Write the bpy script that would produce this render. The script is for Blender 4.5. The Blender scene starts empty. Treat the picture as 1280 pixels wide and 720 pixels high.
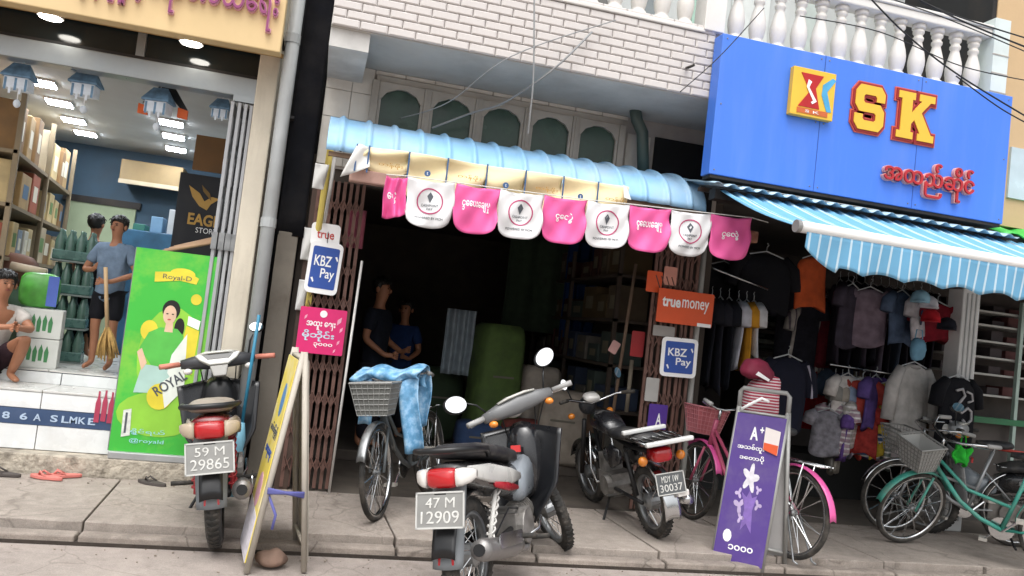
import bpy, bmesh, math, random
from mathutils import Vector, Matrix, Euler

random.seed(11)
SC = bpy.context.scene
COL = SC.collection
R = math.radians

# ------------------------------------------------------------------ camera
CAM_H = 1.5
YAW, PITCH, ROLL, FPX = R(13.6), R(3.0), R(6.6), 1000.0
_f = Vector((math.sin(YAW)*math.cos(PITCH), math.cos(YAW)*math.cos(PITCH), math.sin(PITCH)))
_r0 = Vector((math.cos(YAW), -math.sin(YAW), 0)); _u0 = _r0.cross(_f)
_Rv = _r0*math.cos(ROLL) + _u0*math.sin(ROLL)
_Uv = -_r0*math.sin(ROLL) + _u0*math.cos(ROLL)
_C = Vector((0, 0, CAM_H))
cd = bpy.data.cameras.new('camera'); cam = bpy.data.objects.new('camera', cd); COL.objects.link(cam)
m = Matrix((_Rv, _Uv, -_f)).transposed().to_4x4(); m.translation = _C
cam.matrix_world = m
cd.sensor_width = 36; cd.lens = FPX/1280*36; cd.clip_end = 2000; cd.clip_start = 0.05
SC.camera = cam

# ------------------------------------------------------------------ sky, sun, exposure (overcast)
W = bpy.data.worlds.new('World'); SC.world = W; W.use_nodes = True
wn = W.node_tree.nodes; wl = W.node_tree.links; wn.clear()
sky = wn.new('ShaderNodeTexSky'); sky.sky_type = 'NISHITA'; sky.sun_disc = False
sky.sun_elevation = R(64); sky.sun_rotation = R(200)
sky.air_density = 1.0; sky.dust_density = 6.0; sky.ozone_density = 1.0
hs = wn.new('ShaderNodeHueSaturation'); hs.inputs['Saturation'].default_value = 0.14
bg = wn.new('ShaderNodeBackground'); bg.inputs[1].default_value = 0.15
wo = wn.new('ShaderNodeOutputWorld')
wl.new(sky.outputs[0], hs.inputs['Color']); wl.new(hs.outputs[0], bg.inputs[0]); wl.new(bg.outputs[0], wo.inputs[0])
sd = bpy.data.lights.new('sun', 'SUN'); sd.energy = 0.55; sd.angle = R(75); sd.color = (1.0, 0.975, 0.94)
so = bpy.data.objects.new('sun', sd); COL.objects.link(so)
so.rotation_euler = (R(26), 0, R(-20))
so.location = (0, -5, 20)
SC.view_settings.view_transform = 'Standard'; SC.view_settings.look = 'None'
SC.view_settings.exposure = 0.80; SC.view_settings.gamma = 1.0
SC.cycles.max_bounces = 6
SC.cycles.use_denoising = True

# ------------------------------------------------------------------ helpers
def ray(u, v): return _f + _Rv*((u-640)/FPX) - _Uv*((v-360)/FPX)
def at(u, v, Y):                      # point of the place on the vertical plane y = Y
    d = ray(u, v); return _C + d*(Y/d.y)
def atz(u, v, Z):                     # point of the place on the horizontal plane z = Z
    d = ray(u, v); return _C + d*((Z-CAM_H)/d.z)

def hexc(h):
    h = h.lstrip('#'); c = [int(h[i:i+2], 16)/255 for i in (0, 2, 4)]
    return tuple((x/12.92 if x <= .04045 else ((x+.055)/1.055)**2.4) for x in c)

MATS = {}
def mat(name, col, rough=.6, metal=0., var=.12, scale=6., bump=0., bscale=40., dirt=0., dcol='#5a5046', dscale=1.6,
        dstretch=(1, 1, 1), coat=0., spec=.5, alpha=1., trans=0., emit=0., stripe=None):
    if name in MATS: return MATS[name]
    if isinstance(col, str): col = hexc(col)
    M = bpy.data.materials.new(name); M.use_nodes = True
    n = M.node_tree.nodes; l = M.node_tree.links
    b = n['Principled BSDF']
    b.inputs['Roughness'].default_value = rough; b.inputs['Metallic'].default_value = metal
    b.inputs['Specular IOR Level'].default_value = spec
    b.inputs['Coat Weight'].default_value = coat
    b.inputs['Transmission Weight'].default_value = trans
    b.inputs['Alpha'].default_value = alpha
    tc = n.new('ShaderNodeTexCoord')
    def mix(a, bcol, fac):
        x = n.new('ShaderNodeMix'); x.data_type = 'RGBA'
        for s, val in ((6, a), (7, bcol)):
            if hasattr(val, 'links'): l.new(val, x.inputs[s])
            else: x.inputs[s].default_value = (*val, 1)
        if hasattr(fac, 'links'): l.new(fac, x.inputs[0])
        else: x.inputs[0].default_value = fac
        return x.outputs[2]
    cur = col
    if stripe:                        # (axis, period, share, second colour)
        ax, per, sh, c2 = stripe
        sp = n.new('ShaderNodeSeparateXYZ'); l.new(tc.outputs['Object'], sp.inputs[0])
        mm = n.new('ShaderNodeMath'); mm.operation = 'DIVIDE'; l.new(sp.outputs[ax], mm.inputs[0]); mm.inputs[1].default_value = per
        fr = n.new('ShaderNodeMath'); fr.operation = 'FRACT'; l.new(mm.outputs[0], fr.inputs[0])
        ls = n.new('ShaderNodeMath'); ls.operation = 'LESS_THAN'; l.new(fr.outputs[0], ls.inputs[0]); ls.inputs[1].default_value = sh
        cur = mix(col, hexc(c2), ls.outputs[0])
    if var > 0:
        nz = n.new('ShaderNodeTexNoise'); nz.inputs['Scale'].default_value = scale; nz.inputs['Detail'].default_value = 6
        l.new(tc.outputs['Object'], nz.inputs['Vector'])
        mr = n.new('ShaderNodeMapRange'); mr.inputs[1].default_value = .3; mr.inputs[2].default_value = .7
        mr.inputs[3].default_value = 1-var; mr.inputs[4].default_value = 1+var
        l.new(nz.outputs['Fac'], mr.inputs[0])
        mu = n.new('ShaderNodeMix'); mu.data_type = 'RGBA'; mu.blend_type = 'MULTIPLY'; mu.inputs[0].default_value = 1
        if hasattr(cur, 'links'): l.new(cur, mu.inputs[6])
        else: mu.inputs[6].default_value = (*cur, 1)
        l.new(mr.outputs[0], mu.inputs[7]); cur = mu.outputs[2]
        rr = n.new('ShaderNodeMapRange'); rr.inputs[1].default_value = .3; rr.inputs[2].default_value = .7
        rr.inputs[3].default_value = max(.02, rough-.08); rr.inputs[4].default_value = min(1, rough+.1)
        l.new(nz.outputs['Fac'], rr.inputs[0]); l.new(rr.outputs[0], b.inputs['Roughness'])
    if dirt > 0:
        mp = n.new('ShaderNodeMapping'); mp.inputs['Scale'].default_value = dstretch; l.new(tc.outputs['Object'], mp.inputs[0])
        nd = n.new('ShaderNodeTexNoise'); nd.inputs['Scale'].default_value = dscale; nd.inputs['Detail'].default_value = 8; nd.inputs['Roughness'].default_value = .65
        l.new(mp.outputs[0], nd.inputs['Vector'])
        md = n.new('ShaderNodeMapRange'); md.inputs[1].default_value = .46; md.inputs[2].default_value = .72; md.inputs[3].default_value = 0; md.inputs[4].default_value = dirt
        l.new(nd.outputs['Fac'], md.inputs[0]); cur = mix(cur, hexc(dcol), md.outputs[0])
    if hasattr(cur, 'links'): l.new(cur, b.inputs['Base Color'])
    else: b.inputs['Base Color'].default_value = (*cur, 1)
    if emit:
        b.inputs['Emission Color'].default_value = (*col, 1); b.inputs['Emission Strength'].default_value = emit
    if bump > 0:
        nb = n.new('ShaderNodeTexNoise'); nb.inputs['Scale'].default_value = bscale; nb.inputs['Detail'].default_value = 4
        l.new(tc.outputs['Object'], nb.inputs['Vector'])
        bp = n.new('ShaderNodeBump'); bp.inputs['Strength'].default_value = bump; bp.inputs['Distance'].default_value = .02
        l.new(nb.outputs['Fac'], bp.inputs['Height']); l.new(bp.outputs[0], b.inputs['Normal'])
    MATS[name] = M
    return M

def top_of(o):
    while o.parent: o = o.parent
    return o
def link(name, me, m, parent=None, smooth=False, bevel=0, world=False):
    o = bpy.data.objects.new(name, me); COL.objects.link(o)
    if m is not None:
        me.materials.clear(); me.materials.append(m)
    if parent is not None:
        o.parent = parent
        if world: me.transform(top_of(parent).matrix_basis.inverted())
    if smooth:
        for p in me.polygons: p.use_smooth = True
    if bevel:
        b = o.modifiers.new('b', 'BEVEL'); b.width = bevel; b.segments = 2; b.limit_method = 'ANGLE'; b.angle_limit = R(50)
    return o
def tag(o, label=None, cat=None, group=None, kind=None):
    if label: o['label'] = label
    if cat: o['category'] = cat
    if group: o['group'] = group
    if kind: o['kind'] = kind
    return o
def thing(name, label, cat, loc=(0, 0, 0), rz=0, group=None, s=1.0, rot=None):
    o = bpy.data.objects.new(name, None); COL.objects.link(o); o.empty_display_size = .1
    M = Matrix.Translation(Vector(loc)) @ (rot.to_4x4() if rot else Matrix.Rotation(rz, 4, 'Z')) @ Matrix.Scale(s, 4)
    o.matrix_basis = M
    return tag(o, label, cat, group)
def copy_tree(o, parent=None):
    c = o.copy(); COL.objects.link(c)
    if parent: c.parent = parent
    for ch in list(o.children): copy_tree(ch, c)
    return c

def frame(x, y, z):                   # facade plane: local x right, y up, z towards the street
    return Matrix(((1, 0, 0, x), (0, 0, -1, y), (0, 1, 0, z), (0, 0, 0, 1)))
def basis(o, xa, ya):                 # plane at o with axes xa, ya
    xa = Vector(xa).normalized(); za = xa.cross(Vector(ya)).normalized(); ya = za.cross(xa)
    M = Matrix((xa, ya, za)).transposed().to_4x4(); M.translation = Vector(o); return M

class MB:
    def __init__(s): s.v = []; s.f = []
    def add(s, vs, fs, M=None):
        b = len(s.v)
        for p in vs:
            p = Vector(p); s.v.append(M @ p if M else p)
        for q in fs: s.f.append([b+i for i in q])
        return s
    def box(s, x0, x1, y0, y1, z0, z1, M=None):
        return s.add([(x0, y0, z0), (x1, y0, z0), (x1, y1, z0), (x0, y1, z0), (x0, y0, z1), (x1, y0, z1), (x1, y1, z1), (x0, y1, z1)],
                     [(0, 3, 2, 1), (4, 5, 6, 7), (0, 1, 5, 4), (1, 2, 6, 5), (2, 3, 7, 6), (3, 0, 4, 7)], M)
    def tube(s, pts, r, n=8, closed=False):
        pts = [Vector(p) for p in pts]; k = len(pts)
        rs = r if isinstance(r, (list, tuple)) else [r]*k
        t0 = (pts[1]-pts[0]).normalized(); up = Vector((0, 0, 1)) if abs(t0.z) < .9 else Vector((0, 1, 0))
        nrm = t0.cross(up).normalized(); vs = []
        for i in range(k):
            if closed: t = (pts[(i+1) % k]-pts[i-1]).normalized()
            else: t = (pts[min(i+1, k-1)]-pts[max(i-1, 0)]).normalized()
            nrm = (nrm - t*nrm.dot(t)).normalized(); bn = t.cross(nrm)
            for j in range(n):
                a = 2*math.pi*j/n; vs.append(pts[i]+(nrm*math.cos(a)+bn*math.sin(a))*rs[i])
        fs = []
        for i in range(k if closed else k-1):
            i2 = (i+1) % k
            for j in range(n): fs.append((i*n+j, i*n+(j+1) % n, i2*n+(j+1) % n, i2*n+j))
        if not closed: fs += [tuple(range(n-1, -1, -1)), tuple((k-1)*n+j for j in range(n))]
        return s.add(vs, fs)
    def lathe(s, prof, M=None, n=16, closed=False):   # profile (r, z) about local z
        vs = []; k = len(prof)
        for r, z in prof:
            for j in range(n):
                a = 2*math.pi*j/n; vs.append((r*math.cos(a), r*math.sin(a), z))
        fs = []
        for i in range(k if closed else k-1):
            i2 = (i+1) % k
            for j in range(n): fs.append((i*n+j, i*n+(j+1) % n, i2*n+(j+1) % n, i2*n+j))
        if not closed:
            fs += [tuple(range(n-1, -1, -1)), tuple((k-1)*n+j for j in range(n))]
        return s.add(vs, fs, M)
    def prism(s, poly, M=None, z0=0, z1=.01):
        n = len(poly); vs = [(x, y, z0) for x, y in poly]+[(x, y, z1) for x, y in poly]
        fs = [tuple(range(n-1, -1, -1)), tuple(range(n, 2*n))]+[(i, (i+1) % n, n+(i+1) % n, n+i) for i in range(n)]
        return s.add(vs, fs, M)
    def loft(s, secs, n=16, M=None, p=2.6):           # (y, zc, hw, hh[, xc]) rings in the xz plane
        vs = []
        for q in secs:
            y, zc, hw, hh = q[:4]; xc = q[4] if len(q) > 4 else 0
            for j in range(n):
                a = 2*math.pi*j/n; c, d = math.cos(a), math.sin(a)
                vs.append((xc+hw*math.copysign(abs(c)**(2/p), c), y, zc+hh*math.copysign(abs(d)**(2/p), d)))
        k = len(secs); fs = []
        for i in range(k-1):
            for j in range(n): fs.append((i*n+j, i*n+(j+1) % n, (i+1)*n+(j+1) % n, (i+1)*n+j))
        fs += [tuple(range(n-1, -1, -1)), tuple((k-1)*n+j for j in range(n))]
        return s.add(vs, fs, M)
    def ell(s, c, r, M=None, nu=12, nv=8):
        vs = []; c = Vector(c)
        for i in range(1, nv):
            t = math.pi*i/nv
            for j in range(nu):
                a = 2*math.pi*j/nu; vs.append((c.x+r[0]*math.sin(t)*math.cos(a), c.y+r[1]*math.sin(t)*math.sin(a), c.z+r[2]*math.cos(t)))
        vs += [(c.x, c.y, c.z+r[2]), (c.x, c.y, c.z-r[2])]; T = len(vs)-2; fs = []
        for i in range(nv-2):
            for j in range(nu): fs.append((i*nu+j, (i+1)*nu+j, (i+1)*nu+(j+1) % nu, i*nu+(j+1) % nu))
        for j in range(nu):
            fs.append((T, j, (j+1) % nu)); fs.append((T+1, (nv-2)*nu+(j+1) % nu, (nv-2)*nu+j))
        return s.add(vs, fs, M)
    def sheet(s, fn, nu, nv, th=.003):                 # two-sided cloth: fn(u, v) -> point, with thickness
        P = [[Vector(fn(i/nu, j/nv)) for i in range(nu+1)] for j in range(nv+1)]
        def nr(j, i):
            a = P[j][min(i+1, nu)]-P[j][max(i-1, 0)]; b = P[min(j+1, nv)][i]-P[max(j-1, 0)][i]
            c = a.cross(b); return c.normalized() if c.length > 1e-9 else Vector((0, -1, 0))
        A = [P[j][i]+nr(j, i)*th/2 for j in range(nv+1) for i in range(nu+1)]
        B = [P[j][i]-nr(j, i)*th/2 for j in range(nv+1) for i in range(nu+1)]
        N = (nu+1)*(nv+1); w = nu+1; fs = []
        for j in range(nv):
            for i in range(nu):
                a = j*w+i; fs.append((a, a+1, a+w+1, a+w)); fs.append((N+a, N+a+w, N+a+w+1, N+a+1))
        rim = [i for i in range(w)]+[j*w+nu for j in range(1, nv+1)]+[nv*w+i for i in range(nu-1, -1, -1)]+[j*w for j in range(nv-1, 0, -1)]
        for a, b in zip(rim, rim[1:]+rim[:1]): fs.append((a, N+a, N+b, b))
        return s.add(A+B, fs)
    def mesh(s, name):
        me = bpy.data.meshes.new(name); me.from_pydata([tuple(p) for p in s.v], [], s.f)
        bm = bmesh.new(); bm.from_mesh(me); bmesh.ops.recalc_face_normals(bm, faces=bm.faces); bm.to_mesh(me); bm.free()
        me.validate(); return me
    def build(s, name, m, parent=None, smooth=False, bevel=0, world=False):
        return link(name, s.mesh(name), m, parent, smooth, bevel, world)

def text(body, M, w, h, m, parent, name='lettering', depth=.004, bold=0., world=False, fit=True):
    """Flat or raised lettering centred in a w x h box of plane M."""
    cu = bpy.data.curves.new('t', 'FONT'); cu.body = body; cu.size = 1; cu.offset = bold; cu.extrude = .5; cu.resolution_u = 3
    o = bpy.data.objects.new('t', cu); me = bpy.data.meshes.new_from_object(o)
    bpy.data.objects.remove(o); bpy.data.curves.remove(cu)
    xs = [v.co.x for v in me.vertices]; ys = [v.co.y for v in me.vertices]
    if not xs: return None
    sx = w/(max(xs)-min(xs)); sy = h/(max(ys)-min(ys))
    if not fit: sx = sy = min(sx, sy)
    cx, cy = (max(xs)+min(xs))/2, (max(ys)+min(ys))/2
    me.transform(M @ Matrix.Diagonal((sx, sy, depth, 1)) @ Matrix.Translation((-cx, -cy, .5)))
    return link(name, me, m, parent, world=world)

def circle(cx, cy, r, n=20, ry=None): return [(cx+r*math.cos(2*math.pi*i/n), cy+(ry or r)*math.sin(2*math.pi*i/n)) for i in range(n)]
def ringpoly(mb, cx, cy, r0, r1, M, z0, z1, n=28):
    vs = []; fs = []
    for i in range(n):
        a = 2*math.pi*i/n
        for r in (r0, r1):
            for z in (z0, z1): vs.append((cx+r*math.cos(a), cy+r*math.sin(a), z))
    for i in range(n):
        a = 4*i; b = 4*((i+1) % n)
        fs += [(a+1, a+3, b+3, b+1), (a+2, a, b, b+2), (a, a+1, b+1, b), (a+3, a+2, b+2, b+3)]
    mb.add(vs, fs, M)
def rrect(w, h, r, n=4):
    out = []
    for cx, cy, a0 in ((w/2-r, h/2-r, 0), (-w/2+r, h/2-r, 90), (-w/2+r, -h/2+r, 180), (w/2-r, -h/2+r, 270)):
        for i in range(n+1):
            a = R(a0+90*i/n); out.append((cx+r*math.cos(a), cy+r*math.sin(a)))
    return out

def concrete(name, col, seed=0., crack=.35, stain='#4f463e', grain=.14, vary=.16):
    M = bpy.data.materials.new(name); M.use_nodes = True; n = M.node_tree.nodes; l = M.node_tree.links; b = n['Principled BSDF']
    tc = n.new('ShaderNodeTexCoord'); mp = n.new('ShaderNodeMapping'); mp.inputs['Location'].default_value = (seed, seed*2, 0); l.new(tc.outputs['Object'], mp.inputs[0])
    def noise(sc, det=6, ro=.6):
        q = n.new('ShaderNodeTexNoise'); q.inputs['Scale'].default_value = sc; q.inputs['Detail'].default_value = det; q.inputs['Roughness'].default_value = ro
        l.new(mp.outputs[0], q.inputs['Vector']); return q.outputs['Fac']
    def rng(x, a, b_, c, d):
        q = n.new('ShaderNodeMapRange'); l.new(x, q.inputs[0])
        for i, v in enumerate((a, b_, c, d)): q.inputs[i+1].default_value = v
        return q.outputs[0]
    def mul(x, fac):
        q = n.new('ShaderNodeMix'); q.data_type = 'RGBA'; q.blend_type = 'MULTIPLY'; q.inputs[0].default_value = 1; l.new(x, q.inputs[6]); l.new(fac, q.inputs[7]); return q.outputs[2]
    def mix(x, c2, fac):
        q = n.new('ShaderNodeMix'); q.data_type = 'RGBA'; l.new(x, q.inputs[6]); q.inputs[7].default_value = (*hexc(c2), 1); l.new(fac, q.inputs[0]); return q.outputs[2]
    rgb = n.new('ShaderNodeRGB'); rgb.outputs[0].default_value = (*hexc(col), 1); cur = rgb.outputs[0]
    cur = mul(cur, rng(noise(1.1, 8, .7), .3, .7, 1-vary*1.6, 1+vary))
    cur = mul(cur, rng(noise(9, 8, .7), .3, .7, 1-vary, 1+vary*.8))
    cur = mul(cur, rng(noise(140, 3, .6), .25, .75, 1-grain*1.6, 1+grain))
    cur = mix(cur, stain, rng(noise(2.3, 9, .75), .55, .72, 0, .75))
    cur = mix(cur, '#b8ada2', rng(noise(4.7, 7, .7), .58, .74, 0, .5))
    vo = n.new('ShaderNodeTexVoronoi'); vo.feature = 'DISTANCE_TO_EDGE'; vo.inputs['Scale'].default_value = 1.15
    ad = n.new('ShaderNodeMix'); ad.data_type = 'VECTOR'; ad.inputs[0].default_value = .10
    nn = n.new('ShaderNodeTexNoise'); nn.inputs['Scale'].default_value = 5; l.new(mp.outputs[0], nn.inputs['Vector'])
    l.new(mp.outputs[0], ad.inputs[4]); l.new(nn.outputs['Color'], ad.inputs[5]); l.new(ad.outputs[1], vo.inputs['Vector'])
    ck = rng(vo.outputs['Distance'], 0, .008, crack, 0)
    cur = mix(cur, '#2c2620', ck)
    l.new(cur, b.inputs['Base Color']); b.inputs['Roughness'].default_value = .9; b.inputs['Specular IOR Level'].default_value = .3
    bp = n.new('ShaderNodeBump'); bp.inputs['Strength'].default_value = .55; bp.inputs['Distance'].default_value = .012
    l.new(noise(45, 8, .75), bp.inputs['Height']); l.new(bp.outputs[0], b.inputs['Normal'])
    MATS[name] = M; return M

# materials used widely
WHITE = mat('white_paint', '#dad8d4', .55, var=.05, dirt=.25, dcol='#9a948a', dscale=3)
PRINTW = mat('print_white', '#f2f2f2', .6, var=.02)
BLACKP = mat('black_plastic', '#17181a', .38, var=.15)
RUBBER = mat('tyre_rubber', '#2a2927', .85, var=.25, scale=20, dirt=.6, dcol='#6d655c', dscale=9)
CHROME = mat('chrome', '#c9cbcc', .18, 1, var=.08)
STEEL = mat('steel', '#8d8f90', .4, .8, var=.2, scale=15)
GREYM = mat('grey_metal', '#8f8f8d', .5, .3, var=.12)
DARKM = mat('dark_metal', '#2b2b2c', .55, .5, var=.25, dirt=.4, dcol='#5b4e42')
SEATM = mat('seat_vinyl', '#26272a', .5, var=.2, scale=14, dirt=.5, dcol='#75706a', dscale=5)
MIRROR = mat('mirror_glass', '#f4f6f6', .03, 1, var=0)
LAMPW = mat('clear_lens', '#dedbd6', .12, var=.05, coat=.6)
REDL = mat('red_lens', '#b8141c', .15, var=.1, coat=.7)
AMBER = mat('amber_lens', '#d9822b', .2, var=.1, coat=.5)

# ================================================================== THE SETTING
ROADM = concrete('road_concrete', '#a0968f', 3, .25, vary=.13)
SLABM = concrete('slab_concrete', '#a2988f', 0, .3)
KERBM = concrete('kerb_concrete', '#968c83', 7, .5, vary=.22)
EARTHM = mat('drain_dirt', '#3a332d', .95, var=.3, scale=6, bump=.5)
tag(MB().add([(-150, -150, -.12), (150, -150, -.12), (150, 150, -.12), (-150, 150, -.12)], [(0, 1, 2, 3)]).build('ground', EARTHM), kind='structure')
def roadz(x, y): return .006*math.sin(x*2.1+y)+.005*math.sin(y*3.7-x*1.3)
mb = MB(); NX, NY = 60, 24
vs = []; fs = []
ysr = [-150, -40, -10, 0]+[i*.25 for i in range(1, 21)]+[5.04]
xsr = [-150, -60, -20, -8]+[-6+i*.25 for i in range(61)]+[14, 30, 70, 150]
for y in ysr:
    for x in xsr: vs.append((x, y, roadz(x, y) if -8 < x < 10 and 0 < y < 5 else 0))
w = len(xsr)
for j in range(len(ysr)-1):
    for i in range(w-1): fs.append((j*w+i, j*w+i+1, (j+1)*w+i+1, (j+1)*w+i))
tag(mb.add(vs, fs).build('road', ROADM, smooth=True), kind='structure')
# kerb and pavement slabs
kerb = thing('kerb', None, None, (0, 5.1, 0)); kerb['kind'] = 'structure'
pave = thing('pavement', None, None, (0, 5.8, 0)); pave['kind'] = 'structure'
MB().box(-20, 25, 5.045, 6.62, -.1, .02).build('drain_bed', EARTHM, pave, world=True)
xs = [.68+.915*k for k in range(-9, 14)]
for i, (a, b) in enumerate(zip(xs, xs[1:])):
    ja = random.uniform(-.03, .03)
    dz = random.uniform(-.006, .006)
    m1 = MB()
    ys0 = 5.18+random.uniform(-.012, .012); ys1 = 6.355
    gap = .008
    # a slightly uneven slab with chipped near edge
    n = 8; top = []; bot = []
    for k in range(n+1):
        x = a+gap+(b-a-2*gap)*k/n
        top.append((x+.02*0, ys0+random.uniform(-.008, .012), .1+dz))
    poly = top+[(b-gap-.05, ys1, .1+dz*.5), (a+gap-.05, ys1, .1+dz*.5)]
    N = len(poly)
    m1.add([(p[0], p[1], p[2]) for p in poly]+[(p[0], p[1], .022) for p in poly], [tuple(range(N)), tuple(range(2*N-1, N-1, -1))]+[(k, N+k, N+(k+1) % N, (k+1) % N) for k in range(N)])
    m1.build('slab', SLABM, pave, bevel=.006, world=True)
    k0 = random.uniform(-.004, .004)
    MB().box(a+.01, b-.006, 5.05+k0, 5.155+k0, -.1, .058+k0).build('kerbstone', KERBM, kerb, bevel=.012, world=True)

# ================================================================== LEFT SHOP
CREAMW = mat('cream_wall', '#cfc7b6', .8, var=.08, scale=3, bump=.15, dirt=.4, dcol='#8c8272', dscale=2, dstretch=(3, 3, .5))
FASCIA = mat('fascia_cream', '#d6bb8b', .5, var=.04, scale=2, dirt=.15, dcol='#a98f5f')
TILEW = mat('white_tile', '#dcdfdf', .25, var=.06, scale=5, dirt=.3, dcol='#a39d92', dscale=3)
TILEF = mat('floor_tile', '#c4c4c0', .3, var=.08, scale=5, dirt=.35, dcol='#8a8278', dscale=3)
NAVY = mat('navy_tile', '#33496b', .35, var=.1, dirt=.3, dcol='#6b7384')
ROUGHC = mat('rough_concrete', '#b3aa9b', .95, var=.3, scale=9, bump=.9, bscale=30, dirt=.95, dcol='#4e463c', dscale=9, dstretch=(1, 1, .5))
GREYW = mat('grey_ceiling', '#b9bbbc', .8, var=.05)
BLUEW = mat('dark_blue_wall', '#41586b', .7, var=.12)
ALU = mat('grey_aluminium', '#9a9fa1', .35, .6, var=.1)
DGLASS = mat('dark_glass', '#20282a', .06, var=.05, spec=.6)
LED = mat('led_panel', '#f2f8ff', .4, var=0, emit=46)
DOWNL = mat('downlight_lens', '#fffaf0', .4, var=0, emit=11)
OAK = mat('brown_board', '#7d5a36', .6, var=.15, scale=4)
shopL = thing('shop_building', 'cream shop at the left end with raised white tiled front and lit ceiling', 'shop', (-2.3, 6.5, .1))
SK_ = -.14                      # the room runs back at a slight angle to the street
def sx(x, y): return x+SK_*(y-6.5)
ZF = .775
XL, XR = -3.4, -.66
# ledge, risers, tiles
MB().box(XL, -.5, 6.37, 6.6, .0, .235).build('ledge', ROUGHC, shopL, bevel=.01, world=True)
MB().box(XL, -.62, 6.53, 6.9, .235, .655).build('step_core', ROUGHC, shopL, world=True)
tx = [XL+.52*k for k in range(6)]+[XR]
for a, b in zip(tx, tx[1:]):
    MB().box(a+.003, b-.003, 6.51, 6.53, .24, .415).build('tile', TILEW, shopL, bevel=.003, world=True)
    MB().box(a+.003, b-.003, 6.51, 6.53, .535, .652).build('tile', TILEW, shopL, bevel=.003, world=True)
    MB().box(a+.003, b-.003, 6.505, 6.93, .655, .672).build('tread_tile', TILEF, shopL, bevel=.003, world=True)
    MB().box(a+.003, b-.003, 6.93, 6.945, .672, .758).build('tile', TILEW, shopL, bevel=.002, world=True)
nv = MB().box(XL, XR, 6.507, 6.53, .418, .532).build('tile_band', NAVY, shopL, world=True)
for i, (u, ch) in enumerate([(8, '8'), (30, '6'), (47, 'A'), (68, 'S'), (82, 'L'), (92, 'M'), (103, 'K'), (115, 'E')]):
    p = at(u, 515+u*.09, 6.505)
    text(ch, frame(p.x, 6.505, .474), .05, .05, mat('sticker_pale', '#a9bcd2', .5, var=.1), nv, depth=.002, world=True, bold=.02)
# floor tiles inside, walls, ceiling
MB().add([(sx(XL, 6.945), 6.945, ZF-.012), (XR, 6.945, ZF-.012), (sx(.1, 11), 11, ZF-.012), (sx(XL, 11), 11, ZF-.012)], [(0, 1, 2, 3)]).build('floor', TILEF, shopL, world=True)
for j in range(4):
    for i in range(6):
        x0 = -3.2+i*.42; y0 = 6.932+j*.42
        MB().box(x0+.002, x0+.418, y0+.002, y0+.418, ZF-.011, ZF).build('floor_tile', TILEF, shopL, bevel=.002, world=True)
ZC = 3.14
def quad(name, pts, m, parent): return MB().add(pts, [tuple(range(len(pts)))]).build(name, m, parent, world=True)
def slab4(name, pts, d, m, parent):
    d = Vector(d); a = [Vector(p) for p in pts]; n = len(a)
    return MB().add(a+[p+d for p in a], [tuple(range(n)), tuple(range(2*n-1, n-1, -1))]+[(i, n+i, n+(i+1) % n, (i+1) % n) for i in range(n)]).build(name, m, parent, world=True)
slab4('ceiling', [(XL-.2, 6.62, ZC), (-.55, 6.62, ZC), (sx(-.55, 11), 11, ZC), (sx(XL-.2, 11), 11, ZC)], (0, 0, .1), GREYW, shopL)
slab4('side_wall', [(XL-.2, 6.4, .1), (XL-.2, 6.4, 4.5), (sx(XL-.2, 11), 11, 4.5), (sx(XL-.2, 11), 11, .1)], (-.12, 0, 0), CREAMW, shopL)
slab4('side_wall', [(-.6, 6.62, .1), (-.6, 6.62, 3.2), (sx(-.6, 11), 11, 3.2), (sx(-.6, 11), 11, .1)], (.1, 0, 0), mat('pale_wall', '#a8aaa6', .7, var=.06), shopL)
slab4('back_wall', [(sx(XL-.2, 10.6), 10.6, .1), (sx(.2, 10.6), 10.6, .1), (sx(.2, 10.6), 10.6, 3.2), (sx(XL-.2, 10.6), 10.6, 3.2)], (0, .1, 0), BLUEW, shopL)
# pale doorway in the back wall, lit look given by a faint emission
p0 = at(84, 250, 10.55); p1 = at(158, 345, 10.55)
MB().box(p0.x, p1.x, 10.55, 10.59, ZF, p0.z).build('back_doorway', mat('pale_green_glow', '#8e9a7e', .7, var=.08, emit=.12), shopL, world=True)
MB().box(p0.x-.05, p1.x+.05, 10.53, 10.6, p0.z, p0.z+.08).build('door_frame', DARKM, shopL, world=True)
# transom beam, transom glass, upper frame
MB().box(XL-.2, -.62, 6.45, 6.6, 3.05, 3.2).build('beam', ALU, shopL, bevel=.006, world=True)
MB().box(XL-.2, -.62, 6.47, 6.6, 3.203, 3.225).build('beam_flange', DARKM, shopL, world=True)
for a, b in ((XL-.2, -2.63), (-2.59, -1.53), (-1.48, -.64)):
    fr = MB().box(a, b, 6.5, 6.54, 3.23, 3.46).build('transom_window', DGLASS, shopL, world=True)
for x in (-2.61, -1.505):
    MB().box(x-.03, x+.03, 6.47, 6.56, 3.226, 3.5).build('mullion', ALU, shopL, world=True)
MB().box(XL-.2, -.5, 6.0, 6.62, 3.47, 3.5).build('soffit', mat('soffit_cream', '#b98f55', .7, var=.06), shopL, world=True)
MB().box(XL-.2, -.5, 6.45, 6.9, 3.5, 5.2).build('upper_wall', CREAMW, shopL, world=True)
MB().box(-.64, -.49, 6.36, 6.66, .1, 3.46).build('column', CREAMW, shopL, bevel=.01, world=True)
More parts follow.
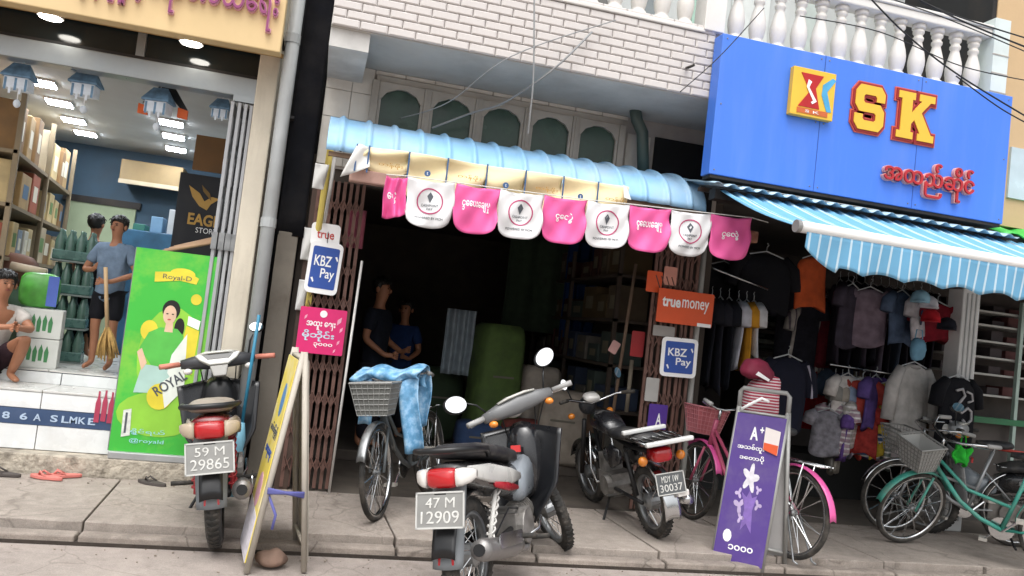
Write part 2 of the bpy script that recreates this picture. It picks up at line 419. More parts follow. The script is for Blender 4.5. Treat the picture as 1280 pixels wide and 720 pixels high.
# folding door leaves, pushed together at the column
fd = MB().box(-.8, -.64, 6.42, 6.47, 3.0, 3.049).build('folding_door', ALU, shopL, world=True)
for i, x in enumerate((-.795, -.745, -.70, -.66)):
    mbx = MB(); mbx.box(x-.013, x+.013, 6.40+.01*i, 6.64, .68, 2.99)
    for k in range(7): mbx.box(x-.017, x+.017, 6.43+.01*i, 6.6, .74+.32*k, .96+.32*k)
    mbx.build('panel', mat('folding_door_paint', '#a6a8ab', .4, .3, var=.08), fd, bevel=.004, world=True)
    MB().box(x-.02, x+.02, 6.385+.01*i, 6.398+.01*i, 1.85, 1.98).build('handle', STEEL, fd, world=True)
# fascia signboard
sign = thing('signboard', 'cream fascia sign with purple raised Burmese letters above the left shop', 'sign', (-2, 6.0, 3.3))
pL = at(50, 1, 6.0); pR = at(345, 70, 6.0)
zb = 3.3
MB().box(XL-.2, -.47, 5.98, 6.1, zb, 4.3).build('board', FASCIA, sign, bevel=.008, world=True)
MB().box(XL-.2, -.47, 6.1, 6.46, zb+.16, zb+.165).build('soffit_strip', DARKM, sign, world=True)
slab4('sloped_soffit', [(XL-.2, 6.1, zb+.003), (-.47, 6.1, zb+.003), (-.47, 6.46, zb+.1), (XL-.2, 6.46, zb+.1)], (0, 0, .03), mat('soffit_cream', '#b98f55', .7), sign)
PURP = mat('purple_letter', '#8a3a6c', .4, var=.06); PINKE = mat('pink_letter_edge', '#d79fb0', .5, var=.05)
lt = 'ကုန်စုံနှင့်\u1031ရာင်းဝယ်\u1031ရး'
xa, xb = at(100, 0, 5.97).x, at(347, 40, 5.97).x
text(lt, frame((xa+xb)/2-.06, 5.981, 3.62), xb-xa+.1, .40, PINKE, sign, 'letter_backing', depth=.03, bold=.022, world=True)
text(lt, frame((xa+xb)/2-.06, 5.946, 3.62), xb-xa+.09, .39, PURP, sign, 'lettering', depth=.012, bold=.0, world=True)
for (u, v) in ((64, 16), (240, 47)):
    pc = at(u, v, 6.27)
    t = thing('downlight', 'round glowing downlight under the cream fascia, %s' % ('nearer the pipe' if u > 100 else 'nearer the shelf side'), 'light', (pc.x, 6.27, zb+.045), group='fascia downlights')
    MB().lathe([(.085, -.012), (.085, .03), (.06, .03)], n=20).build('ring', WHITE, t, smooth=False)
    MB().lathe([(.072, -.02), (.072, .0)], n=20).build('lens', DOWNL, t)
# ceiling panels
pan = [(52, 104), (74, 129), (92, 151), (107, 167), (214, 154), (217, 171), (220, 187)]
names = ['nearest in the shelf-side row', 'second in the shelf-side row', 'third in the shelf-side row', 'farthest in the shelf-side row', 'nearest in the door-side row', 'middle of the door-side row', 'farthest in the door-side row']
for (u, v), nm in zip(pan, names):
    pc = atz(u, v, ZC-.02)
    t = thing('ceiling_light', 'small square white ceiling light in the left shop, '+nm, 'light', (pc.x, pc.y, ZC-.02), R(8), group='square ceiling lights in the left shop')
    MB().box(-.11, .11, -.12, .12, .0, .018).build('frame', WHITE, t)
    MB().box(-.10, .10, -.11, .11, -.008, -.001).build('diffuser', LED, t)
# ---------- drain pipe, gap between the buildings
t = thing('drain_pipe', 'grey vertical drain pipe beside the left shop column', 'pipe', (-.41, 6.2, .1))
MB().tube([(-.41, 6.2, .1), (-.405, 6.2, 5.5)], .052, 14).build('pipe', mat('grey_pvc', '#a5a9aa', .5, var=.08, dirt=.4, dcol='#6f6a62', dscale=2, dstretch=(2, 2, .4)), t, smooth=True, world=True)
for z in (.55, 2.05, 3.45): MB().tube([(-.41, 6.2, z), (-.41, 6.2, z+.07)], .058, 14).build('collar', mat('grey_pvc', '#a5a9aa'), t, world=True)
MB().box(-.415, -.33, 6.25, 6.36, 2.9, 2.92).build('bracket', DARKM, t, world=True)
tb = thing('drain_elbow', 'blue plastic pipe piece wrapped round the foot of the grey pipe', 'pipe', (-.42, 6.06, .1))
MB().tube([(-.42, 6.06, .1), (-.42, 6.06, .5), (-.40, 6.07, .62)], [.06, .06, .02], 12).build('sleeve', mat('pale_blue_pvc', '#6fa3b8', .5, var=.1, dirt=.3), tb, smooth=True, world=True)
MB().tube([(-.40, 6.07, .6), (-.38, 6.05, 1.4)], .012, 8).build('hose', mat('blue_hose', '#2f7f9f', .5), tb, smooth=True, world=True)
g = thing('alley_wall', 'narrow dark gap wall between the left shop and the brick building', 'wall', (-.25, 7.2, .1))
MB().box(-.5, -.05, 7.0, 7.1, .1, 5.5).build('back_panel', mat('recess_shade', '#0e0f12', .9, var=.3), g, world=True)  # near-black colour stands for the shade deep in the gap
MB().box(-.34, -.19, 6.34, 6.42, .1, 2.05).build('lower_board', mat('grey_board', '#6d675e', .9, var=.2, dirt=.6, dcol='#3b342d', dscale=3), g, bevel=.006, world=True)
MB().sheet(lambda u, v: (-.35+.20*u, 6.34+.006*math.sin(u*5+v*6)+.008*math.sin(v*14), 2.02+v*3.4), 8, 20, .004).build('black_sheet', mat('black_matte', '#15161a', .95, var=.3, spec=.1, dirt=.3, dcol='#33302e', dscale=4), g, smooth=True, world=True)  # matte black sheet across the upper part of the gap

# ================================================================== MIDDLE BUILDING
PLAST = mat('grey_plaster', '#bfbdb8', .85, var=.1, scale=2, dirt=.4, dcol='#6a665f', dscale=1.5)
BRICKW = mat('white_brick', '#cbc6c3', .55, var=.08, scale=3, dirt=.35, dcol='#a3968a', dscale=2.4, dstretch=(2.2, 1, .4))
GROUT = mat('grey_grout', '#a59e97', .9, var=.15)
WALLT = mat('pale_wall_tile', '#cdc8bf', .5, var=.08, scale=3, dirt=.35, dcol='#857d72', dscale=2)
WOODF = mat('painted_window_wood', '#a59f96', .6, var=.1, scale=6, dirt=.4, dcol='#5f594f')
GGLASS = mat('green_glass', '#3a4d43', .2, var=.3, spec=.3)
bld = thing('brick_building', 'white brick balcony building over the dark middle shop', 'building', (1.4, 6.4, .1))
XB0, XB1 = -.13, 2.72; YB, YW = 5.55, 6.4; ZS = 3.435
MB().box(XB0+.01, 5.26, YB+.025, YB+.16, ZS, 3.95).build('balcony_wall', GROUT, bld, world=True)
bw, bh, gp = .192, .0615, .0045
brick_me = {}
row = 0; z = ZS
while z < 3.94:
    x = XB0-(.5*bw if row % 2 else 0)
    while x < XB1:
        a, b = max(x, XB0)+gp/2, min(x+bw, XB1)-gp/2
        if b-a > .02:
            key = round(b-a, 3)
            if key not in brick_me:
                mbk = MB(); hb = (bh-gp)/2
                mbk.add([(-key/2, .028, -hb), (key/2, .028, -hb), (key/2, .028, hb), (-key/2, .028, hb), (-key/2, .008, -hb), (key/2, .008, -hb), (key/2, .008, hb), (-key/2, .008, hb), (-key/2+.01, 0, -hb+.008), (key/2-.01, 0, -hb+.008), (key/2-.01, 0, hb-.008), (-key/2+.01, 0, hb-.008)],
                        [(8, 9, 10, 11), (4, 5, 9, 8), (5, 6, 10, 9), (6, 7, 11, 10), (7, 4, 8, 11), (0, 1, 5, 4), (1, 2, 6, 5), (2, 3, 7, 6), (3, 0, 4, 7)])
                brick_me[key] = mbk.mesh('brick'); brick_me[key].materials.append(BRICKW)
            o = bpy.data.objects.new('brick', brick_me[key]); COL.objects.link(o); o.parent = bld
            o.color = (1, 1, 1, 1); o.location = Vector(((a+b)/2, YB+random.uniform(-.0015, .0015), z+bh/2))-Vector((1.4, 6.4, .1))
        x += bw
    z += bh; row += 1
MB().box(XB0, 2.62, YB-.012, YB+.19, 3.93, 3.962).build('coping', WHITE, bld, bevel=.006, world=True)
MB().box(XB0, 5.42, YB+.03, 6.9, ZS-.004, ZS+.06).build('balcony_slab', PLAST, bld, world=True)
MB().box(XB0+.0, .14, YB+.05, YW, 3.30, ZS-.005).build('slab_beam', mat('light_plaster', '#c6c5c2', .85, var=.1, dirt=.3), bld, world=True)
MB().box(XB0, 3.3, YW, YW+.14, 2.6, ZS-.005).build('upper_wall', GROUT, bld, world=True)
for a, b, c, d in [(XB0, .07, 2.62, 3.0), (.07, .235, 2.62, 3.0), (XB0, .07, 3.0, 3.22), (.07, .235, 3.0, 3.22), (XB0, .07, 3.22, 3.43), (.07, .235, 3.22, 3.43)]+\
        [(.24+.24*k, .475+.24*k, 3.395, 3.43) for k in range(9)]+[(2.4, 2.62, 2.62, 3.0), (2.4, 2.62, 3.0, 3.29)]:
    MB().box(a+.002, b-.002, YW-.012, YW, c+.002, d-.002).build('wall_tile', WALLT, bld, bevel=.002, world=True)
MB().box(2.66, 3.25, 6.38, 6.4, 2.6, 3.3).build('recess_shade_panel', mat('recess_shade', '#0e0f12'), bld, world=True)  # flat panel, the shade of a recess put into its colour
# window with five arched lights
wx0, wx1, wz0, wz1 = .25, 2.34, 2.7, 3.36
win = MB().box(wx0, wx1, YW-.03, YW-.013, wz1-.02, wz1+.03).build('window', WOODF, bld, bevel=.003, world=True)
n = 5; pw = (wx1-wx0)/n
for i in range(n+1):
    x = wx0+pw*i
    MB().box(x-.028, x+.028, YW-.06, YW-.013, wz0, wz1-.022).build('post', WOODF, win, bevel=.004, world=True)
    if 0 < i < n: MB().box(x-.006, x+.006, YW-.068, YW-.061, wz0, wz1-.022).build('bead', WOODF, win, world=True)
for i in range(n):
    xc = wx0+pw*(i+.5); h2 = pw/2-.03
    arch = [(-h2, wz1-.025-wz0), (-h2, .1)]; 
    top = [(-h2, wz1-.024), (-h2, wz1-.16)]
    for k in range(9):
        tt = -1+2*k/8; top.append((h2*.88*tt, wz1-.16+.085*math.sqrt(max(0, 1-tt*tt))+(.01 if abs(tt) < .3 else 0)))
    top += [(h2, wz1-.16), (h2, wz1-.024)]
    MB().prism([(x, zz) for x, zz in top], frame(xc, YW-.02, 0), 0, .028).build('arched_head', WOODF, win, world=True)
    for sgn in (-1, 1):
        MB().box(xc+sgn*h2-.022 if sgn > 0 else xc-h2, xc+h2 if sgn > 0 else xc-h2+.022, YW-.045, YW-.018, wz0, wz1-.161).build('stile', WOODF, win, world=True)
    MB().box(xc-h2, xc+h2, YW-.0165, YW-.0135, wz0, wz1-.06).build('pane', GGLASS, win, world=True)
    if i == 0: pass
# dark green bent soil pipe right of the window
t = thing('soil_pipe', 'dark green bent pipe hanging under the balcony beside the arched window', 'pipe', (2.45, 6.25, 3.4))
p = [at(793, 130, 6.2), at(796, 150, 6.2), at(803, 166, 6.2), at(804, 215, 6.2)]
MB().tube(p, .05, 12).build('pipe', mat('green_pipe', '#40514c', .5, var=.15, dirt=.3), t, smooth=True, world=True)
for u in (787, 802): MB().tube([at(u, 128, 6.19), at(u, 136, 6.19)], .014, 8).build('strap', BLACKP, t, world=True)
t = thing('spout', 'small rusty spout stuck out of the white brick band', 'pipe', tuple(at(861, 84, 5.55)))
MB().tube([at(858, 85, 5.56), at(861, 84, 5.45), at(868, 81, 5.44)], .011, 8).build('spout_tube', DARKM, t, smooth=True, world=True)

# ---------- balusters
BALW = mat('white_baluster', '#d6d3ce', .5, var=.05, scale=6, dirt=.35, dcol='#a39b8e', dscale=6)
prof = [(.062, 0), (.062, .05), (.045, .055), (.05, .075), (.058, .1), (.066, .15), (.067, .19), (.058, .25), (.042, .31), (.033, .35), (.044, .365), (.044, .385), (.034, .395), (.034, .41), (.046, .425), (.046, .445), (.036, .455), (.055, .46), (.055, .5)]
bal_me = MB().lathe(prof, n=16).mesh('baluster')
for p_ in bal_me.polygons: p_.use_smooth = True
bal_me.materials.append(BALW)
def baluster(root, x, y, z):
    o = bpy.data.objects.new('baluster', bal_me); COL.objects.link(o); o.parent = root
    o.matrix_basis = root.matrix_basis.inverted() @ Matrix.Translation((x, y, z)) @ Matrix.Rotation(random.uniform(0, 6), 4, 'Z')
b1 = thing('balustrade', 'white balustrade on top of the white brick band', 'balustrade', (1.4, 5.62, 3.962), group='balcony balustrades')
for k in range(14): baluster(b1, -.02+.192*k, 5.63, 3.962)
MB().box(XB0, 2.6, 5.55, 5.71, 4.462, 4.54).build('top_rail', WHITE, b1, bevel=.01, world=True)
b2 = thing('balustrade', 'white balustrade above the blue shop sign', 'balustrade', (4, 5.62, 3.9), group='balcony balustrades')
for k in range(13): baluster(b2, 2.92+.186*k, 5.64, 3.93)
MB().box(2.78, 5.3, 5.56, 5.72, 3.86, 3.93).build('bottom_rail', WHITE, b2, bevel=.008, world=True)
MB().box(2.78, 5.26, 5.56, 5.72, 4.43, 4.5).build('top_rail', WHITE, b2, bevel=.01, world=True)
MB().box(2.78, 5.26, 5.545, 5.735, 4.503, 4.53).build('top_rail', WHITE, b2, bevel=.008, world=True)
PALEB = mat('pale_blue_tile', '#c9d3d2', .45, var=.06, dirt=.3, dcol='#8f948e', dscale=4)
pr = MB().box(5.262, 5.42, 5.54, 5.74, 2.9, 4.6).build('pier', PALEB, b2, bevel=.004, world=True)
for k in range(9): MB().box(5.258, 5.424, 5.536, 5.545, 3.0+.16*k, 3.005+.16*k+.004).build('joint', GROUT, pr, world=True)
MB().box(2.605, 2.775, 5.53, 5.73, 3.95, 4.9).build('pier', WHITE, b1, bevel=.006, world=True)
# ---------- upper storey wall behind the balustrade
UPW = mat('pale_upper_wall', '#bcc0bf', .7, var=.1, scale=2, dirt=.4, dcol='#8d8f88', dscale=1.5, dstretch=(2, 2, .5))
up = thing('upper_storey', 'pale upper storey wall with doors behind the balustrades', 'building', (3, 6.9, 3.5))
MB().box(XB0, 5.44, 6.9, 7.0, 3.5, 7.5).build('wall', UPW, up, world=True)
for u, c, wdt, nm in [(1140, '#4f8fb5', .12, 'blue_strip'), (1180, '#7e5c4a', .32, 'brown_shutter'), (1206, '#9ab5b0', .26, 'teal_panel'), (1222, '#c49a72', .07, 'tan_post'), (1232, '#5f9fb8', .16, 'blue_cloth')]:
    x = at(u, 15, 6.9).x
    MB().box(x-wdt/2, x+wdt/2, 6.86-.01*wdt, 6.895, 3.5, 6.5 if nm != 'blue_cloth' else at(1232, 18, 6.9).z).build(nm, mat('up_'+nm, c, .6, var=.12), up, bevel=.004, world=True)
for x0, x1, c in [(1.4, 1.75, '#9fb7bf'), (1.8, 2.05, '#cfd6d2'), (2.1, 2.35, '#6b6a66'), (2.55, 2.72, '#7d8486'), (3.1, 3.35, '#9fbfb0'), (3.5, 3.9, '#cdd2d0'), (4.2, 4.5, '#b3bdb8')]:
    MB().box(x0, x1, 6.87, 6.897, 3.5, 6.4).build('shutter', mat('up_'+c, c, .6, var=.12), up, bevel=.004, world=True)
ne = thing('neighbour_building', 'beige neighbouring building at the right end beyond the balcony pier', 'building', (6.5, 6, .1))
BEIGE = mat('beige_wall', '#c3a680', .8, var=.08, scale=2, dirt=.3, dcol='#8f7b60', dscale=2)
MB().box(5.47, 9, 5.75, 6.2, 2.9, 8).build('wall', BEIGE, ne, world=True)
MB().box(5.425, 5.47, 5.76, 7.0, 2.9, 8).build('joint_strip', DARKM, ne, world=True)
MB().box(5.72, 6.6, 5.73, 5.75, 3.15, 3.6).build('window', mat('pale_glass', '#b9c8cf', .2, var=.1), ne, world=True)
tp = thing('tarpaulin', 'bright green tarpaulin edge at the right below the beige wall', 'tarpaulin', (5.6, 5.5, 2.8))
p0 = at(1254, 285, 5.45); p1 = at(1300, 300, 5.45)
MB().sheet(lambda u, v: (p0.x+(.9)*u, 5.42+.4*v, p0.z-.06*(1-v)-.02*u+.03*math.sin(u*14)+.10*v), 14, 6, .006).build('cloth', mat('green_tarp', '#3fb44a', .5, var=.15), tp, smooth=True, world=True)

# ---------- middle shop interior
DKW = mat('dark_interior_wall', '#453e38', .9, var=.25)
MSX0, MSX1 = -.02, 3.3
ms = thing('shop_room', 'dark middle shop room behind the folding gates', 'shop', (1.6, 8, .1))
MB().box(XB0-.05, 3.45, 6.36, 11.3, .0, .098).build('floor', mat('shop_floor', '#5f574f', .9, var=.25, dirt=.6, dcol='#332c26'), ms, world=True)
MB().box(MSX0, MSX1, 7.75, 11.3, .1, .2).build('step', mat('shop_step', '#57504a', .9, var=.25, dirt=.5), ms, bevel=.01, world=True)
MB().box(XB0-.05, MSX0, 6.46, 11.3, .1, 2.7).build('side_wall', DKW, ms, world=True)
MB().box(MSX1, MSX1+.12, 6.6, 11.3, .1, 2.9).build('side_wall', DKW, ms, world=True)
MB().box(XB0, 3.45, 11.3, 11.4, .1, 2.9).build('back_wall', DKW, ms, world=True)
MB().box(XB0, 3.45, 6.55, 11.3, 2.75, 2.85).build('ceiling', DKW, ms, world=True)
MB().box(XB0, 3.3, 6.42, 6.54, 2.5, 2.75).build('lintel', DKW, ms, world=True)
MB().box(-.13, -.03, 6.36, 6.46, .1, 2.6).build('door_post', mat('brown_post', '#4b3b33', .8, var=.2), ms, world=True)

# collapsible gates
GATE = mat('gate_rust_paint', '#70534a', .6, .2, var=.25, scale=12, dirt=.5, dcol='#3f2b26', dscale=6)
def gate(label, xa_, xb_, n_, y):
    g_ = thing('folding_gate', label, 'gate', ((xa_+xb_)/2, y, .1), group='collapsible gates')
    for k in range(n_):
        x = xa_+(xb_-xa_)*k/(n_-1)
        yy = y+.02*(k % 2)
        MB().box(x-.013, x+.013, yy-.008, yy+.008, .12, 2.5).build('slat', GATE, g_, world=True)
    for k in range(9):
        z0 = .25+.25*k
        mbx = MB()
        for j in range(n_-1):
            x0 = xa_+(xb_-xa_)*j/(n_-1); x1 = xa_+(xb_-xa_)*(j+1)/(n_-1)
            mbx.tube([(x0, y-.014, z0), (x1, y-.014, z0+.11)], .005, 5); mbx.tube([(x1, y-.02, z0), (x0, y-.02, z0+.11)], .005, 5)
        mbx.build('lattice', GATE, g_, world=True)
    return g_
gate('rusty red collapsible gate folded at the left of the dark shop', -.08, .26, 8, 6.36)
gate('rusty red collapsible gate folded behind the orange money sign', 2.78, 3.17, 9, 6.36)
t = thing('grey_pole', 'pale grey pole standing beside the right gate under the pennants', 'pole', (3.26, 6.42, .1))
MB().tube([(3.26, 6.42, .1), (3.24, 6.42, 2.6)], .025, 10).build('pole', mat('pale_pole', '#b9b9b4', .5, var=.1, dirt=.3), t, smooth=True, world=True)
t = thing('grey_pole', 'thin white rod just outside the left gate', 'pole', (.3, 6.3, .1))
MB().tube([(.28, 6.3, .1), (.31, 6.3, 1.9)], .010, 8).build('pole', WHITE, t, smooth=True, world=True)
t = thing('wooden_stick', 'tall wooden stick leaning inside the dark shop right side', 'stick', tuple(atz(762, 530, .8)))
MB().tube([at(764, 530, 6.7), at(795, 330, 6.8)], .016, 8).build('stick', mat('old_wood', '#7a6554', .8, var=.2), t, smooth=True, world=True)
t = thing('wooden_stick', 'short pale stick standing beside the right gate', 'stick', (2.8, 6.6, .1))
MB().tube([at(783, 515, 6.7), at(790, 450, 6.7)], .02, 8).build('stick', mat('old_wood2', '#8a8070', .8, var=.2), t, smooth=True, world=True)

# ---------- blue corrugated bullnose awning
AWN = mat('blue_metal_sheet', '#8fbfe4', .5, var=.08, scale=3, dirt=.45, dcol='#b9bfc0', dscale=2.5, dstretch=(1, 1, .6))
aw = thing('tin_awning', 'pale blue curved corrugated awning over the dark middle shop', 'awning', (1.4, 5.9, 2.6), group='shop awnings')
ax0, ax1 = at(411, 160, 5.75).x, at(880, 240, 5.75).x
def awn(u, v):
    a = v*math.pi/2
    x = ax0+(ax1-ax0)*u
    z0 = 2.60-.01*u; 
    y = 5.68+.72*(1-math.sin(a))**1.0 if v < 1 else 5.68
    y = 6.38-.70*math.sin(a); zz = z0+.36*math.cos(a)
    # ribs
    k = (u*15.2) % 1.0
    rib = .024*max(0, 1-abs(k-.5)/.13)**.6 if abs(k-.5) < .13 else 0
    return (x, y-rib*math.sin(a), zz+rib*math.cos(a))
mbx = MB(); mbx.sheet(lambda u, v: awn(u, v), 15*18, 12, .004)
mbx.build('curved_sheet', AWN, aw, smooth=True, world=True)
for k in range(4):
    x = ax0+.1+(ax1-ax0-.2)*k/3
    MB().tube([(x, 6.4, 2.92), (x, 6.0, 2.86), (x, 5.74, 2.62)], .014, 8).build('rib_bracket', DARKM, aw, world=True)
MB().box(ax0+.02, ax1-.02, 5.70, 5.73, 2.565, 2.595).build('front_bar', mat('old_wood', '#7a6554'), aw, world=True)
MB().box(.12, .62, 5.63, 5.72, 2.40, 2.49).build('broken_batten', mat('pinkish_wood', '#b08f83', .8, var=.2, dirt=.4, dcol='#6b4a3c', dscale=8), aw, bevel=.01, world=True)

# ---------- yellow banner behind the pennants
YEL = mat('yellow_banner', '#e8d8ae', .85, var=.08, scale=3, dirt=.5, dcol='#cfc09a', dscale=6, spec=.2)
yb = thing('yellow_banner', 'creased pale yellow banner strip slung below the blue awning', 'banner', (1.2, 5.6, 2.5))
us = [447, 462, 512, 560, 609, 657, 704, 747, 786]
tl, tr = at(462, 183, 5.6), at(786, 234, 5.6)
BLUEP = mat('banner_blue', '#3a5b86', .6, var=.1); OCH = mat('banner_ochre', '#b98c3a', .6, var=.1)
for i, (a, b) in enumerate(zip(us, us[1:])):
    pa = at(a, 183+(a-462)*.157, 5.6); pb = at(b, 183+(b-462)*.157, 5.6)
    zbm = (.17, .19, .37)[min(i, 2)]
    def fy(u, v, pa=pa, pb=pb, i=i, zbm=zbm):
        x = pa.x+(pb.x-pa.x)*u; z = pa.z+(pb.z-pa.z)*u
        L = (zbm*(1-.25*abs(2*u-1)**3))
        return (x, 5.6+.018*math.sin(3*u+2*i+6*v)+.014*math.sin(11*v+i*1.7+2*u)+.03*v*(i % 2), z-L*v)
    pn = MB().sheet(fy, 12, 14, .002).build('banner_panel', YEL, yb, smooth=True, world=True)
    MB().tube([(pa.x, 5.594-.02, pa.z), (pa.x, 5.594-.03, pa.z-.19)], .006, 6).build('seam_tie', BLUEP, yb, world=True)
    xm = (pa.x+pb.x)/2; zm = (pa.z+pb.z)/2
    if i % 2 == 0 and i > 0: 
        MB().prism(circle(0, 0, .022, 14), frame(xm, 5.555, zm-.135), 0, .002).build('round_logo', BLUEP, pn, world=True)
        text('t', frame(xm, 5.5535, zm-.135), .01, .02, PRINTW, pn, depth=.001, world=True)
    elif i: text('MYTEL WAVE' if 0 else 'တန်ဖိုး', frame(xm+.02, 5.555, zm-.12), .17, .04, OCH, pn, depth=.001, world=True)
tcl = thing('folded_cloth', 'white folded cloth corner at the left end of the yellow banner', 'cloth', tuple(at(445, 200, 5.58)))
a, b, c = at(447, 180, 5.58), at(462, 184, 5.575), at(425, 221, 5.55); d = at(462, 209, 5.56)
MB().sheet(lambda u, v: Vector(a).lerp(b, u).lerp(Vector(c).lerp(d, u), v)+Vector((0, -.02*math.sin(4*u+3*v), 0)), 8, 8, .003).build('cloth', mat('white_cloth', '#dcdcd8', .8, var=.06), tcl, smooth=True, world=True)
a, b, c, d = at(779, 231, 5.57), at(783, 233, 5.57), at(780, 247, 5.56), at(789, 250, 5.55)
MB().sheet(lambda u, v: Vector(a).lerp(b, u).lerp(Vector(c).lerp(d, u), v), 3, 3, .003).build('cloth_tail', mat('white_cloth', '#dcdcd8'), tcl, world=True)

# ---------- pink and white pennant bunting
PK = mat('pink_banner', '#e25c9b', .6, var=.08, scale=4); PW = mat('white_banner', '#d9d9da', .55, var=.04, scale=4)
DKP = mat('print_dark', '#4c5158', .6, var=.05); PKR = mat('print_rose', '#b03a6a', .6, var=.05)
bt = thing('pennant_banner', 'bunting of pink and white rounded pennants hung before the blue awning', 'banner', (1.7, 5.48, 2.4))
pu = [483, 511, 570, 625.5, 681, 734.5, 788.5, 839.5, 890, 940]
pt = [219, 221, 229, 236.5, 243.5, 250.5, 256, 262, 267.5, 273]
words = ['', 'W', 'ငွ\u1031\u1031ပး\u1031ချမှု', 'W', 'ငွ\u1031လွှဲ', 'W', 'ငွ\u1031\u1031ပး\u1031ချမှု', 'W', 'ငွ\u1031လွှဲ']
words[0] = 'P'
YP = 5.48
for i in range(9):
    pa, pb = at(pu[i], pt[i], YP), at(pu[i+1], pt[i+1], YP)
    wdt = pb.x-pa.x; H = .325 if i else .29
    white = (i % 2 == 1)
    ph = random.uniform(0, 6)
    def fy(u, v, pa=pa, pb=pb, i=i, H=H, ph=ph):
        x = pa.x+(pb.x-pa.x)*u*(.998 if i else 1); z = pa.z+(pb.z-pa.z)*u
        e = abs(2*u-1); L = H*(1-(.30*(1-math.sqrt(max(0, 1-e**3.6))) if i else .1*u))
        sag = -.012*math.sin(math.pi*u)
        return (x+.006*math.sin(5*v+ph), YP+.018*math.sin(4*u+5*v+ph)*v+.008*math.sin(9*u-6*v+2*ph)+.006*math.sin(14*(u+v*.6)+ph)+(.05*abs(math.sin(u*6)) if i == 0 else 0), z+sag-L*v)
    pn = MB().sheet(fy, 20, 16, .002).build('pennant', PW if white else PK, bt, smooth=True, world=True)
    def conform(ob, fy=fy, pa=pa, pb=pb, H=H, i=i):
        if ob is None: return
        off_ = Vector(bt.location); lo = min(v.co.y for v in ob.data.vertices)
        for v in ob.data.vertices:
            x = v.co.x+off_.x; z = v.co.z+off_.z
            u = min(1, max(0, (x-pa.x)/(pb.x-pa.x)))
            z0 = fy(u, 0)[2]; z1 = fy(u, 1)[2]; vv = min(1, max(0, (z0-z)/(z0-z1)))
            v.co.y = fy(u, vv)[1]-.0035+(v.co.y-lo)-off_.y
    xm = (pa.x+pb.x)/2; zm = (pa.z+pb.z)/2; sl = math.atan2(pb.z-pa.z, wdt)
    F = frame(xm, YP-.027, zm-.15) @ Matrix.Rotation(sl, 4, 'Z')
    if white:
        mr_ = MB(); ringpoly(mr_, 0, 0, .083, .092, F, 0, .0015); conform(mr_.build('ring_logo', PKR, pn, world=True))
        conform(MB().prism([(-.022, .035), (0, .065), (.022, .035), (0, -.012)], F, 0, .0015).build('pin_logo', DKP, pn, world=True))
        conform(MB().prism([(-.010, .033), (0, .05), (.010, .033), (0, .018)], F, .0, .0025).build('pin_hole', PW, pn, world=True))
        conform(text('CASHPOINT', F @ Matrix.Translation((0, -.03, 0)), .115, .018, DKP, pn, depth=.0015, world=True))
        conform(text('PAY', F @ Matrix.Translation((0, -.055, 0)), .04, .016, DKP, pn, depth=.0015, world=True))
        conform(text('POWERED BY MCM', F @ Matrix.Translation((0, -.118, 0)), .19, .016, DKP, pn, depth=.0015, world=True))
    elif i:
        conform(text(words[i], F @ Matrix.Translation((0, 0.005, 0)), .20 if 'ပ' in words[i] else .13, .075, PRINTW, pn, depth=.0015, bold=.02, world=True))
    else:
        conform(text('\u1031ငွ', F @ Matrix.Translation((-.02, -.0, 0.01)), .06, .08, PRINTW, pn, depth=.0015, bold=.02, world=True))
MB().tube([at(pu[i], pt[i]-.5, YP-.003)+Vector((0, 0, .002)) for i in range(10)]+[at(960, 278, 5.6)], .004, 6).build('cord', mat('cord_white', '#cfcfca'), bt, world=True)

# ---------- streamers and small signs on the left gate
ST = mat('yellow_plastic', '#d8c66a', .6, var=.12); STW = mat('white_plastic', '#cfcfcc', .6, var=.08)
t = thing('plastic_streamer', 'torn yellow and white plastic streamer hanging at the left gate', 'streamer', tuple(at(405, 300, 5.95)))
def strip(name, pts, wd, m):
    P = [at(u, v, y) for u, v, y in pts]
    def fn(u, v):
        k = v*(len(P)-1); i = min(int(k), len(P)-2); q = P[i].lerp(P[i+1], k-i)
        return (q.x+(u-.5)*wd*(1-.2*v), q.y+.012*math.sin(u*4+v*5), q.z)
    MB().sheet(fn, 4, 20, .002).build(name, m, t, smooth=True, world=True)
strip('strip', [(414, 182, 5.9), (405, 240, 6.1), (396, 300, 6.335), (384, 390, 6.335)], .05, ST)
strip('strip', [(420, 184, 5.9), (413, 235, 6.0), (404, 285, 6.335)], .03, STW)
strip('strip', [(403, 205, 5.95), (397, 236, 5.97)], .10, STW)
strip('strip', [(388, 285, 6.335), (381, 325, 6.335)], .09, STW)
strip('strip', [(381, 350, 6.335), (374, 388, 6.335)], .08, STW)
t = thing('hanging_cloth', 'faded pink cloth hanging inside the left gate', 'cloth', tuple(at(440, 260, 6.5)))
p0 = at(437, 262, 6.55); p1 = at(452, 312, 6.55)
MB().sheet(lambda u, v: (p0.x+(p1.x-p0.x)*u, 6.5+.03*math.sin(u*6), p0.z+(p1.z-p0.z)*v), 8, 4, .004).build('cloth', mat('faded_pink', '#a8596c', .8, var=.12), t, smooth=True, world=True)

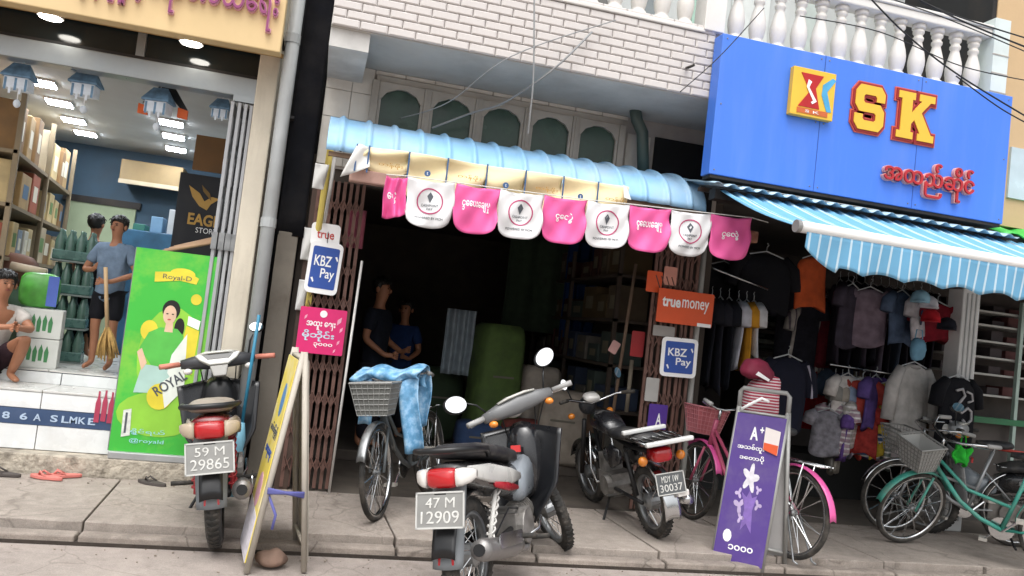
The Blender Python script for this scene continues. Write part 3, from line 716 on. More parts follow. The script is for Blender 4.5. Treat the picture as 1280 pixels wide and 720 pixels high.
KB = mat('sign_blue', '#2c4f9f', .4, var=.04); ORA = mat('sign_orange', '#d8562a', .4, var=.05)
def kbz(label, c, w_, h_, rz, tilt):
    t = thing('payment_sign', label, 'sign', c, rz, group='blue payment signs')
    M = frame(0, 0, 0) @ Matrix.Rotation(tilt, 4, 'Z')
    MB().prism(rrect(w_, h_, .04), M, -.01, .0).build('board', PRINTW, t, bevel=.002)
    MB().prism(rrect(w_*.8, h_*.8, .015), M, .0, .002).build('blue_field', KB, t)
    text('KBZ', M @ Matrix.Translation((-.02*w_/.33, h_*.13, .002)), w_*.52, h_*.2, PRINTW, t, bold=.015, depth=.002)
    text('Pay', M @ Matrix.Translation((.04*w_/.33, -h_*.13, .002)), w_*.42, h_*.24, PRINTW, t, bold=.012, depth=.002)
    for dx, dy in ((w_*.33, h_*.2), (-w_*.31, -h_*.25)):
        MB().prism([(dx-.012, dy+.014), (dx+.008, dy-.02), (dx+.014, dy-.008), (dx+.002, dy+.02)], M, .002, .004).build('mark', PRINTW, t)
    MB().tube([(0, .0, h_*.48), (0, .03, h_*.75)], .003, 5).build('hanging_wire', DARKM, t)
p = at(405, 335, 6.27); kbz('tall blue payment sign wired to the left gate', tuple(p), .25, .40, R(8), R(-2))
p = at(849, 447, 6.30); kbz('square blue payment sign wired to the right gate below the orange sign', tuple(p), .335, .335, 0, R(1))
t = thing('small_sign', 'small white sign with red lettering above the blue payment sign', 'sign', tuple(at(407, 294, 6.29)), R(8))
MB().prism(rrect(.22, .18, .03), frame(0, 0, 0), -.006, 0).build('board', PRINTW, t)
text('true', frame(0, -.001, 0), .13, .055, mat('print_red', '#c33a34', .5), t, bold=.01, depth=.002)
t = thing('money_sign', 'orange rectangular money sign wired to the right gate', 'sign', tuple(at(857, 385, 6.29)))
MB().prism(rrect(.52, .29, .012), frame(0, 0, 0), -.012, 0).build('board', ORA, t, bevel=.002)
text('true', frame(-.135, -.001, .035), .17, .085, PRINTW, t, bold=.03, depth=.002)
text('money', frame(.09, -.001, .02), .25, .105, PRINTW, t, bold=.008, depth=.002)
MB().box(.12, .25, -.004, -.002, -.145, -.115).build('white_tab', PRINTW, t)
t = thing('pink_poster', 'bright pink promotion poster hung on the left gate above the yellow stand', 'poster', tuple(at(402, 414, 6.27)), R(4), s=1.09)
PKS = mat('poster_pink', '#d8276f', .45, var=.06)
MB().prism(rrect(.32, .32, .01), frame(0, 0, 0), -.006, 0).build('board', PKS, t)
MB().prism(circle(.0, .12, .025), frame(0, 0, 0), 0, .002).build('round_logo', PRINTW, t)
text('အထူး \u1031ဈး', frame(-.01, -.0, .035), .2, .06, PRINTW, t, bold=.02, depth=.002)
text('မိုဘိုင်း', frame(-.02, -.0, -.035), .22, .075, mat('print_paleblue', '#bcd3e2', .5), t, bold=.025, depth=.002)
text('၃၀၀၀', frame(.02, -.0, -.1), .13, .035, PRINTW, t, bold=.02, depth=.002)
for dx, dz, rr in ((.11, .08, .03), (.13, .02, .02), (.12, -.07, .018), (-.12, .09, .018), (.1, -.13, .015)):
    MB().prism([(dx-rr*.4, dz-rr), (dx+rr*.5, dz-rr*.2), (dx+rr*.6, dz+rr), (dx-rr*.3, dz+rr*.3)], frame(0, 0, 0), 0, .002).build('mark', mat('print_palepink', '#eda3bd', .5), t)

# small stuff behind the right gate signs
def card(name, label, u, v, Y, w_, h_, m, cat='poster', txt=None, tm=None, rz=0, tilt=0):
    t = thing(name, label, cat, tuple(at(u, v, Y)), rz)
    M = frame(0, 0, 0) @ Matrix.Rotation(tilt, 4, 'Z')
    MB().prism(rrect(w_, h_, .012), M, -.006, 0).build('board', m, t)
    if txt: text(txt, M, w_*.6, h_*.35, tm or PRINTW, t, bold=.02, depth=.002)
    return t
PURS = mat('sign_purple', '#4f2f8c', .5, var=.06)
t = card('purple_sign', 'small purple card with a white letter hanging on the right gate', 822, 521, 6.33, .17, .21, PURS, 'sign')
text('A', frame(.01, -.001, -.02), .05, .1, PRINTW, t, bold=.02, depth=.002)
card('paper_notice', 'grey paper notice above the small purple card', 815, 487, 6.33, .12, .2, mat('grey_paper', '#a4a29e', .7, var=.1), 'notice')
card('orange_card', 'plain orange card behind the orange money sign', 818, 352, 6.34, .14, .18, ORA, 'sign')
card('pale_card', 'pale pink card beside the plain orange card under the pennants', 838, 345, 6.34, .12, .16, mat('pale_pink', '#c98d7d', .7), 'sign')
card('red_card', 'dark red card hanging inside the right gate', 797, 430, 6.45, .12, .22, mat('dark_red', '#8e2427', .7), 'sign')
card('pink_card', 'little pale pink card pinned beside the leaning stick', 768, 434, 6.6, .08, .11, mat('pale_pink2', '#b98f8a', .7), 'sign', tilt=R(-25))
card('pale_sack', 'pale folded sheet tucked under the orange money sign', 830, 414, 6.33, .2, .09, mat('grey_paper2', '#8f8b87', .7), 'sheet')

# ================================================================== BLUE SIGN SHOP
SKB = mat('sign_bright_blue', '#4479dc', .42, var=.05, scale=1.2, dirt=.3, dcol='#6f8fd0', dscale=1.5, dstretch=(3, 1, .35))
SKY_ = mat('sign_yellow', '#e6b63c', .35, var=.04); SKR = mat('sign_dark_red', '#8e1f22', .4, var=.05); SKO = mat('sign_coral', '#cf5a4a', .4, var=.05)
sk = thing('shop_sign', 'large bright blue box sign with yellow SK letters and Burmese lettering', 'sign', (4, 5.4, 2.82))
MB().box(2.70, 5.36, 5.4, 5.535, 2.825, 3.895).build('box', SKB, sk, bevel=.006, world=True)
MB().box(2.715, 5.345, 5.41, 5.53, 2.80, 2.823).build('bottom_trim', DARKM, sk, world=True)
for x in (3.585, 4.475): MB().box(x-.0025, x+.0025, 5.3975, 5.4005, 2.83, 3.89).build('panel_seam', mat('seam_blue', '#2f56a3', .5), sk, world=True)
for x in (2.74, 3.55, 3.62, 4.44, 4.51, 5.32):
    for z in (2.86, 3.36, 3.86): MB().lathe([(.007, 0), (.005, .004)], frame(x, 5.4, z), 8).build('fixing', STEEL, sk, world=True)
def on_sign(u, v): return at(u, v, 5.398)
lg = on_sign(1012, 119); F = frame(lg.x, 5.399, lg.z)
s_ = .37
MB().prism([(-s_/2, -s_/2), (s_/2, -s_/2), (s_/2, s_/2), (-s_/2, s_/2)], F, 0, .05).build('logo_plate', SKY_, sk, bevel=.004, world=True)
k = s_/2; F2 = F @ Matrix.Translation((0, 0, .0505))
MB().prism([(-.12, .145), (.075, .145), (.015, .04), (.06, -.115), (-.125, -.115), (-.035, .01)], F2, 0, .004).build('logo_red', mat('logo_red', '#b3161b', .4), sk, world=True)
MB().prism([(-.055, .10), (-.025, .085), (-.045, .04), (.03, -.06), (-.005, -.085), (-.02, -.07), (.0, -.06), (-.065, .04)], F2, .004, .007).build('logo_s', PRINTW, sk, world=True)
MB().prism([(.075, .08), (.155, .145), (.185, .13), (.115, .03), (.165, -.12), (.125, -.125), (.07, .0)], F2, 0, .004).build('logo_blue', mat('logo_blue', '#4aa0cc', .4), sk, world=True)
MB().prism([(-.13, -.165), (.135, -.165), (.135, -.125), (-.13, -.125)], F2, 0, .004).build('logo_strip', mat('logo_orange', '#c4622e', .4), sk, world=True)
text('SINCE 2009' if 0 else 'S K', F2 @ Matrix.Translation((0, -.145, .004)), .12, .02, PRINTW, sk, depth=.002, world=True)
Spoly = [(.15, 0), (.85, 0), (1, .15), (1, .45), (.85, .6), (.33, .6), (.28, .64), (.28, .75), (.33, .79), (.67, .79), (.72, .75), (.72, .66), (1, .66), (1, .85), (.85, 1), (.15, 1), (0, .85), (0, .55), (.15, .4), (.67, .4), (.72, .36), (.72, .25), (.67, .21), (.33, .21), (.28, .25), (.28, .34), (0, .34), (0, .15)]
Kpoly = [(0, 0), (.44, 0), (.44, .15), (.37, .15), (.37, .33), (.45, .42), (.62, .15), (.56, .15), (.56, 0), (1, 0), (1, .15), (.92, .15), (.63, .6), (.86, .85), (.97, .85), (.97, 1), (.55, 1), (.55, .85), (.62, .85), (.37, .57), (.37, .85), (.44, .85), (.44, 1), (0, 1), (0, .85), (.09, .85), (.09, .15), (0, .15)]
for nm, poly, ul, vt, ur, vb in (('letter_s', Spoly, 1066, 107, 1103, 165), ('letter_k', Kpoly, 1119, 117, 1166, 177)):
    a = on_sign(ul, (vt+vb)/2); b = on_sign(ur, (vt+vb)/2)
    tp_ = on_sign((ul+ur)/2, vt).z; bt_ = on_sign((ul+ur)/2, vb).z
    wd = b.x-a.x; hh = tp_-bt_-.01
    F = frame(a.x, 5.399, (tp_+bt_)/2-hh/2)
    def off(poly, d, wd=wd, hh=hh):
        pts = [Vector((x*wd, y*hh)) for x, y in poly]; n = len(pts); out = []
        for i in range(n):
            e1 = (pts[i]-pts[i-1]).normalized(); e2 = (pts[(i+1) % n]-pts[i]).normalized()
            n1 = Vector((e1.y, -e1.x)); n2 = Vector((e2.y, -e2.x)); q = (n1+n2)
            q = q/max(.35, 1+n1.dot(n2)); out.append(tuple(pts[i]+q*d))
        return out
    MB().prism(off(poly, .028), F, .0, .012).build(nm+'_rim', SKO, sk, world=True)
    MB().prism(off(poly, .018), F, .0125, .02).build(nm+'_outline', SKR, sk, world=True)
    MB().prism(off(poly, 0), F, .0205, .028).build(nm, SKY_, sk, world=True)
a = on_sign(1158, 226)
st = 'အထည်ဆိုင်'
text(st, frame(a.x, 5.399, a.z), .86, .29, mat('letter_pale_rim', '#d9a09a', .5), sk, 'letter_backing', depth=.03, bold=.05, world=True)
text(st, frame(a.x, 5.366, a.z), .85, .28, mat('letter_red', '#b3232c', .45), sk, 'lettering', depth=.012, bold=.012, world=True)

# corrugated tin edge below the sign
TIN = mat('tin_sheet', '#8fa9ba', .45, .4, var=.15, scale=5, dirt=.5, dcol='#6d6f70', dscale=4)
t = thing('tin_roof', 'wavy edged blue grey tin sheet below the blue sign', 'roof sheet', (4, 5.6, 2.75))
MB().sheet(lambda u, v: (2.72+2.75*u, 5.33+1.05*v, 2.745-.02*u+.014*math.sin(u*2.75/.125*2*math.pi)+.20*v), 260, 3, .004).build('corrugated_sheet', TIN, t, smooth=True, world=True)
MB().box(2.75, 5.45, 5.62, 5.66, 2.735, 2.765).build('batten', mat('dark_wood', '#3e3029', .8, var=.25), t, world=True)
MB().box(2.9, 3.22, 5.5, 5.58, 2.38, 2.47).build('fascia_board', mat('carved_wood', '#7a4a3a', .8, var=.3, scale=15, dirt=.5, dcol='#b09a7e', dscale=10), t, bevel=.01, world=True)
# striped retractable awning
STR = mat('awning_stripe', '#659fc2', .7, var=.06, scale=6, stripe=(0, .074, .2, '#b4cbd8'))
aw2 = thing('striped_awning', 'blue and white striped retractable awning of the clothes shop', 'awning', (4.8, 4.9, 2.3), group='shop awnings')
fx0, fx1 = 2.84, 7.4; FY, FZ = 4.35, 2.338; 
MB().sheet(lambda u, v: (fx0+(fx1-fx0)*u, FY+.02+1.12*v, FZ-.03*u+.40*v+.010*math.sin(u*(fx1-fx0)/.11*2*math.pi)*(.3+v*.7)-.03*math.sin(math.pi*v)), 200, 8, .004).build('canopy', STR, aw2, smooth=True, world=True)
MB().tube([(fx0-.02, FY, FZ), (fx1, FY, FZ-.03)], .037, 14).build('front_bar', mat('white_bar', '#e6e6e4', .4, var=.03), aw2, smooth=True, world=True)
MB().tube([(fx0-.05, FY, FZ), (fx0-.022, FY, FZ)], .040, 14).build('end_cap', GREYM, aw2, world=True)
def val(u, v):
    x = fx0+.02+(fx1-fx0-.05)*u; ph = ((x-fx0)/.30) % 1.0
    L = .235+.03*abs(math.sin(math.pi*ph)) - (.09*max(0, 1-(x-fx0)/.28))*0
    L = .22-.032*abs(math.cos(math.pi*ph))
    if x < fx0+.28: L = .06+.16*min(1, ((x-fx0)/.26))**.6
    return (x, FY-.02+.012*math.sin(x*17)*v+.02*v, FZ-.03-.03*u-L*v)
MB().sheet(val, 240, 8, .003).build('valance', STR, aw2, smooth=True, world=True)
for x in (3.3, 5.0, 6.8):
    MB().tube([(x, FY+.05, FZ-.04), (x+.25, 4.95, 2.42), (x, 5.46, 2.62)], .016, 8).build('arm', GREYM, aw2, smooth=True, world=True)
# room
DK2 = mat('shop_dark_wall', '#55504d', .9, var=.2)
rm = thing('clothes_shop_room', 'dim clothes shop room under the striped awning', 'shop', (5.5, 8, .1))
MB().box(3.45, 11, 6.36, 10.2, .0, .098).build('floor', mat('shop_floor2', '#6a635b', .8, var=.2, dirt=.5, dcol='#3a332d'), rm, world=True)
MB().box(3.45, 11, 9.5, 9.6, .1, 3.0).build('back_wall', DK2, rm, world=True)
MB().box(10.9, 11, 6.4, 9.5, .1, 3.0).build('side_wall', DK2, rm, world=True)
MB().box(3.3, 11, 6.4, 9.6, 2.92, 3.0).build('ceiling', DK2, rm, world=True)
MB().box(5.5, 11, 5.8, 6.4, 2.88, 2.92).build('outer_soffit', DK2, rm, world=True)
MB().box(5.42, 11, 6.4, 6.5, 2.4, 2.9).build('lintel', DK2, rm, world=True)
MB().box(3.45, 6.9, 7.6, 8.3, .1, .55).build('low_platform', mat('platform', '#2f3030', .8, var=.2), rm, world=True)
pc = at(1207, 420, 6.4)
post = thing('white_post', 'white shop post behind the black printed shirt', 'post', (pc.x, 6.4, .1))
MB().box(pc.x-.1, pc.x+.1, 6.36, 6.55, .1, 2.39).build('shaft', mat('post_white', '#d6d8d8', .5, var=.05, dirt=.2), post, bevel=.01, world=True)
for dx in (-.05, .0, .05): MB().box(pc.x+dx-.006, pc.x+dx+.006, 6.352, 6.36, .2, 2.35).build('fluting', mat('post_grey', '#a9adae', .5), post, world=True)

MB().box(2.8, 7.5, 5.46, 5.56, 2.66, 2.74).build('mounting_rail', DARKM, aw2, world=True)
# ---------- clothes
def cloth(name, c, v=.18): return mat(name, c, .9, var=v, scale=11, bump=.5, bscale=13, spec=.2)
HANG = mat('hanger_plastic', '#bfc3c6', .4)
def garment(label, loc, rz, w_, h_, m, sleeve=.22, name='hanging_shirt', group=None, print_m=None, depth=.05, collar=None, stand=False):
    t = thing(name, label, 'shirt', loc, rz, group)
    mb_ = MB(); n = 26; secs = 12; vs = []; ph = random.uniform(0, 6)
    for j in range(secs+1):
        v = j/secs; z = -h_*v
        hw = w_/2*(.30+.70*min(1, (v/.12))**.6) if v < .12 else w_/2*(1+.06*(v-.12))
        hd = depth*(.35+.65*min(1, v/.18))
        for i in range(n):
            a = 2*math.pi*i/n
            fo = 1+.34*v*math.sin(a*5+ph+2*v)+.2*v*math.sin(a*9+2*ph)
            vs.append((hw*math.cos(a)*(1+.05*v*math.sin(ph*3+4*v)), hd*fo*math.sin(a)+.02*v*math.sin(ph+3*v), z-.03*math.sin(a*2+ph)*v))
    fs = [(j*n+i, j*n+(i+1) % n, (j+1)*n+(i+1) % n, (j+1)*n+i) for j in range(secs) for i in range(n)]
    fs += [tuple(range(n)), tuple(secs*n+i for i in range(n))]
    mb_.add(vs, fs)
    if sleeve:
        for sg in (-1, 1):
            x0 = sg*w_*.42
            mb_.tube([(x0*.85, 0, -.05*h_), (sg*w_*.56, 0, -.05*h_-sleeve*.35), (sg*w_*.64, 0, -.05*h_-sleeve)], [.045, .065, .06], 10)
    mb_.build('garment_body', m, t, smooth=True)
    if collar: MB().tube([(math.cos(a)*w_*.16, math.sin(a)*depth*.5, -.005-.03*(1-math.sin(a))*.5) for a in [2*math.pi*i/14 for i in range(14)]], .01, 6, closed=True).build('collar', collar, t)
    hk = MB(); hk.tube([(-w_*.35, 0, -.02), (0, 0, .03), (w_*.35, 0, -.02)], .006, 6); hk.tube([(0, 0, .03), (0, 0, .07), (.02, 0, .09), (.0, 0, .105)], .003, 6)
    hk.build('hanger', HANG, t)
    return t
# rail of edge-on shirts by the gate
def rail(label, a, b):
    t = thing('clothes_rail', label, 'rail', tuple(a)); MB().tube([a, b], .012, 8).build('bar', CHROME, t, smooth=True, world=True); return t
ra, rb = at(880, 345, 6.75), at(958, 378, 6.75)
rail('short chrome rail of shirts beside the grey pole', ra+Vector((0, 0, .1)), rb+Vector((0, 0, .12)))
for u, vt, c, hgt, nm in [(890, 372, '#1c1d24', .8, 'black'), (900, 374, '#23242c', .85, 'charcoal'), (911, 375, '#181a22', .8, 'blue black'), (923, 377, '#b9bcc6', .62, 'pale grey'), (933, 378, '#c08a2b', .62, 'mustard yellow'), (942, 379, '#c3c6cb', .5, 'light grey')]:
    p = at(u, vt, 6.75)
    garment('%s shirt seen edge on, on the short rail beside the grey pole' % nm, tuple(p), R(80), .36, hgt, cloth('cl_'+c, c), .2, group='edge-on shirts on the short rail', depth=.028)
# dark jackets row
cols = ['#3a3440', '#23232b', '#1c1c22', '#4b4552', '#2a2a33', '#6a6270', '#18181e', '#4a5566', '#24222a', '#54505c', '#1b1b20', '#2a262e']
rail('long chrome rail of dark clothes under the striped awning', at(1040, 345, 7.25)+Vector((0, 0, .1)), at(1180, 368, 7.25)+Vector((0, 0, .1)))
for i, c in enumerate(cols):
    u = 1050+i*10.2; p = at(u, 352+(u-1050)*.13, 7.2)
    garment('%s shirt, %s from the back shelf end of the long rail' % (['plum grey', 'dark navy', 'black', 'grey violet', 'navy', 'dusty mauve', 'deep black', 'slate blue', 'dark plum', 'mid grey', 'coal black', 'dark brown grey'][i], ['first', 'second', 'third', 'fourth', 'fifth', 'sixth', 'seventh', 'eighth', 'ninth', 'tenth', 'eleventh', 'twelfth'][i]), tuple(p), R(70+random.uniform(-8, 8)), .45, random.uniform(.75, .95), cloth('cd_'+c, c), .3, group='dark shirts on the long rail', depth=.034)
# children clothes row
cols = [('#8f8d88', .85), ('#a39c92', .9), ('#8ea0bb', .75), ('#b0a6b4', .72), ('#b8433a', .72), ('#7d3a86', .7), ('#c9bfc6', .7), ('#8a7fae', .68), ('#c2b8c0', .72), ('#c9a030', .68)]
rail('low rail of small coloured clothes in the clothes shop', at(1036, 468, 6.95)+Vector((0, 0, .1)), at(1128, 482, 6.95)+Vector((0, 0, .1)))
nms = ['grey', 'beige grey', 'pale blue', 'lilac grey', 'red', 'violet', 'pinkish white', 'lavender', 'off white', 'yellow']
for i, (c, h_) in enumerate(cols):
    u = 1044+i*8.6; p = at(u, 474+(u-1044)*.14, 6.9)
    garment('%s small garment hanging on the low rail' % nms[i], tuple(p), R(60), .34, h_, cloth('cc_'+c, c), .16, group='small garments on the low rail', depth=.04)
# front-facing garments
t = garment('grey white long shirt hung beside the white post', tuple(at(1143, 456, 6.45)), R(5), .42, .70, cloth('greywhite', '#b3b0ad'), .5, depth=.05, collar=cloth('greywhite2', '#8f8c8a'))
t = garment('black shirt with white curling print hung before the white post', tuple(at(1198, 472, 6.25)), R(12), .46, .62, cloth('black_cloth', '#17181d'), .24, depth=.06)
MB().tube([Vector((x, -.072-.008*math.cos(x*9), z)) for x, z in [(-.12, -.12), (-.04, -.10), (.0, -.16), (-.06, -.22), (-.10, -.28), (-.03, -.32), (.05, -.27), (.11, -.30), (.12, -.38), (.05, -.42), (-.01, -.38)]], .013, 6).build('curl_print', cloth('print_grey', '#a9a8aa'), t, smooth=True)
MB().tube([Vector((x, -.072-.008*math.cos(x*9), z)) for x, z in [(.02, -.12), (.1, -.14), (.12, -.2), (.05, -.22)]], .011, 6).build('curl_print', cloth('print_grey', '#a9a8aa'), t, smooth=True)
MB().tube([Vector((x, -.07, z)) for x, z in [(-.16, -.40), (-.08, -.45), (-.10, -.52), (-.17, -.50)]], .012, 6).build('curl_print', cloth('print_grey', '#a9a8aa'), t, smooth=True)
t = garment('navy shirt with pale piping hung behind the striped bundle', tuple(at(985, 447, 6.4)), R(-10), .38, .66, cloth('navy_cloth', '#1b1d2a'), .3, depth=.07)
MB().tube([(.17, -.05, -.05), (.22, -.05, -.2), (.23, -.05, -.34)], .012, 6).build('piping', cloth('piping', '#9a96a4'), t)
garment('orange shirt hung high under the striped awning edge', tuple(at(1016, 322, 6.9)), R(6), .34, .50, cloth('orange_cloth', '#b5522c'), 0, depth=.05)
garment('black jacket hung high beside the orange shirt', tuple(at(958, 318, 6.9)), R(0), .55, .55, cloth('black_cloth', '#17181d'), .3, depth=.07)
garment('black jacket hung high next to the pennant end', tuple(at(905, 330, 7.1)), R(10), .45, .7, cloth('black_cloth', '#17181d'), .3, depth=.07)
t = thing('red_cloth', 'dark red cloth panel hanging at the back of the clothes shop', 'cloth', tuple(at(1025, 495, 7.5)))
p0, p1 = at(1000, 455, 7.5), at(1052, 540, 7.5)
MB().sheet(lambda u, v: (p0.x+(p1.x-p0.x)*u, 7.5+.03*math.sin(u*16), p0.z+(p1.z-p0.z)*v), 24, 6, .004).build('panel', cloth('red_panel', '#7d1a1e'), t, smooth=True, world=True)
# caps and bags by the post
for u, v, c, lb in [(1163, 402, '#a8202a', 'red cap'), (1160, 385, '#c6c6ce', 'white cap'), (1150, 378, '#8fb9cd', 'pale blue cap'), (1183, 412, '#22242e', 'dark navy cap')]:
    p = at(u, v, 6.3)
    t = thing('cap', lb+' hanging on the rail end near the white post', 'cap', tuple(p), random.uniform(-1, 1), group='caps near the white post')
    MB().lathe([(.085, 0), (.084, .04), (.07, .085), (.035, .11), (.004, .118)], n=16).build('crown', cloth('cap_'+c, c), t, smooth=True)
    MB().prism([(.06*math.cos(a), -.05-.09*math.sin(a)) for a in [math.pi*i/8 for i in range(9)]]+[(-.08, -.02), (.08, -.02)][::1], None, -.004, .006).build('brim', cloth('capb_'+c, c), t)
t = thing('blue_bag', 'pale blue plastic bag hanging beside the white post', 'bag', tuple(at(1148, 430, 6.28)))
p = at(1148, 442, 6.28)
MB().loft([(-.04, 0, .06, .02), (-.02, 0, .07, .10), (0.02, 0, .07, .11), (.04, 0, .05, .06)], 12, Matrix.Translation((0, 0, -.05))).build('body', cloth('blue_bag', '#6f9db8'), t, smooth=True)
MB().tube([(-.04, 0, .05), (-.03, 0, .13), (.03, 0, .13), (.04, 0, .05)], .006, 6).build('handle', cloth('blue_bag', '#6f9db8'), t)
t = thing('green_bag', 'bright green plastic bag hanging behind the green bicycle handlebar', 'bag', tuple(at(1203, 568, 5.9)))
MB().sheet(lambda u, v: (.075*(2*u-1)*(.6+.5*v-.25*v*v)+.012*math.sin(9*v), .03*math.sin(5*u+3*v)+.02*math.sin(11*u), .06-.15*v+.02*math.sin(7*u)), 14, 10, .02).build('body', cloth('lime_bag', '#35b83e', .3), t, smooth=True)
MB().tube([(-.03, 0, .07), (-.02, 0, .16), (.02, 0, .16), (.03, 0, .07)], .006, 6).build('handle', cloth('lime_bag', '#35c43e'), t)
# folded stacks on a back shelf
shf = thing('back_shelf', 'dim back shelf of folded greenish clothes behind the short rail', 'shelf', tuple(at(995, 450, 8.0)))
sa, sb = at(925, 440, 8.2), at(1060, 452, 8.2)
for k in range(5):
    z_ = 1.35+.26*k
    MB().box(sa.x, sb.x, 8.0, 8.5, z_-.02, z_).build('board', mat('dark_shelf', '#3d3a36', .7), shf, world=True)
for x in (sa.x, sb.x): MB().box(x-.02, x+.02, 8.0, 8.5, .1, 2.6).build('upright', mat('dark_shelf', '#3d3a36'), shf, world=True)
fc = ['#5f6b66', '#4a5552', '#7b837e', '#38413f', '#66706f', '#8a8f8a', '#2f3836']
for k in range(4):
    for i in range(7):
        x = sa.x+.12+i*(sb.x-sa.x-.2)/6.5
        t = thing('folded_clothes', 'folded clothes on the %s board of the back shelf, %s from the gate' % (['lowest', 'second', 'third', 'highest'][k], ['first', 'second', 'third', 'fourth', 'fifth', 'sixth', 'seventh'][i]), 'clothes', (x, 8.2, 1.35+.26*k), random.uniform(-.1, .1), 'folded bundles on the back shelf')
        for q in range(3):
            MB().loft([(-.15, .03+.062*q, .08, .02), (-.13, .03+.062*q, .095, .029), (.13, .03+.062*q, .095, .029)], 10, p=3.5).build('fold', cloth('fold_'+fc[(i*3+k+q) % 7], fc[(i*3+k+q) % 7]), t, smooth=True)
# glass cabinet with white shelf edges at far right
cab = thing('display_cabinet', 'dark display cabinet with pale shelf edges right of the white post', 'cabinet', tuple(at(1245, 530, 6.9)))
c0, c1 = at(1213, 372, 6.9), at(1275, 520, 6.9); cx0 = pc.x+.22; cx1 = cx0+1.5
MB().box(cx0, cx1, 7.25, 7.3, .5, 2.4).build('back', DK2, cab, world=True)
for v in (384, 401, 421, 441, 462, 488):
    z_ = at(1235, v+5, 6.95).z
    MB().box(cx0, cx1, 6.9, 7.25, z_-.02, z_).build('shelf', mat('pale_shelf_edge', '#a9aaa6', .5, var=.15), cab, world=True)
    for j in range(7):
        hgt = random.uniform(.05, .11)
        if j % 3 != 2: MB().box(cx0+.05+j*.2, cx0+.2+j*.2, 6.98, 7.2, z_+.001, z_+hgt).build('stored_box', mat('stored_%d' % (j % 3), ['#3b3436', '#55302f', '#2f3a3c'][j % 3], .8), cab, world=True)
gx = at(1272, 450, 6.88).x
MB().box(gx-.02, gx+.02, 6.85, 6.89, .55, 2.4).build('door_frame', mat('pale_green_frame', '#9fb3ab', .5), cab, world=True)
zz = at(1260, 522, 6.85).z
MB().box(cx0-.05, cx1, 6.84, 6.95, zz-.08, zz-.02).build('green_sill', mat('green_sill', '#2f6b48', .6), cab, world=True)
MB().box(cx0-.05, cx1, 6.95, 7.3, .1, zz-.085).build('plinth', DK2, cab, world=True)
t = thing('red_rod', 'red rod lying across the far right behind the bicycles', 'rod', tuple(at(1250, 562, 6.3)))
MB().tube([at(1248, 561, 6.3), at(1310, 572, 6.3)], .015, 8).build('rod', mat('red_paint', '#b33a2e', .5), t, smooth=True, world=True)

# ---------- overhead wires
WIRE = mat('wire_black', '#15171a', .6, var=.1); WIREW = mat('wire_grey', '#8d8f90', .6, var=.1)
def wire(label, pts, r, m, sag=.0):
    t = thing('cable', label, 'cable', tuple(at(*pts[0])))
    P = [at(*q) for q in pts]; out = []
    n = 24
    for i in range(n+1):
        k = i/n*(len(P)-1); j = min(int(k), len(P)-2); f = k-j
        p0 = P[max(j-1, 0)]; p1 = P[j]; p2 = P[j+1]; p3 = P[min(j+2, len(P)-1)]
        q = .5*((2*p1)+(p2-p0)*f+(2*p0-5*p1+4*p2-p3)*f*f+(3*p1-p0-3*p2+p3)*f**3)
        out.append(q)
    MB().tube(out, r, 6).build('strand', m, t, smooth=True, world=True)
wire('pale cable hanging straight down before the white brick band', [(668, -30, 5.3), (667, 90, 5.3), (663, 140, 5.35), (660, 168, 5.4)], .006, WIREW)
wire('pale twisted cable looping below the soffit before the arched windows', [(740, 40, 5.5), (690, 88, 5.5), (630, 128, 5.9), (590, 141, 6.1), (540, 160, 6.2)], .008, WIREW)
wire('thin black cable crossing the brick band into the blue sign corner', [(955, 10, 5.2), (900, 70, 5.25), (850, 115, 5.3)], .004, WIRE)
wire('uppermost black street cable at the top right corner', [(1090, -30, 4.6), (1180, 14, 4.6), (1290, 50, 4.6)], .005, WIRE)
wire('second black street cable at the top right', [(1120, -15, 4.5), (1200, 25, 4.5), (1290, 62, 4.5)], .006, WIRE)
wire('third black street cable crossing before the balustrade rail', [(1060, -20, 4.7), (1180, 22, 4.7), (1290, 68, 4.7)], .004, WIRE)
wire('black drooping cable running from the rail across the blue sign', [(1085, -5, 4.9), (1135, 45, 4.9), (1200, 95, 4.9), (1290, 150, 4.9)], .006, WIRE)
wire('lower thin black cable across the balusters and blue sign', [(1000, 20, 5.0), (1100, 40, 5.0), (1200, 82, 5.0), (1290, 102, 5.0)], .004, WIRE)
wire('thin black cable slanting over the right end of the blue sign', [(1195, 95, 4.95), (1250, 135, 4.95), (1295, 160, 4.95)], .005, WIRE)
wire('thin dark cable running along the soffit under the brick band', [(500, 148, 6.3), (560, 128, 5.9), (640, 70, 5.52), (770, 25, 5.5)], .004, WIREW)

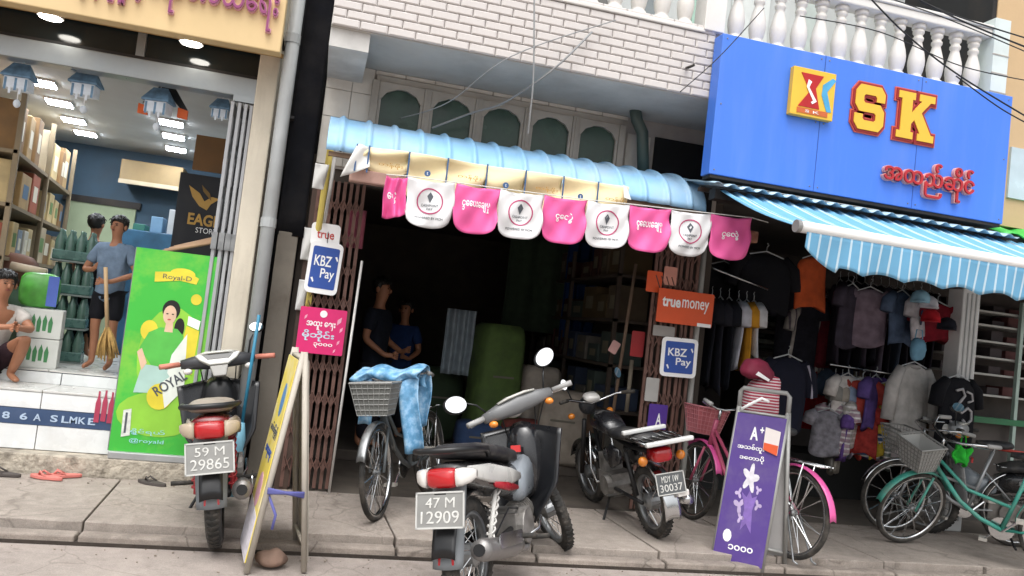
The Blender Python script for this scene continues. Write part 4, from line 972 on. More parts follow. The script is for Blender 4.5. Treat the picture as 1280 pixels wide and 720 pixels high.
# ================================================================== VEHICLES
XA = Matrix.Rotation(R(90), 4, 'Y')            # lathe axis along x
def wheel(root, y, r, tw, rimm, tread=True, spokes=18, hub=.05, name='wheel', M0=None, disc=0, tyrem=None):
    """One wheel: tyre with rim, hub and spokes as sub-parts."""
    M = (M0 or Matrix()) @ Matrix.Translation((0, y, r)) @ XA
    prof = []
    for i in range(12):
        a = 2*math.pi*i/12; prof.append((r-tw*.5+tw*.5*math.cos(a), tw*.5*math.sin(a)))
    ty = MB().lathe(prof, M, 36, closed=True).build(name, tyrem or RUBBER, root, smooth=True)
    ri = r-tw*.95
    pr = [(ri+.012, -tw*.36), (ri-.012, -tw*.3), (ri-.012, tw*.3), (ri+.012, tw*.36)]
    MB().lathe(pr, M, 36, closed=True).build('rim', rimm, ty, smooth=True)
    h = MB().lathe([(hub*.5, -tw*.75), (hub, -tw*.5), (hub, tw*.5), (hub*.5, tw*.75)], M, 14)
    if disc: h.lathe([(disc, tw*.62), (disc, tw*.68)], M, 20)
    h.build('hub', STEEL, ty)
    sp = MB()
    for i in range(spokes):
        a = 2*math.pi*i/spokes; b = a+(.35 if i % 2 else -.35); zz = tw*.4*(1 if i % 2 else -1)
        p0 = M @ Vector((hub*.9*math.cos(a), hub*.9*math.sin(a), zz)); p1 = M @ Vector((ri*math.cos(b), ri*math.sin(b), 0))
        sp.tube([p0, p1], .0022 if r > .3 else .003, 4)
    sp.build('spokes', CHROME, ty)
    if tread and tw > .05:
        tr_ = MB()
        for i in range(48):
            a = 2*math.pi*i/48
            for sg in (-1, 1):
                c_ = M @ Matrix.Rotation(a, 4, 'Z') @ Matrix.Translation((r-.002, 0, sg*tw*.2)) @ Matrix.Rotation(R(25)*sg, 4, 'X')
                tr_.box(-.006, .006, -.006, .006, -tw*.18, tw*.18, c_)
        tr_.build('tread', RUBBER, ty)
    return ty
def mirrorpart(root, stem, head, nrm, M, shape=(.062, .042), tiltz=0):
    a = MB(); a.tube([M @ Vector(p) for p in stem], .006, 6)
    st_ = a.build('mirror', BLACKP, root, smooth=True)
    c = M @ Vector(head); nz_ = (root.matrix_basis.to_3x3().inverted() @ Vector((-.05+.12*nrm[0], -.94, .33))).normalized()
    xa_ = Vector((0, 0, 1)).cross(nz_).normalized(); ya_ = nz_.cross(xa_)
    F = Matrix((xa_, ya_, nz_)).transposed().to_4x4(); F.translation = c
    F = F @ Matrix.Rotation(tiltz, 4, 'Z')
    MB().ell((0, 0, -.012), (shape[0]*1.13, shape[1]*1.15, .022), F, 18, 8).build('mirror_shell', BLACKP, st_, smooth=True)
    MB().lathe([(1, .011), (1, .014)], F @ Matrix.Diagonal((shape[0], shape[1], 1, 1)), 22).build('mirror_glass', MIRROR, st_)
def plate(root, M, l1, l2, w_=.25, h_=.17, tone='#8b8b88'):
    p_ = MB().prism(rrect(w_, h_, .008), M, -.004, 0).build('number_plate', mat('plate_'+tone, tone, .45, .2, var=.1, dirt=.3), root)
    br = MB()
    for a in ((-w_/2, -w_/2+.008, -h_/2, h_/2), (w_/2-.008, w_/2, -h_/2, h_/2), (-w_/2, w_/2, h_/2-.008, h_/2), (-w_/2, w_/2, -h_/2, -h_/2+.008)):
        br.box(a[0], a[1], a[2], a[3], .0, .004, M)
    br.build('plate_border', mat('plate_rim', '#b9b9b5', .5, var=.1), p_)
    PLT = mat('plate_text', '#cfcfca', .5, var=.15, scale=30, dirt=.5, dcol='#8c8a86', dscale=20)
    text(l1, M @ Matrix.Translation((0, h_*.2, 0)), w_*.6, h_*.28, PLT, p_, depth=.003)
    text(l2, M @ Matrix.Translation((0, -h_*.19, 0)), w_*.78, h_*.33, PLT, p_, depth=.003)

def underbone(label, loc, heading, lean, steer, side, tail, shield, cowl, seatm, pl, grip, mirrors, scale=1.05, sp=18, dash=False):
    """Step-through motorcycle; local +y forward."""
    rot = Matrix.Rotation(-heading, 3, 'Z') @ Matrix.Rotation(lean, 3, 'Y')
    t = thing('motorcycle', label, 'motorcycle', loc, rot=rot, s=scale, group='parked motorcycles')
    wheel(t, -.60, .285, .085, STEEL, spokes=sp, hub=.06)
    S0 = Matrix.Translation((0, .50, .82)) @ Matrix.Rotation(R(26), 4, 'X')     # steering axis, raked back at the top
    S = S0 @ Matrix.Rotation(steer, 4, 'Z') @ S0.inverted()
    wheel(t, .64, .28, .07, STEEL, spokes=sp, hub=.055, M0=S)
    # engine, frame
    e = MB(); e.box(-.11, .11, -.12, .16, .24, .40); e.lathe([(.10, -.15), (.10, .15)], Matrix.Translation((0, -.02, .32)) @ XA, 18)
    e.lathe([(.065, 0), (.075, .06), (.065, .07), (.075, .10), (.06, .2)], Matrix.Translation((0, .14, .33)) @ Matrix.Rotation(R(-80), 4, 'X'), 14)
    e.build('engine', mat('engine_alloy', '#8a8783', .5, .5, var=.3, scale=14, dirt=.6, dcol='#4e473f', dscale=8), t, bevel=.01)
    fr = MB(); fr.tube([(0, .52, .82), (0, .36, .55), (0, .12, .46), (0, -.15, .55), (0, -.6, .70)], .028, 8)
    fr.tube([(-.07, -.05, .32), (-.075, -.6, .285)], .018, 8); fr.tube([(.07, -.05, .32), (.075, -.6, .285)], .018, 8)
    fr.build('frame', DARKM, t, smooth=True)
    for sg in (-1, 1):
        sc_ = MB()
        pts = [Vector((sg*.1, -.56, .32)).lerp(Vector((sg*.1, -.36, .62)), i/60) for i in range(61)]
        pts = [p+Vector((.022*math.cos(i*.9), .022*math.sin(i*.9)*.8, .022*math.sin(i*.9)*.5)) for i, p in enumerate(pts)]
        sc_.tube(pts, .006, 5); sc_.tube([(sg*.1, -.57, .30), (sg*.1, -.36, .64)], .013, 8)
        sc_.build('shock_absorber', mat('shock_red' if side == 'maroon' else 'shock_white', '#9c2a30' if side == 'maroon' else '#c9c7c2', .45, var=.1), t, smooth=True)
    # exhaust on the right
    ex = MB(); ex.tube([(.10, .16, .26), (.13, -.05, .2), (.14, -.25, .24)], .02, 8)
    ex.tube([(.145, -.2, .245), (.15, -.35, .27), (.155, -.80, .35), (.155, -.84, .357)], [.03, .052, .056, .048], 14)
    ex.build('exhaust', mat('exhaust_grey', '#8b8988', .4, .6, var=.15, dirt=.3), t, smooth=True)
    MB().tube([(.155, -.842, .357), (.155, -.85, .358)], .03, 12).build('exhaust_tip', BLACKP, t)
    # tail body and side panels
    bodym = {'maroon': mat('body_maroon', '#6e1a20', .25, var=.1, coat=.5, dirt=.25, dcol='#7f6f66'), 'black': mat('body_black', '#1d1d20', .25, var=.1, coat=.5, dirt=.3, dcol='#6f6a64')}[side]
    bd = MB().loft([(.12, .56, .05, .06), (-.02, .58, .11, .10), (-.25, .61, .135, .10), (-.5, .66, .13, .085), (-.72, .70, .115, .065), (-.84, .715, .09, .045)], 18).build('tail_body', bodym, t, smooth=True)
    for sg in (-1, 1):
        MB().loft([(-.05, .60, .012, .02, sg*.125), (-.25, .625, .014, .045, sg*.138), (-.55, .68, .014, .05, sg*.128), (-.78, .72, .01, .025, sg*.105)], 10).build('side_stripe', tail, bd, smooth=True)
        if side == 'black':
            MB().loft([(-.12, .545, .008, .012, sg*.132), (-.3, .575, .010, .025, sg*.140), (-.5, .615, .008, .015, sg*.134)], 10).build('side_flash', mat('flash_red', '#9c1c28', .3), bd, smooth=True)
    MB().loft([(.10, .685, .07, .03), (.0, .71, .105, .045), (-.2, .745, .125, .045), (-.45, .785, .13, .045), (-.7, .81, .12, .04), (-.80, .815, .09, .022)], 18).build('seat', seatm, t, smooth=True)
    gr_ = MB(); gr_.tube([(-.11, -.5, .77), (-.15, -.62, .81), (-.14, -.84, .83), (-.07, -.92, .835), (.07, -.92, .835), (.14, -.84, .83), (.15, -.62, .81), (.11, -.5, .77)], .016, 8)
    gr_.build('grab_rail', BLACKP, t, smooth=True)
    MB().loft([(-.82, .70, .085, .05), (-.87, .70, .08, .048), (-.89, .70, .06, .035)], 16, p=4).build('tail_light', REDL, t, smooth=True)
    for sg in (-1, 1):
        wi = MB(); wi.loft([(sg*.078, .70, .036, .046, -.855), (sg*.105, .703, .038, .043, -.845), (sg*.135, .706, .032, .034, -.825), (sg*.155, .71, .016, .018, -.80)], 12, p=3)
        wi.v = [Vector((v_.y, v_.x, v_.z)) for v_ in wi.v]
        wi.build('rear_indicator', LAMPW if side == 'black' else mat('lens_beige', '#b9a893', .3, var=.1), t, smooth=True)
    # mudguard and number plate
    GR = mat('mudguard_grey', '#74797d', .6, var=.1, dirt=.3)
    MB().sheet(lambda u, v: (.09*(u-.5)*2*(1-.15*v), -.80-.10*v+.03*(2*u-1)**2, .68-.40*v), 6, 10, .006).build('rear_mudguard', GR, t, smooth=True)
    MB().sheet(lambda u, v: (.06*(u-.5)*2, -.60+.325*math.cos(R(60+110*v)), .285+.325*math.sin(R(60+110*v))-.012*(2*u-1)**2), 6, 14, .004).build('inner_mudguard', BLACKP, t, smooth=True)
    plate(t, basis((0, -.915, .56), (1, 0, 0), (0, .22, 1)), *pl)
    # leg shield
    shm = shield
    def ls(u, v):
        x = (2*u-1); e = abs(x)
        wv = .27*(1-.25*v) if v < .6 else .27*(.85-.55*(v-.6)/.4)
        return (x*wv, .50-.12*v+.10*e*e*(-1)+.03, .86-.55*v-.04*e)
    MB().sheet(ls, 16, 14, .012).build('leg_shield', shm, t, smooth=True)
    MB().loft([(.40, .62, .09, .22), (.47, .64, .12, .24), (.56, .62, .10, .20), (.60, .60, .04, .10)], 16).build('front_cover', BLACKP if side == 'maroon' else bodym, t, smooth=True)
    if side == 'black':
        MB().loft([(.1, .52, .06, .07), (.22, .5, .07, .09), (.38, .55, .08, .13)], 14).build('centre_cover', mat('cover_pale', '#8d949b', .3, var=.1, coat=.4), t, smooth=True)
        MB().box(-.03, .03, .30, .315, .70, .74).build('ignition', mat('sticker_red', '#c93c3c', .4), t)
    else:
        MB().loft([(.1, .52, .06, .07), (.22, .5, .07, .09), (.38, .55, .08, .13)], 14).build('centre_cover', BLACKP, t, smooth=True)
    # steering assembly
    def SP(p): return S @ Vector(p)
    hb = MB(); hb.tube([SP((-.34, .36, .985)), SP((-.2, .42, .985)), SP((0, .45, .965)), SP((.2, .42, .985)), SP((.34, .36, .985))], .012, 8)
    hb.build('handlebar', DARKM, t, smooth=True)
    cw = MB(); cw.loft([(-.24, .98, .035, .03, .425), (-.13, .985, .055, .05, .43), (0, .99, .085, .065, .45), (.13, .985, .055, .05, .43), (.24, .98, .035, .03, .425)], 14)
    cw.v = [S @ Vector((v.y, v.x, v.z)) for v in cw.v]
    cw_ = cw.build('handlebar_cowl', cowl, t, smooth=True)
    dm = MB(); dm.loft([(-.13, 1.035, .02, .008, .40), (-.06, 1.045, .042, .01, .405), (.06, 1.045, .042, .01, .405), (.13, 1.035, .02, .008, .40)], 12)
    dm.v = [S @ Vector((v.y, v.x, v.z)) for v in dm.v]; dm.build('dashboard', mat('dash_pale', '#b9b9b2', .25, var=.1, coat=.5), cw_, smooth=True)
    MB().ell(SP((0, .55, .97)), (.075, .05, .06)).build('headlight', LAMPW, cw_, smooth=True)
    if side == 'maroon':
        FD = S @ basis((0, .372, 1.0), (1, 0, 0), (0, .55, 1))
        MB().prism([(-.15, .035), (-.12, -.005), (-.06, -.045), (.06, -.045), (.12, -.005), (.15, .035), (.08, .06), (-.08, .06)], FD, -.02, .012).build('dash_bezel', mat('dash_pale', '#b9b9b2'), cw_, bevel=.008)
        MB().prism([(-.10, .03), (-.07, -.005), (.07, -.005), (.10, .03), (.05, .045), (-.05, .045)], FD, .012, .015).build('dash_glass', mat('dash_glass', '#4a4a48', .1, var=.1), cw_)
        MB().prism([(-.06, -.05), (.06, -.05), (.04, -.13), (-.04, -.13)], FD, -.02, .008).build('key_panel', mat('key_panel', '#8f8d88', .4), cw_, bevel=.006)
    for sg in (-1, 1):
        MB().tube([SP((sg*.25, .40, .985)), SP((sg*.37, .345, .985))], .018, 10).build('grip', grip, t, smooth=True)
        MB().tube([SP((sg*.2, .45, .975)), SP((sg*.34, .41, .965))], .006, 6).build('lever', CHROME, t)
        MB().ell(SP((sg*.20, .40, .93)), (.03, .025, .022)).build('front_indicator', AMBER if side == 'black' else LAMPW, t, smooth=True)
        fk = MB(); fk.tube([SP((sg*.055, .50, .80)), SP((sg*.06, .64, .28))], [.022, .02], 8); fk.build('fork', STEEL, t, smooth=True)
    MB().sheet(lambda u, v: S @ Vector((.055*(u-.5)*2, .64+.315*math.cos(R(-15+150*v)), .28+.315*math.sin(R(-15+150*v))-.015*(2*u-1)**2)), 6, 16, .006).build('front_mudguard', bodym, t, smooth=True)
    for mr_ in mirrors:
        mirrorpart(t, mr_[0], mr_[1], mr_[2], S if len(mr_) < 5 else S, mr_[3], mr_[4] if len(mr_) > 4 else 0)
    for (p0, p1, p2) in (((-.12, .44, .97), (-.10, .56, .80), (-.05, .50, .55)), ((.12, .44, .97), (.11, .57, .78), (.06, .45, .5)), ((.2, .43, .97), (.16, .56, .86), (.05, .53, .7))):
        p0, p1, p2 = SP(p0), SP(p1), Vector(p2); MB().tube([p0.lerp(p1, k/8).lerp(p1.lerp(p2, k/8), k/8) for k in range(9)], .0045, 5).build('cable', BLACKP, t, smooth=True)
    MB().tube([(.1, -.05, .42), (.13, -.3, .46), (.11, -.52, .34), (.08, -.6, .29)], .005, 5).build('cable', BLACKP, t, smooth=True)
    MB().tube([(-.1, .0, .42), (-.12, -.2, .5), (-.1, -.4, .6)], .006, 5).build('cable', BLACKP, t, smooth=True)
    fn_ = MB()
    for k in range(6): fn_.lathe([(.082, .0), (.082, .006)], Matrix.Translation((0, .18+.026*k, .338+.004*k)) @ Matrix.Rotation(R(-80), 4, 'X'), 14)
    fn_.build('cylinder_fins', mat('engine_alloy', '#8a8783'), t)
    MB().lathe([(.085, .0), (.085, .02), (.05, .03)], Matrix.Translation((.11, .0, .32)) @ XA, 18).build('clutch_cover', mat('cover_alloy', '#a09d98', .4, .6, var=.2, dirt=.4), t)
    for k in range(5):
        a_ = k*1.257; MB().lathe([(.007, 0), (.007, .008)], Matrix.Translation((.131, .068*math.cos(a_), .32+.068*math.sin(a_))) @ XA, 6).build('bolt', STEEL, t)
    MB().prism(rrect(.36, .07, .02), basis((.212, -.52, .345), (0, 1, -.12), (0, .12, 1)), -.006, 0).build('heat_guard', CHROME, t)
    MB().box(-.03, .03, -.90, -.87, .625, .645).build('plate_lamp', BLACKP, t)
    MB().prism([(-.04, 0), (.04, 0), (.04, .03), (-.04, .035)], basis((.0, -.885, .30), (1, 0, 0), (0, .2, 1)), 0, .008).build('reflector', REDL, t)
    # pegs, stand, pedal
    for sg in (-1, 1):
        MB().tube([(sg*.1, -.25, .30), (sg*.26, -.27, .31)], .014, 8).build('foot_peg', RUBBER, t, smooth=True)
        MB().tube([(sg*.09, .02, .24), (sg*.25, .02, .25)], .014, 8).build('foot_peg', RUBBER, t, smooth=True)
    MB().tube([(-.08, .02, .24), (-.20, -.05, .06), (-.24, -.06, .045)], .010, 8).build('side_stand', DARKM, t, smooth=True)
    MB().tube([(.12, -.12, .25), (.17, .1, .28), (.17, .16, .34)], .008, 6).build('kick_lever', CHROME, t, smooth=True)
    cg = MB(); cg.prism([(x, y) for x, y in rrect(.55, .10, .04)], basis((-.088, -.3, .30), (0, 1, 0), (0, 0, 1)), -.01, .012); cg.build('chain_case', DARKM, t)
    return t

SALM = mat('salmon_grip', '#c97f6c', .6, var=.1)
BROWNSEAT = mat('pale_seat', '#8d8478', .55, var=.2, scale=8, dirt=.5, dcol='#544e48')
c0 = atz(240, 686, 0)
underbone('maroon motorcycle with salmon grips parked beside the green poster', (c0.x+.09, c0.y+.60, .03), R(-4), R(-9), R(6), 'maroon', mat('stripe_cream', '#a99f93', .35, var=.15),
          mat('shield_black', '#1c1d20', .3, var=.1, coat=.4), mat('cowl_dark', '#3a3b3e', .4, var=.1), BROWNSEAT, ('59 M', '29865'), SALM,
          [([(.2, .42, 1.0), (.22, .42, 1.1), (.25, .43, 1.15)], (.27, .42, 1.19), (-.5, -1, .3), (.045, .032))], 1.04)
c1 = atz(592, 766, 0); hd = R(32)
underbone('black motorcycle with red tail light parked at the kerb in the centre', (c1.x+.62*math.sin(hd), c1.y+.62*math.cos(hd), .0), hd, R(-12), R(40), 'black', mat('stripe_white', '#c9c8c4', .3, var=.1, coat=.3),
          mat('shield_black2', '#141518', .3, var=.1, coat=.4), mat('cowl_grey', '#6d6e6f', .4, var=.1, dirt=.3), SEATM, ('47 M', '12909'), mat('grip_grey', '#9a9a98', .5),
          [([(-.2, .43, 1.0), (-.25, .43, 1.08), (-.32, .42, 1.12)], (-.38, .41, 1.13), (.6, -.9, .22), (.068, .052)), ([(.2, .43, 1.0), (.24, .44, 1.09), (.27, .45, 1.14)], (.30, .45, 1.20), (.5, -1, .25), (.072, .05), R(40))], sp=20)

# ---------- older motorcycle with rear carrier
def commuter(label, loc, heading, lean):
    rot = Matrix.Rotation(-heading, 3, 'Z') @ Matrix.Rotation(lean, 3, 'Y')
    t = thing('motorcycle', label, 'motorcycle', loc, rot=rot, s=.90, group='parked motorcycles')
    wheel(t, -.62, .295, .085, STEEL, hub=.07); wheel(t, .62, .295, .075, STEEL, hub=.06)
    e = MB(); e.box(-.1, .1, -.1, .18, .22, .42); e.lathe([(.09, -.15), (.09, .15)], Matrix.Translation((0, -.02, .32)) @ XA, 16)
    for i in range(6): e.box(-.09, .09, .06+.02*i, .07+.02*i, .42, .58)
    e.build('engine', mat('engine_alloy', '#8a8783'), t)
    fr = MB(); fr.tube([(0, .42, .86), (0, .1, .74), (0, -.35, .70), (0, -.75, .72)], .022, 8); fr.tube([(0, .42, .82), (0, .3, .4), (0, .1, .24)], .02, 8)
    for sg in (-1, 1):
        fr.tube([(sg*.08, -.05, .3), (sg*.09, -.62, .295)], .016, 8); fr.tube([(sg*.1, -.55, .34), (sg*.1, -.42, .68)], .022, 8)
        fr.tube([(sg*.09, .42, .84), (sg*.085, .62, .295)], .022, 8)
    fr.build('frame', DARKM, t, smooth=True)
    MB().loft([(.36, .84, .05, .05), (.25, .86, .11, .09), (.05, .85, .12, .09), (-.1, .80, .09, .05)], 16).build('fuel_tank', mat('body_black', '#1d1d20'), t, smooth=True)
    MB().loft([(-.05, .80, .09, .03), (-.2, .80, .12, .045), (-.55, .82, .125, .045), (-.72, .83, .10, .03)], 16).build('seat', SEATM, t, smooth=True)
    for sg in (-1, 1): MB().loft([(0, .6, .02, .05, sg*.1), (-.15, .6, .03, .11, sg*.11), (-.3, .62, .02, .06, sg*.1)], 12).build('side_cover', mat('body_black', '#1d1d20'), t, smooth=True)
    MB().tube([(.1, .18, .3), (.14, 0, .2), (.15, -.3, .26), (.16, -.95, .36)], [.018, .02, .04, .042], 12).build('exhaust', CHROME, t, smooth=True)
    hb = MB(); hb.tube([(-.36, .26, 1.06), (-.24, .36, 1.05), (0, .42, .98), (.24, .36, 1.05), (.36, .26, 1.06)], .012, 8); hb.build('handlebar', CHROME, t, smooth=True)
    for sg in (-1, 1):
        MB().tube([(sg*.28, .33, 1.055), (sg*.38, .25, 1.06)], .018, 8).build('grip', RUBBER, t, smooth=True)
        MB().ell((sg*.2, .46, .88), (.035, .03, .03)).build('front_indicator', AMBER, t, smooth=True)
        MB().ell((sg*.17, -.86, .70), (.04, .035, .04)).build('rear_indicator', AMBER, t, smooth=True)
    mirrorpart(t, [(.22, .36, 1.05), (.24, .36, 1.15), (.26, .36, 1.2)], (.27, .36, 1.24), (.2, -1, .1), Matrix(), (.03, .05))
    mirrorpart(t, [(-.22, .36, 1.05), (-.25, .36, 1.13), (-.27, .36, 1.17)], (-.29, .36, 1.2), (.2, -1, .1), Matrix(), (.03, .05))
    MB().ell((0, .52, .95), (.09, .08, .09)).build('headlight', mat('headlight_shell', '#303236', .3), t, smooth=True)
    MB().loft([(.36, 1.03, .07, .03), (.44, 1.05, .08, .04), (.5, 1.03, .05, .03)], 12).build('gauge', LAMPW, t, smooth=True)
    # rear carrier with white bars
    WB = mat('carrier_white', '#d5d6d3', .4, .2, var=.08)
    ca = MB().box(-.17, .17, -.98, -.60, .83, .845).build('rear_carrier', DARKM, t)
    MB().box(-.20, .20, -.62, -.575, .87, .905).build('carrier_bar', WB, ca, bevel=.01); MB().box(-.21, .21, -1.03, -.985, .84, .875).build('carrier_bar', WB, ca, bevel=.01)
    for k in range(5): MB().tube([(-.14+.07*k, -.60, .852), (-.14+.07*k, -1.0, .852)], .006, 6).build('carrier_rod', CHROME, ca)
    for sg in (-1, 1): MB().tube([(sg*.17, -.60, .84), (sg*.185, -.75, .86), (sg*.17, -.98, .84)], .010, 6).build('carrier_rod', CHROME, ca, smooth=True)
    MB().loft([(-.78, .73, .09, .06), (-.88, .73, .085, .06), (-.9, .73, .07, .045)], 14, p=4).build('tail_light', REDL, t, smooth=True)
    MB().sheet(lambda u, v: (.07*(u-.5)*2, -.62+.34*math.cos(R(50+140*v)), .295+.34*math.sin(R(50+140*v))-.015*(2*u-1)**2), 6, 18, .005).build('rear_mudguard', CHROME, t, smooth=True)
    MB().sheet(lambda u, v: (.06*(u-.5)*2, .62+.33*math.cos(R(20+130*v)), .295+.33*math.sin(R(20+130*v))-.015*(2*u-1)**2), 6, 18, .005).build('front_mudguard', CHROME, t, smooth=True)
    plate(t, basis((.0, -.965, .52), (1, -.12, .0), (.0, .2, 1)), 'MDY 1W', '30037', .24, .17, '#55585a')
    MB().box(.05, .15, -.98, -.93, .40, .45).build('reflector', LAMPW, t, bevel=.008)
    for sg in (-1, 1): MB().tube([(sg*.1, -.3, .30), (sg*.26, -.3, .31)], .014, 8).build('foot_peg', RUBBER, t, smooth=True)
    MB().tube([(-.08, .0, .24), (-.24, -.12, .03), (-.27, -.12, .015)], .012, 8).build('side_stand', DARKM, t, smooth=True)
    MB().tube([(-.10, .3, .75), (-.13, .28, .42), (-.12, .2, .3), (.12, .2, .3), (.13, .28, .42), (.10, .3, .75)], .012, 8).build('crash_bar', CHROME, t, smooth=True)
    return t
c2 = atz(826, 671, .1)
commuter('older black motorcycle with white rear carrier bars beside the right gate', (c2.x-.09, c2.y+.56, .1), R(-5), R(-13))

# ---------- bicycles
def bicycle(label, loc, heading, lean, steer, framem, fenderm, basket=None, saddle=True, r=.325, carrier=True, handle=CHROME, ladies=True, rimm=CHROME):
    rot = Matrix.Rotation(-heading, 3, 'Z') @ Matrix.Rotation(lean, 3, 'Y')
    t = thing('bicycle', label, 'bicycle', loc, rot=rot, group='parked bicycles')
    S0 = Matrix.Translation((0, .42, .6)) @ Matrix.Rotation(R(20), 4, 'X'); S = S0 @ Matrix.Rotation(steer, 4, 'Z') @ S0.inverted()
    wheel(t, -.53, r, .038, rimm, tread=False, spokes=28, hub=.025)
    wheel(t, .55, r, .038, rimm, tread=False, spokes=28, hub=.022, M0=S)
    BBp = (0, -.1, .28); fr = MB()
    fr.tube([(0, .40, .72), (0, .2, .45), (0, .05, .34), BBp] if ladies else [(0, .40, .72), BBp], .018, 8)
    if ladies: fr.tube([(0, .39, .78), (0, .15, .55), (0, -.16, .47)], .014, 8)
    else: fr.tube([(0, .39, .80), (0, -.24, .76)], .014, 8)
    fr.tube([BBp, (0, -.27, .82)], .016, 8); fr.tube([(0, .38, .86), (0, .43, .62)], .02, 8)
    for sg in (-1, 1):
        fr.tube([BBp, (sg*.05, -.53, r)], .010, 6); fr.tube([(0, -.21, .64), (sg*.05, -.53, r)], .009, 6)
    fr.build('frame', framem, t, smooth=True)
    fk = MB()
    for sg in (-1, 1): fk.tube([S @ Vector((sg*.045, .43, .62)), S @ Vector((sg*.048, .50, .45)), S @ Vector((sg*.05, .55, r))], .011, 6)
    fk.build('fork', framem, t, smooth=True)
    hb = MB(); hb.tube([S @ Vector(p) for p in [(-.27, .10, .98), (-.26, .22, 1.0), (-.16, .34, .98), (-.04, .36, .95), (.04, .36, .95), (.16, .34, .98), (.26, .22, 1.0), (.27, .10, .98)]], .011, 8)
    hb.tube([S @ Vector((0, .37, .86)), S @ Vector((0, .36, .95))], .013, 8); hb.build('handlebar', handle, t, smooth=True)
    for sg in (-1, 1):
        MB().tube([S @ Vector((sg*.265, .20, 1.0)), S @ Vector((sg*.272, .08, .978))], .017, 8).build('grip', mat('grip_grey', '#9a9a98'), t, smooth=True)
        MB().tube([S @ Vector((sg*.22, .30, .985)), S @ Vector((sg*.24, .16, .955))], .005, 5).build('brake_lever', CHROME, t)
    for y, M0, a0, a1 in ((-.53, Matrix(), 10, 175), (.55, S, 20, 160)):
        MB().sheet(lambda u, v, y=y, M0=M0, a0=a0, a1=a1: M0 @ Vector((.03*(u-.5)*2, y+(r+.025)*math.cos(R(a0+(a1-a0)*v)), r+(r+.025)*math.sin(R(a0+(a1-a0)*v))-.012*(2*u-1)**2)), 5, 22, .004).build('mudguard', fenderm, t, smooth=True)
    if saddle:
        MB().loft([(-.40, .89, .085, .03), (-.33, .885, .10, .035), (-.22, .885, .06, .03), (-.12, .885, .025, .02)], 14).build('saddle', SEATM, t, smooth=True)
        MB().tube([(0, -.27, .80), (0, -.29, .875)], .011, 8).build('seat_post', CHROME, t)
    if carrier:
        ca = MB()
        for x in (-.06, 0, .06): ca.tube([(x, -.32, .70), (x, -.78, .70)], .006, 6)
        for y in (-.34, -.55, -.77): ca.tube([(-.065, y, .70), (.065, y, .70)], .006, 6)
        for sg in (-1, 1): ca.tube([(sg*.06, -.62, .70), (sg*.055, -.53, r)], .006, 6)
        ca.build('carrier', CHROME, t, smooth=True)
    ck = MB(); ck.lathe([(.09, -.004), (.09, .004)], Matrix.Translation((.05, -.1, .28)) @ XA, 20)
    ck.tube([(.065, -.1, .28), (.075, .02, .16)], .009, 6); ck.tube([(-.065, -.1, .28), (-.075, -.22, .40)], .009, 6); ck.build('crank', CHROME, t)
    for p in ((.11, .02, .16), (-.11, -.22, .40)): MB().box(p[0]-.045, p[0]+.045, p[1]-.03, p[1]+.03, p[2]-.012, p[2]+.012).build('pedal', mat('pedal_pale', '#b0aca4', .6), t)
    ch = MB()
    for dz in (.07, -.06): ch.tube([(.05, -.1, .28+dz), (.05, -.53, r+dz*.4)], .004, 5)
    ch.build('chain', DARKM, t)
    st_ = MB()
    for sg in (-1, 1): st_.tube([(sg*.06, -.53, r), (sg*.09, -.66, .02), (sg*.09, -.70, .01)], .008, 6)
    st_.build('stand', STEEL, t, smooth=True)
    if basket:
        bk = MB()
        def bp(a, z): k = (z-.72)/.22; return S @ Vector(((.105+.045*k)*a[0], .57+(.08+.035*k)*a[1], z))
        cor = [(-1, -1), (1, -1), (1, 1), (-1, 1)]
        ring = []
        for i in range(4):
            for k in range(7):
                ring.append((cor[i][0]+(cor[(i+1) % 4][0]-cor[i][0])*k/7, cor[i][1]+(cor[(i+1) % 4][1]-cor[i][1])*k/7))
        for j in range(7): bk.tube([bp(a, .72+.22*j/6) for a in ring], .0035 if j < 6 else .008, 5, closed=True)
        for a in ring: bk.tube([bp(a, .72), bp(a, .94)], .0035, 4)
        bk.build('basket', basket[0], t)
        if basket[1]:
            ln = MB()
            for i in range(4): 
                a, b = cor[i], cor[(i+1) % 4]
                a2 = (a[0]*.95, a[1]*.95); b2 = (b[0]*.95, b[1]*.95)
                ln.add([bp(a2, .725), bp(b2, .725), bp(b2, .93), bp(a2, .93)], [(0, 1, 2, 3)])
            ln.add([bp((c_[0]*.95, c_[1]*.95), .725) for c_ in cor], [(0, 1, 2, 3)])
            ln.build('basket_lining', basket[1], t)
    return t, S
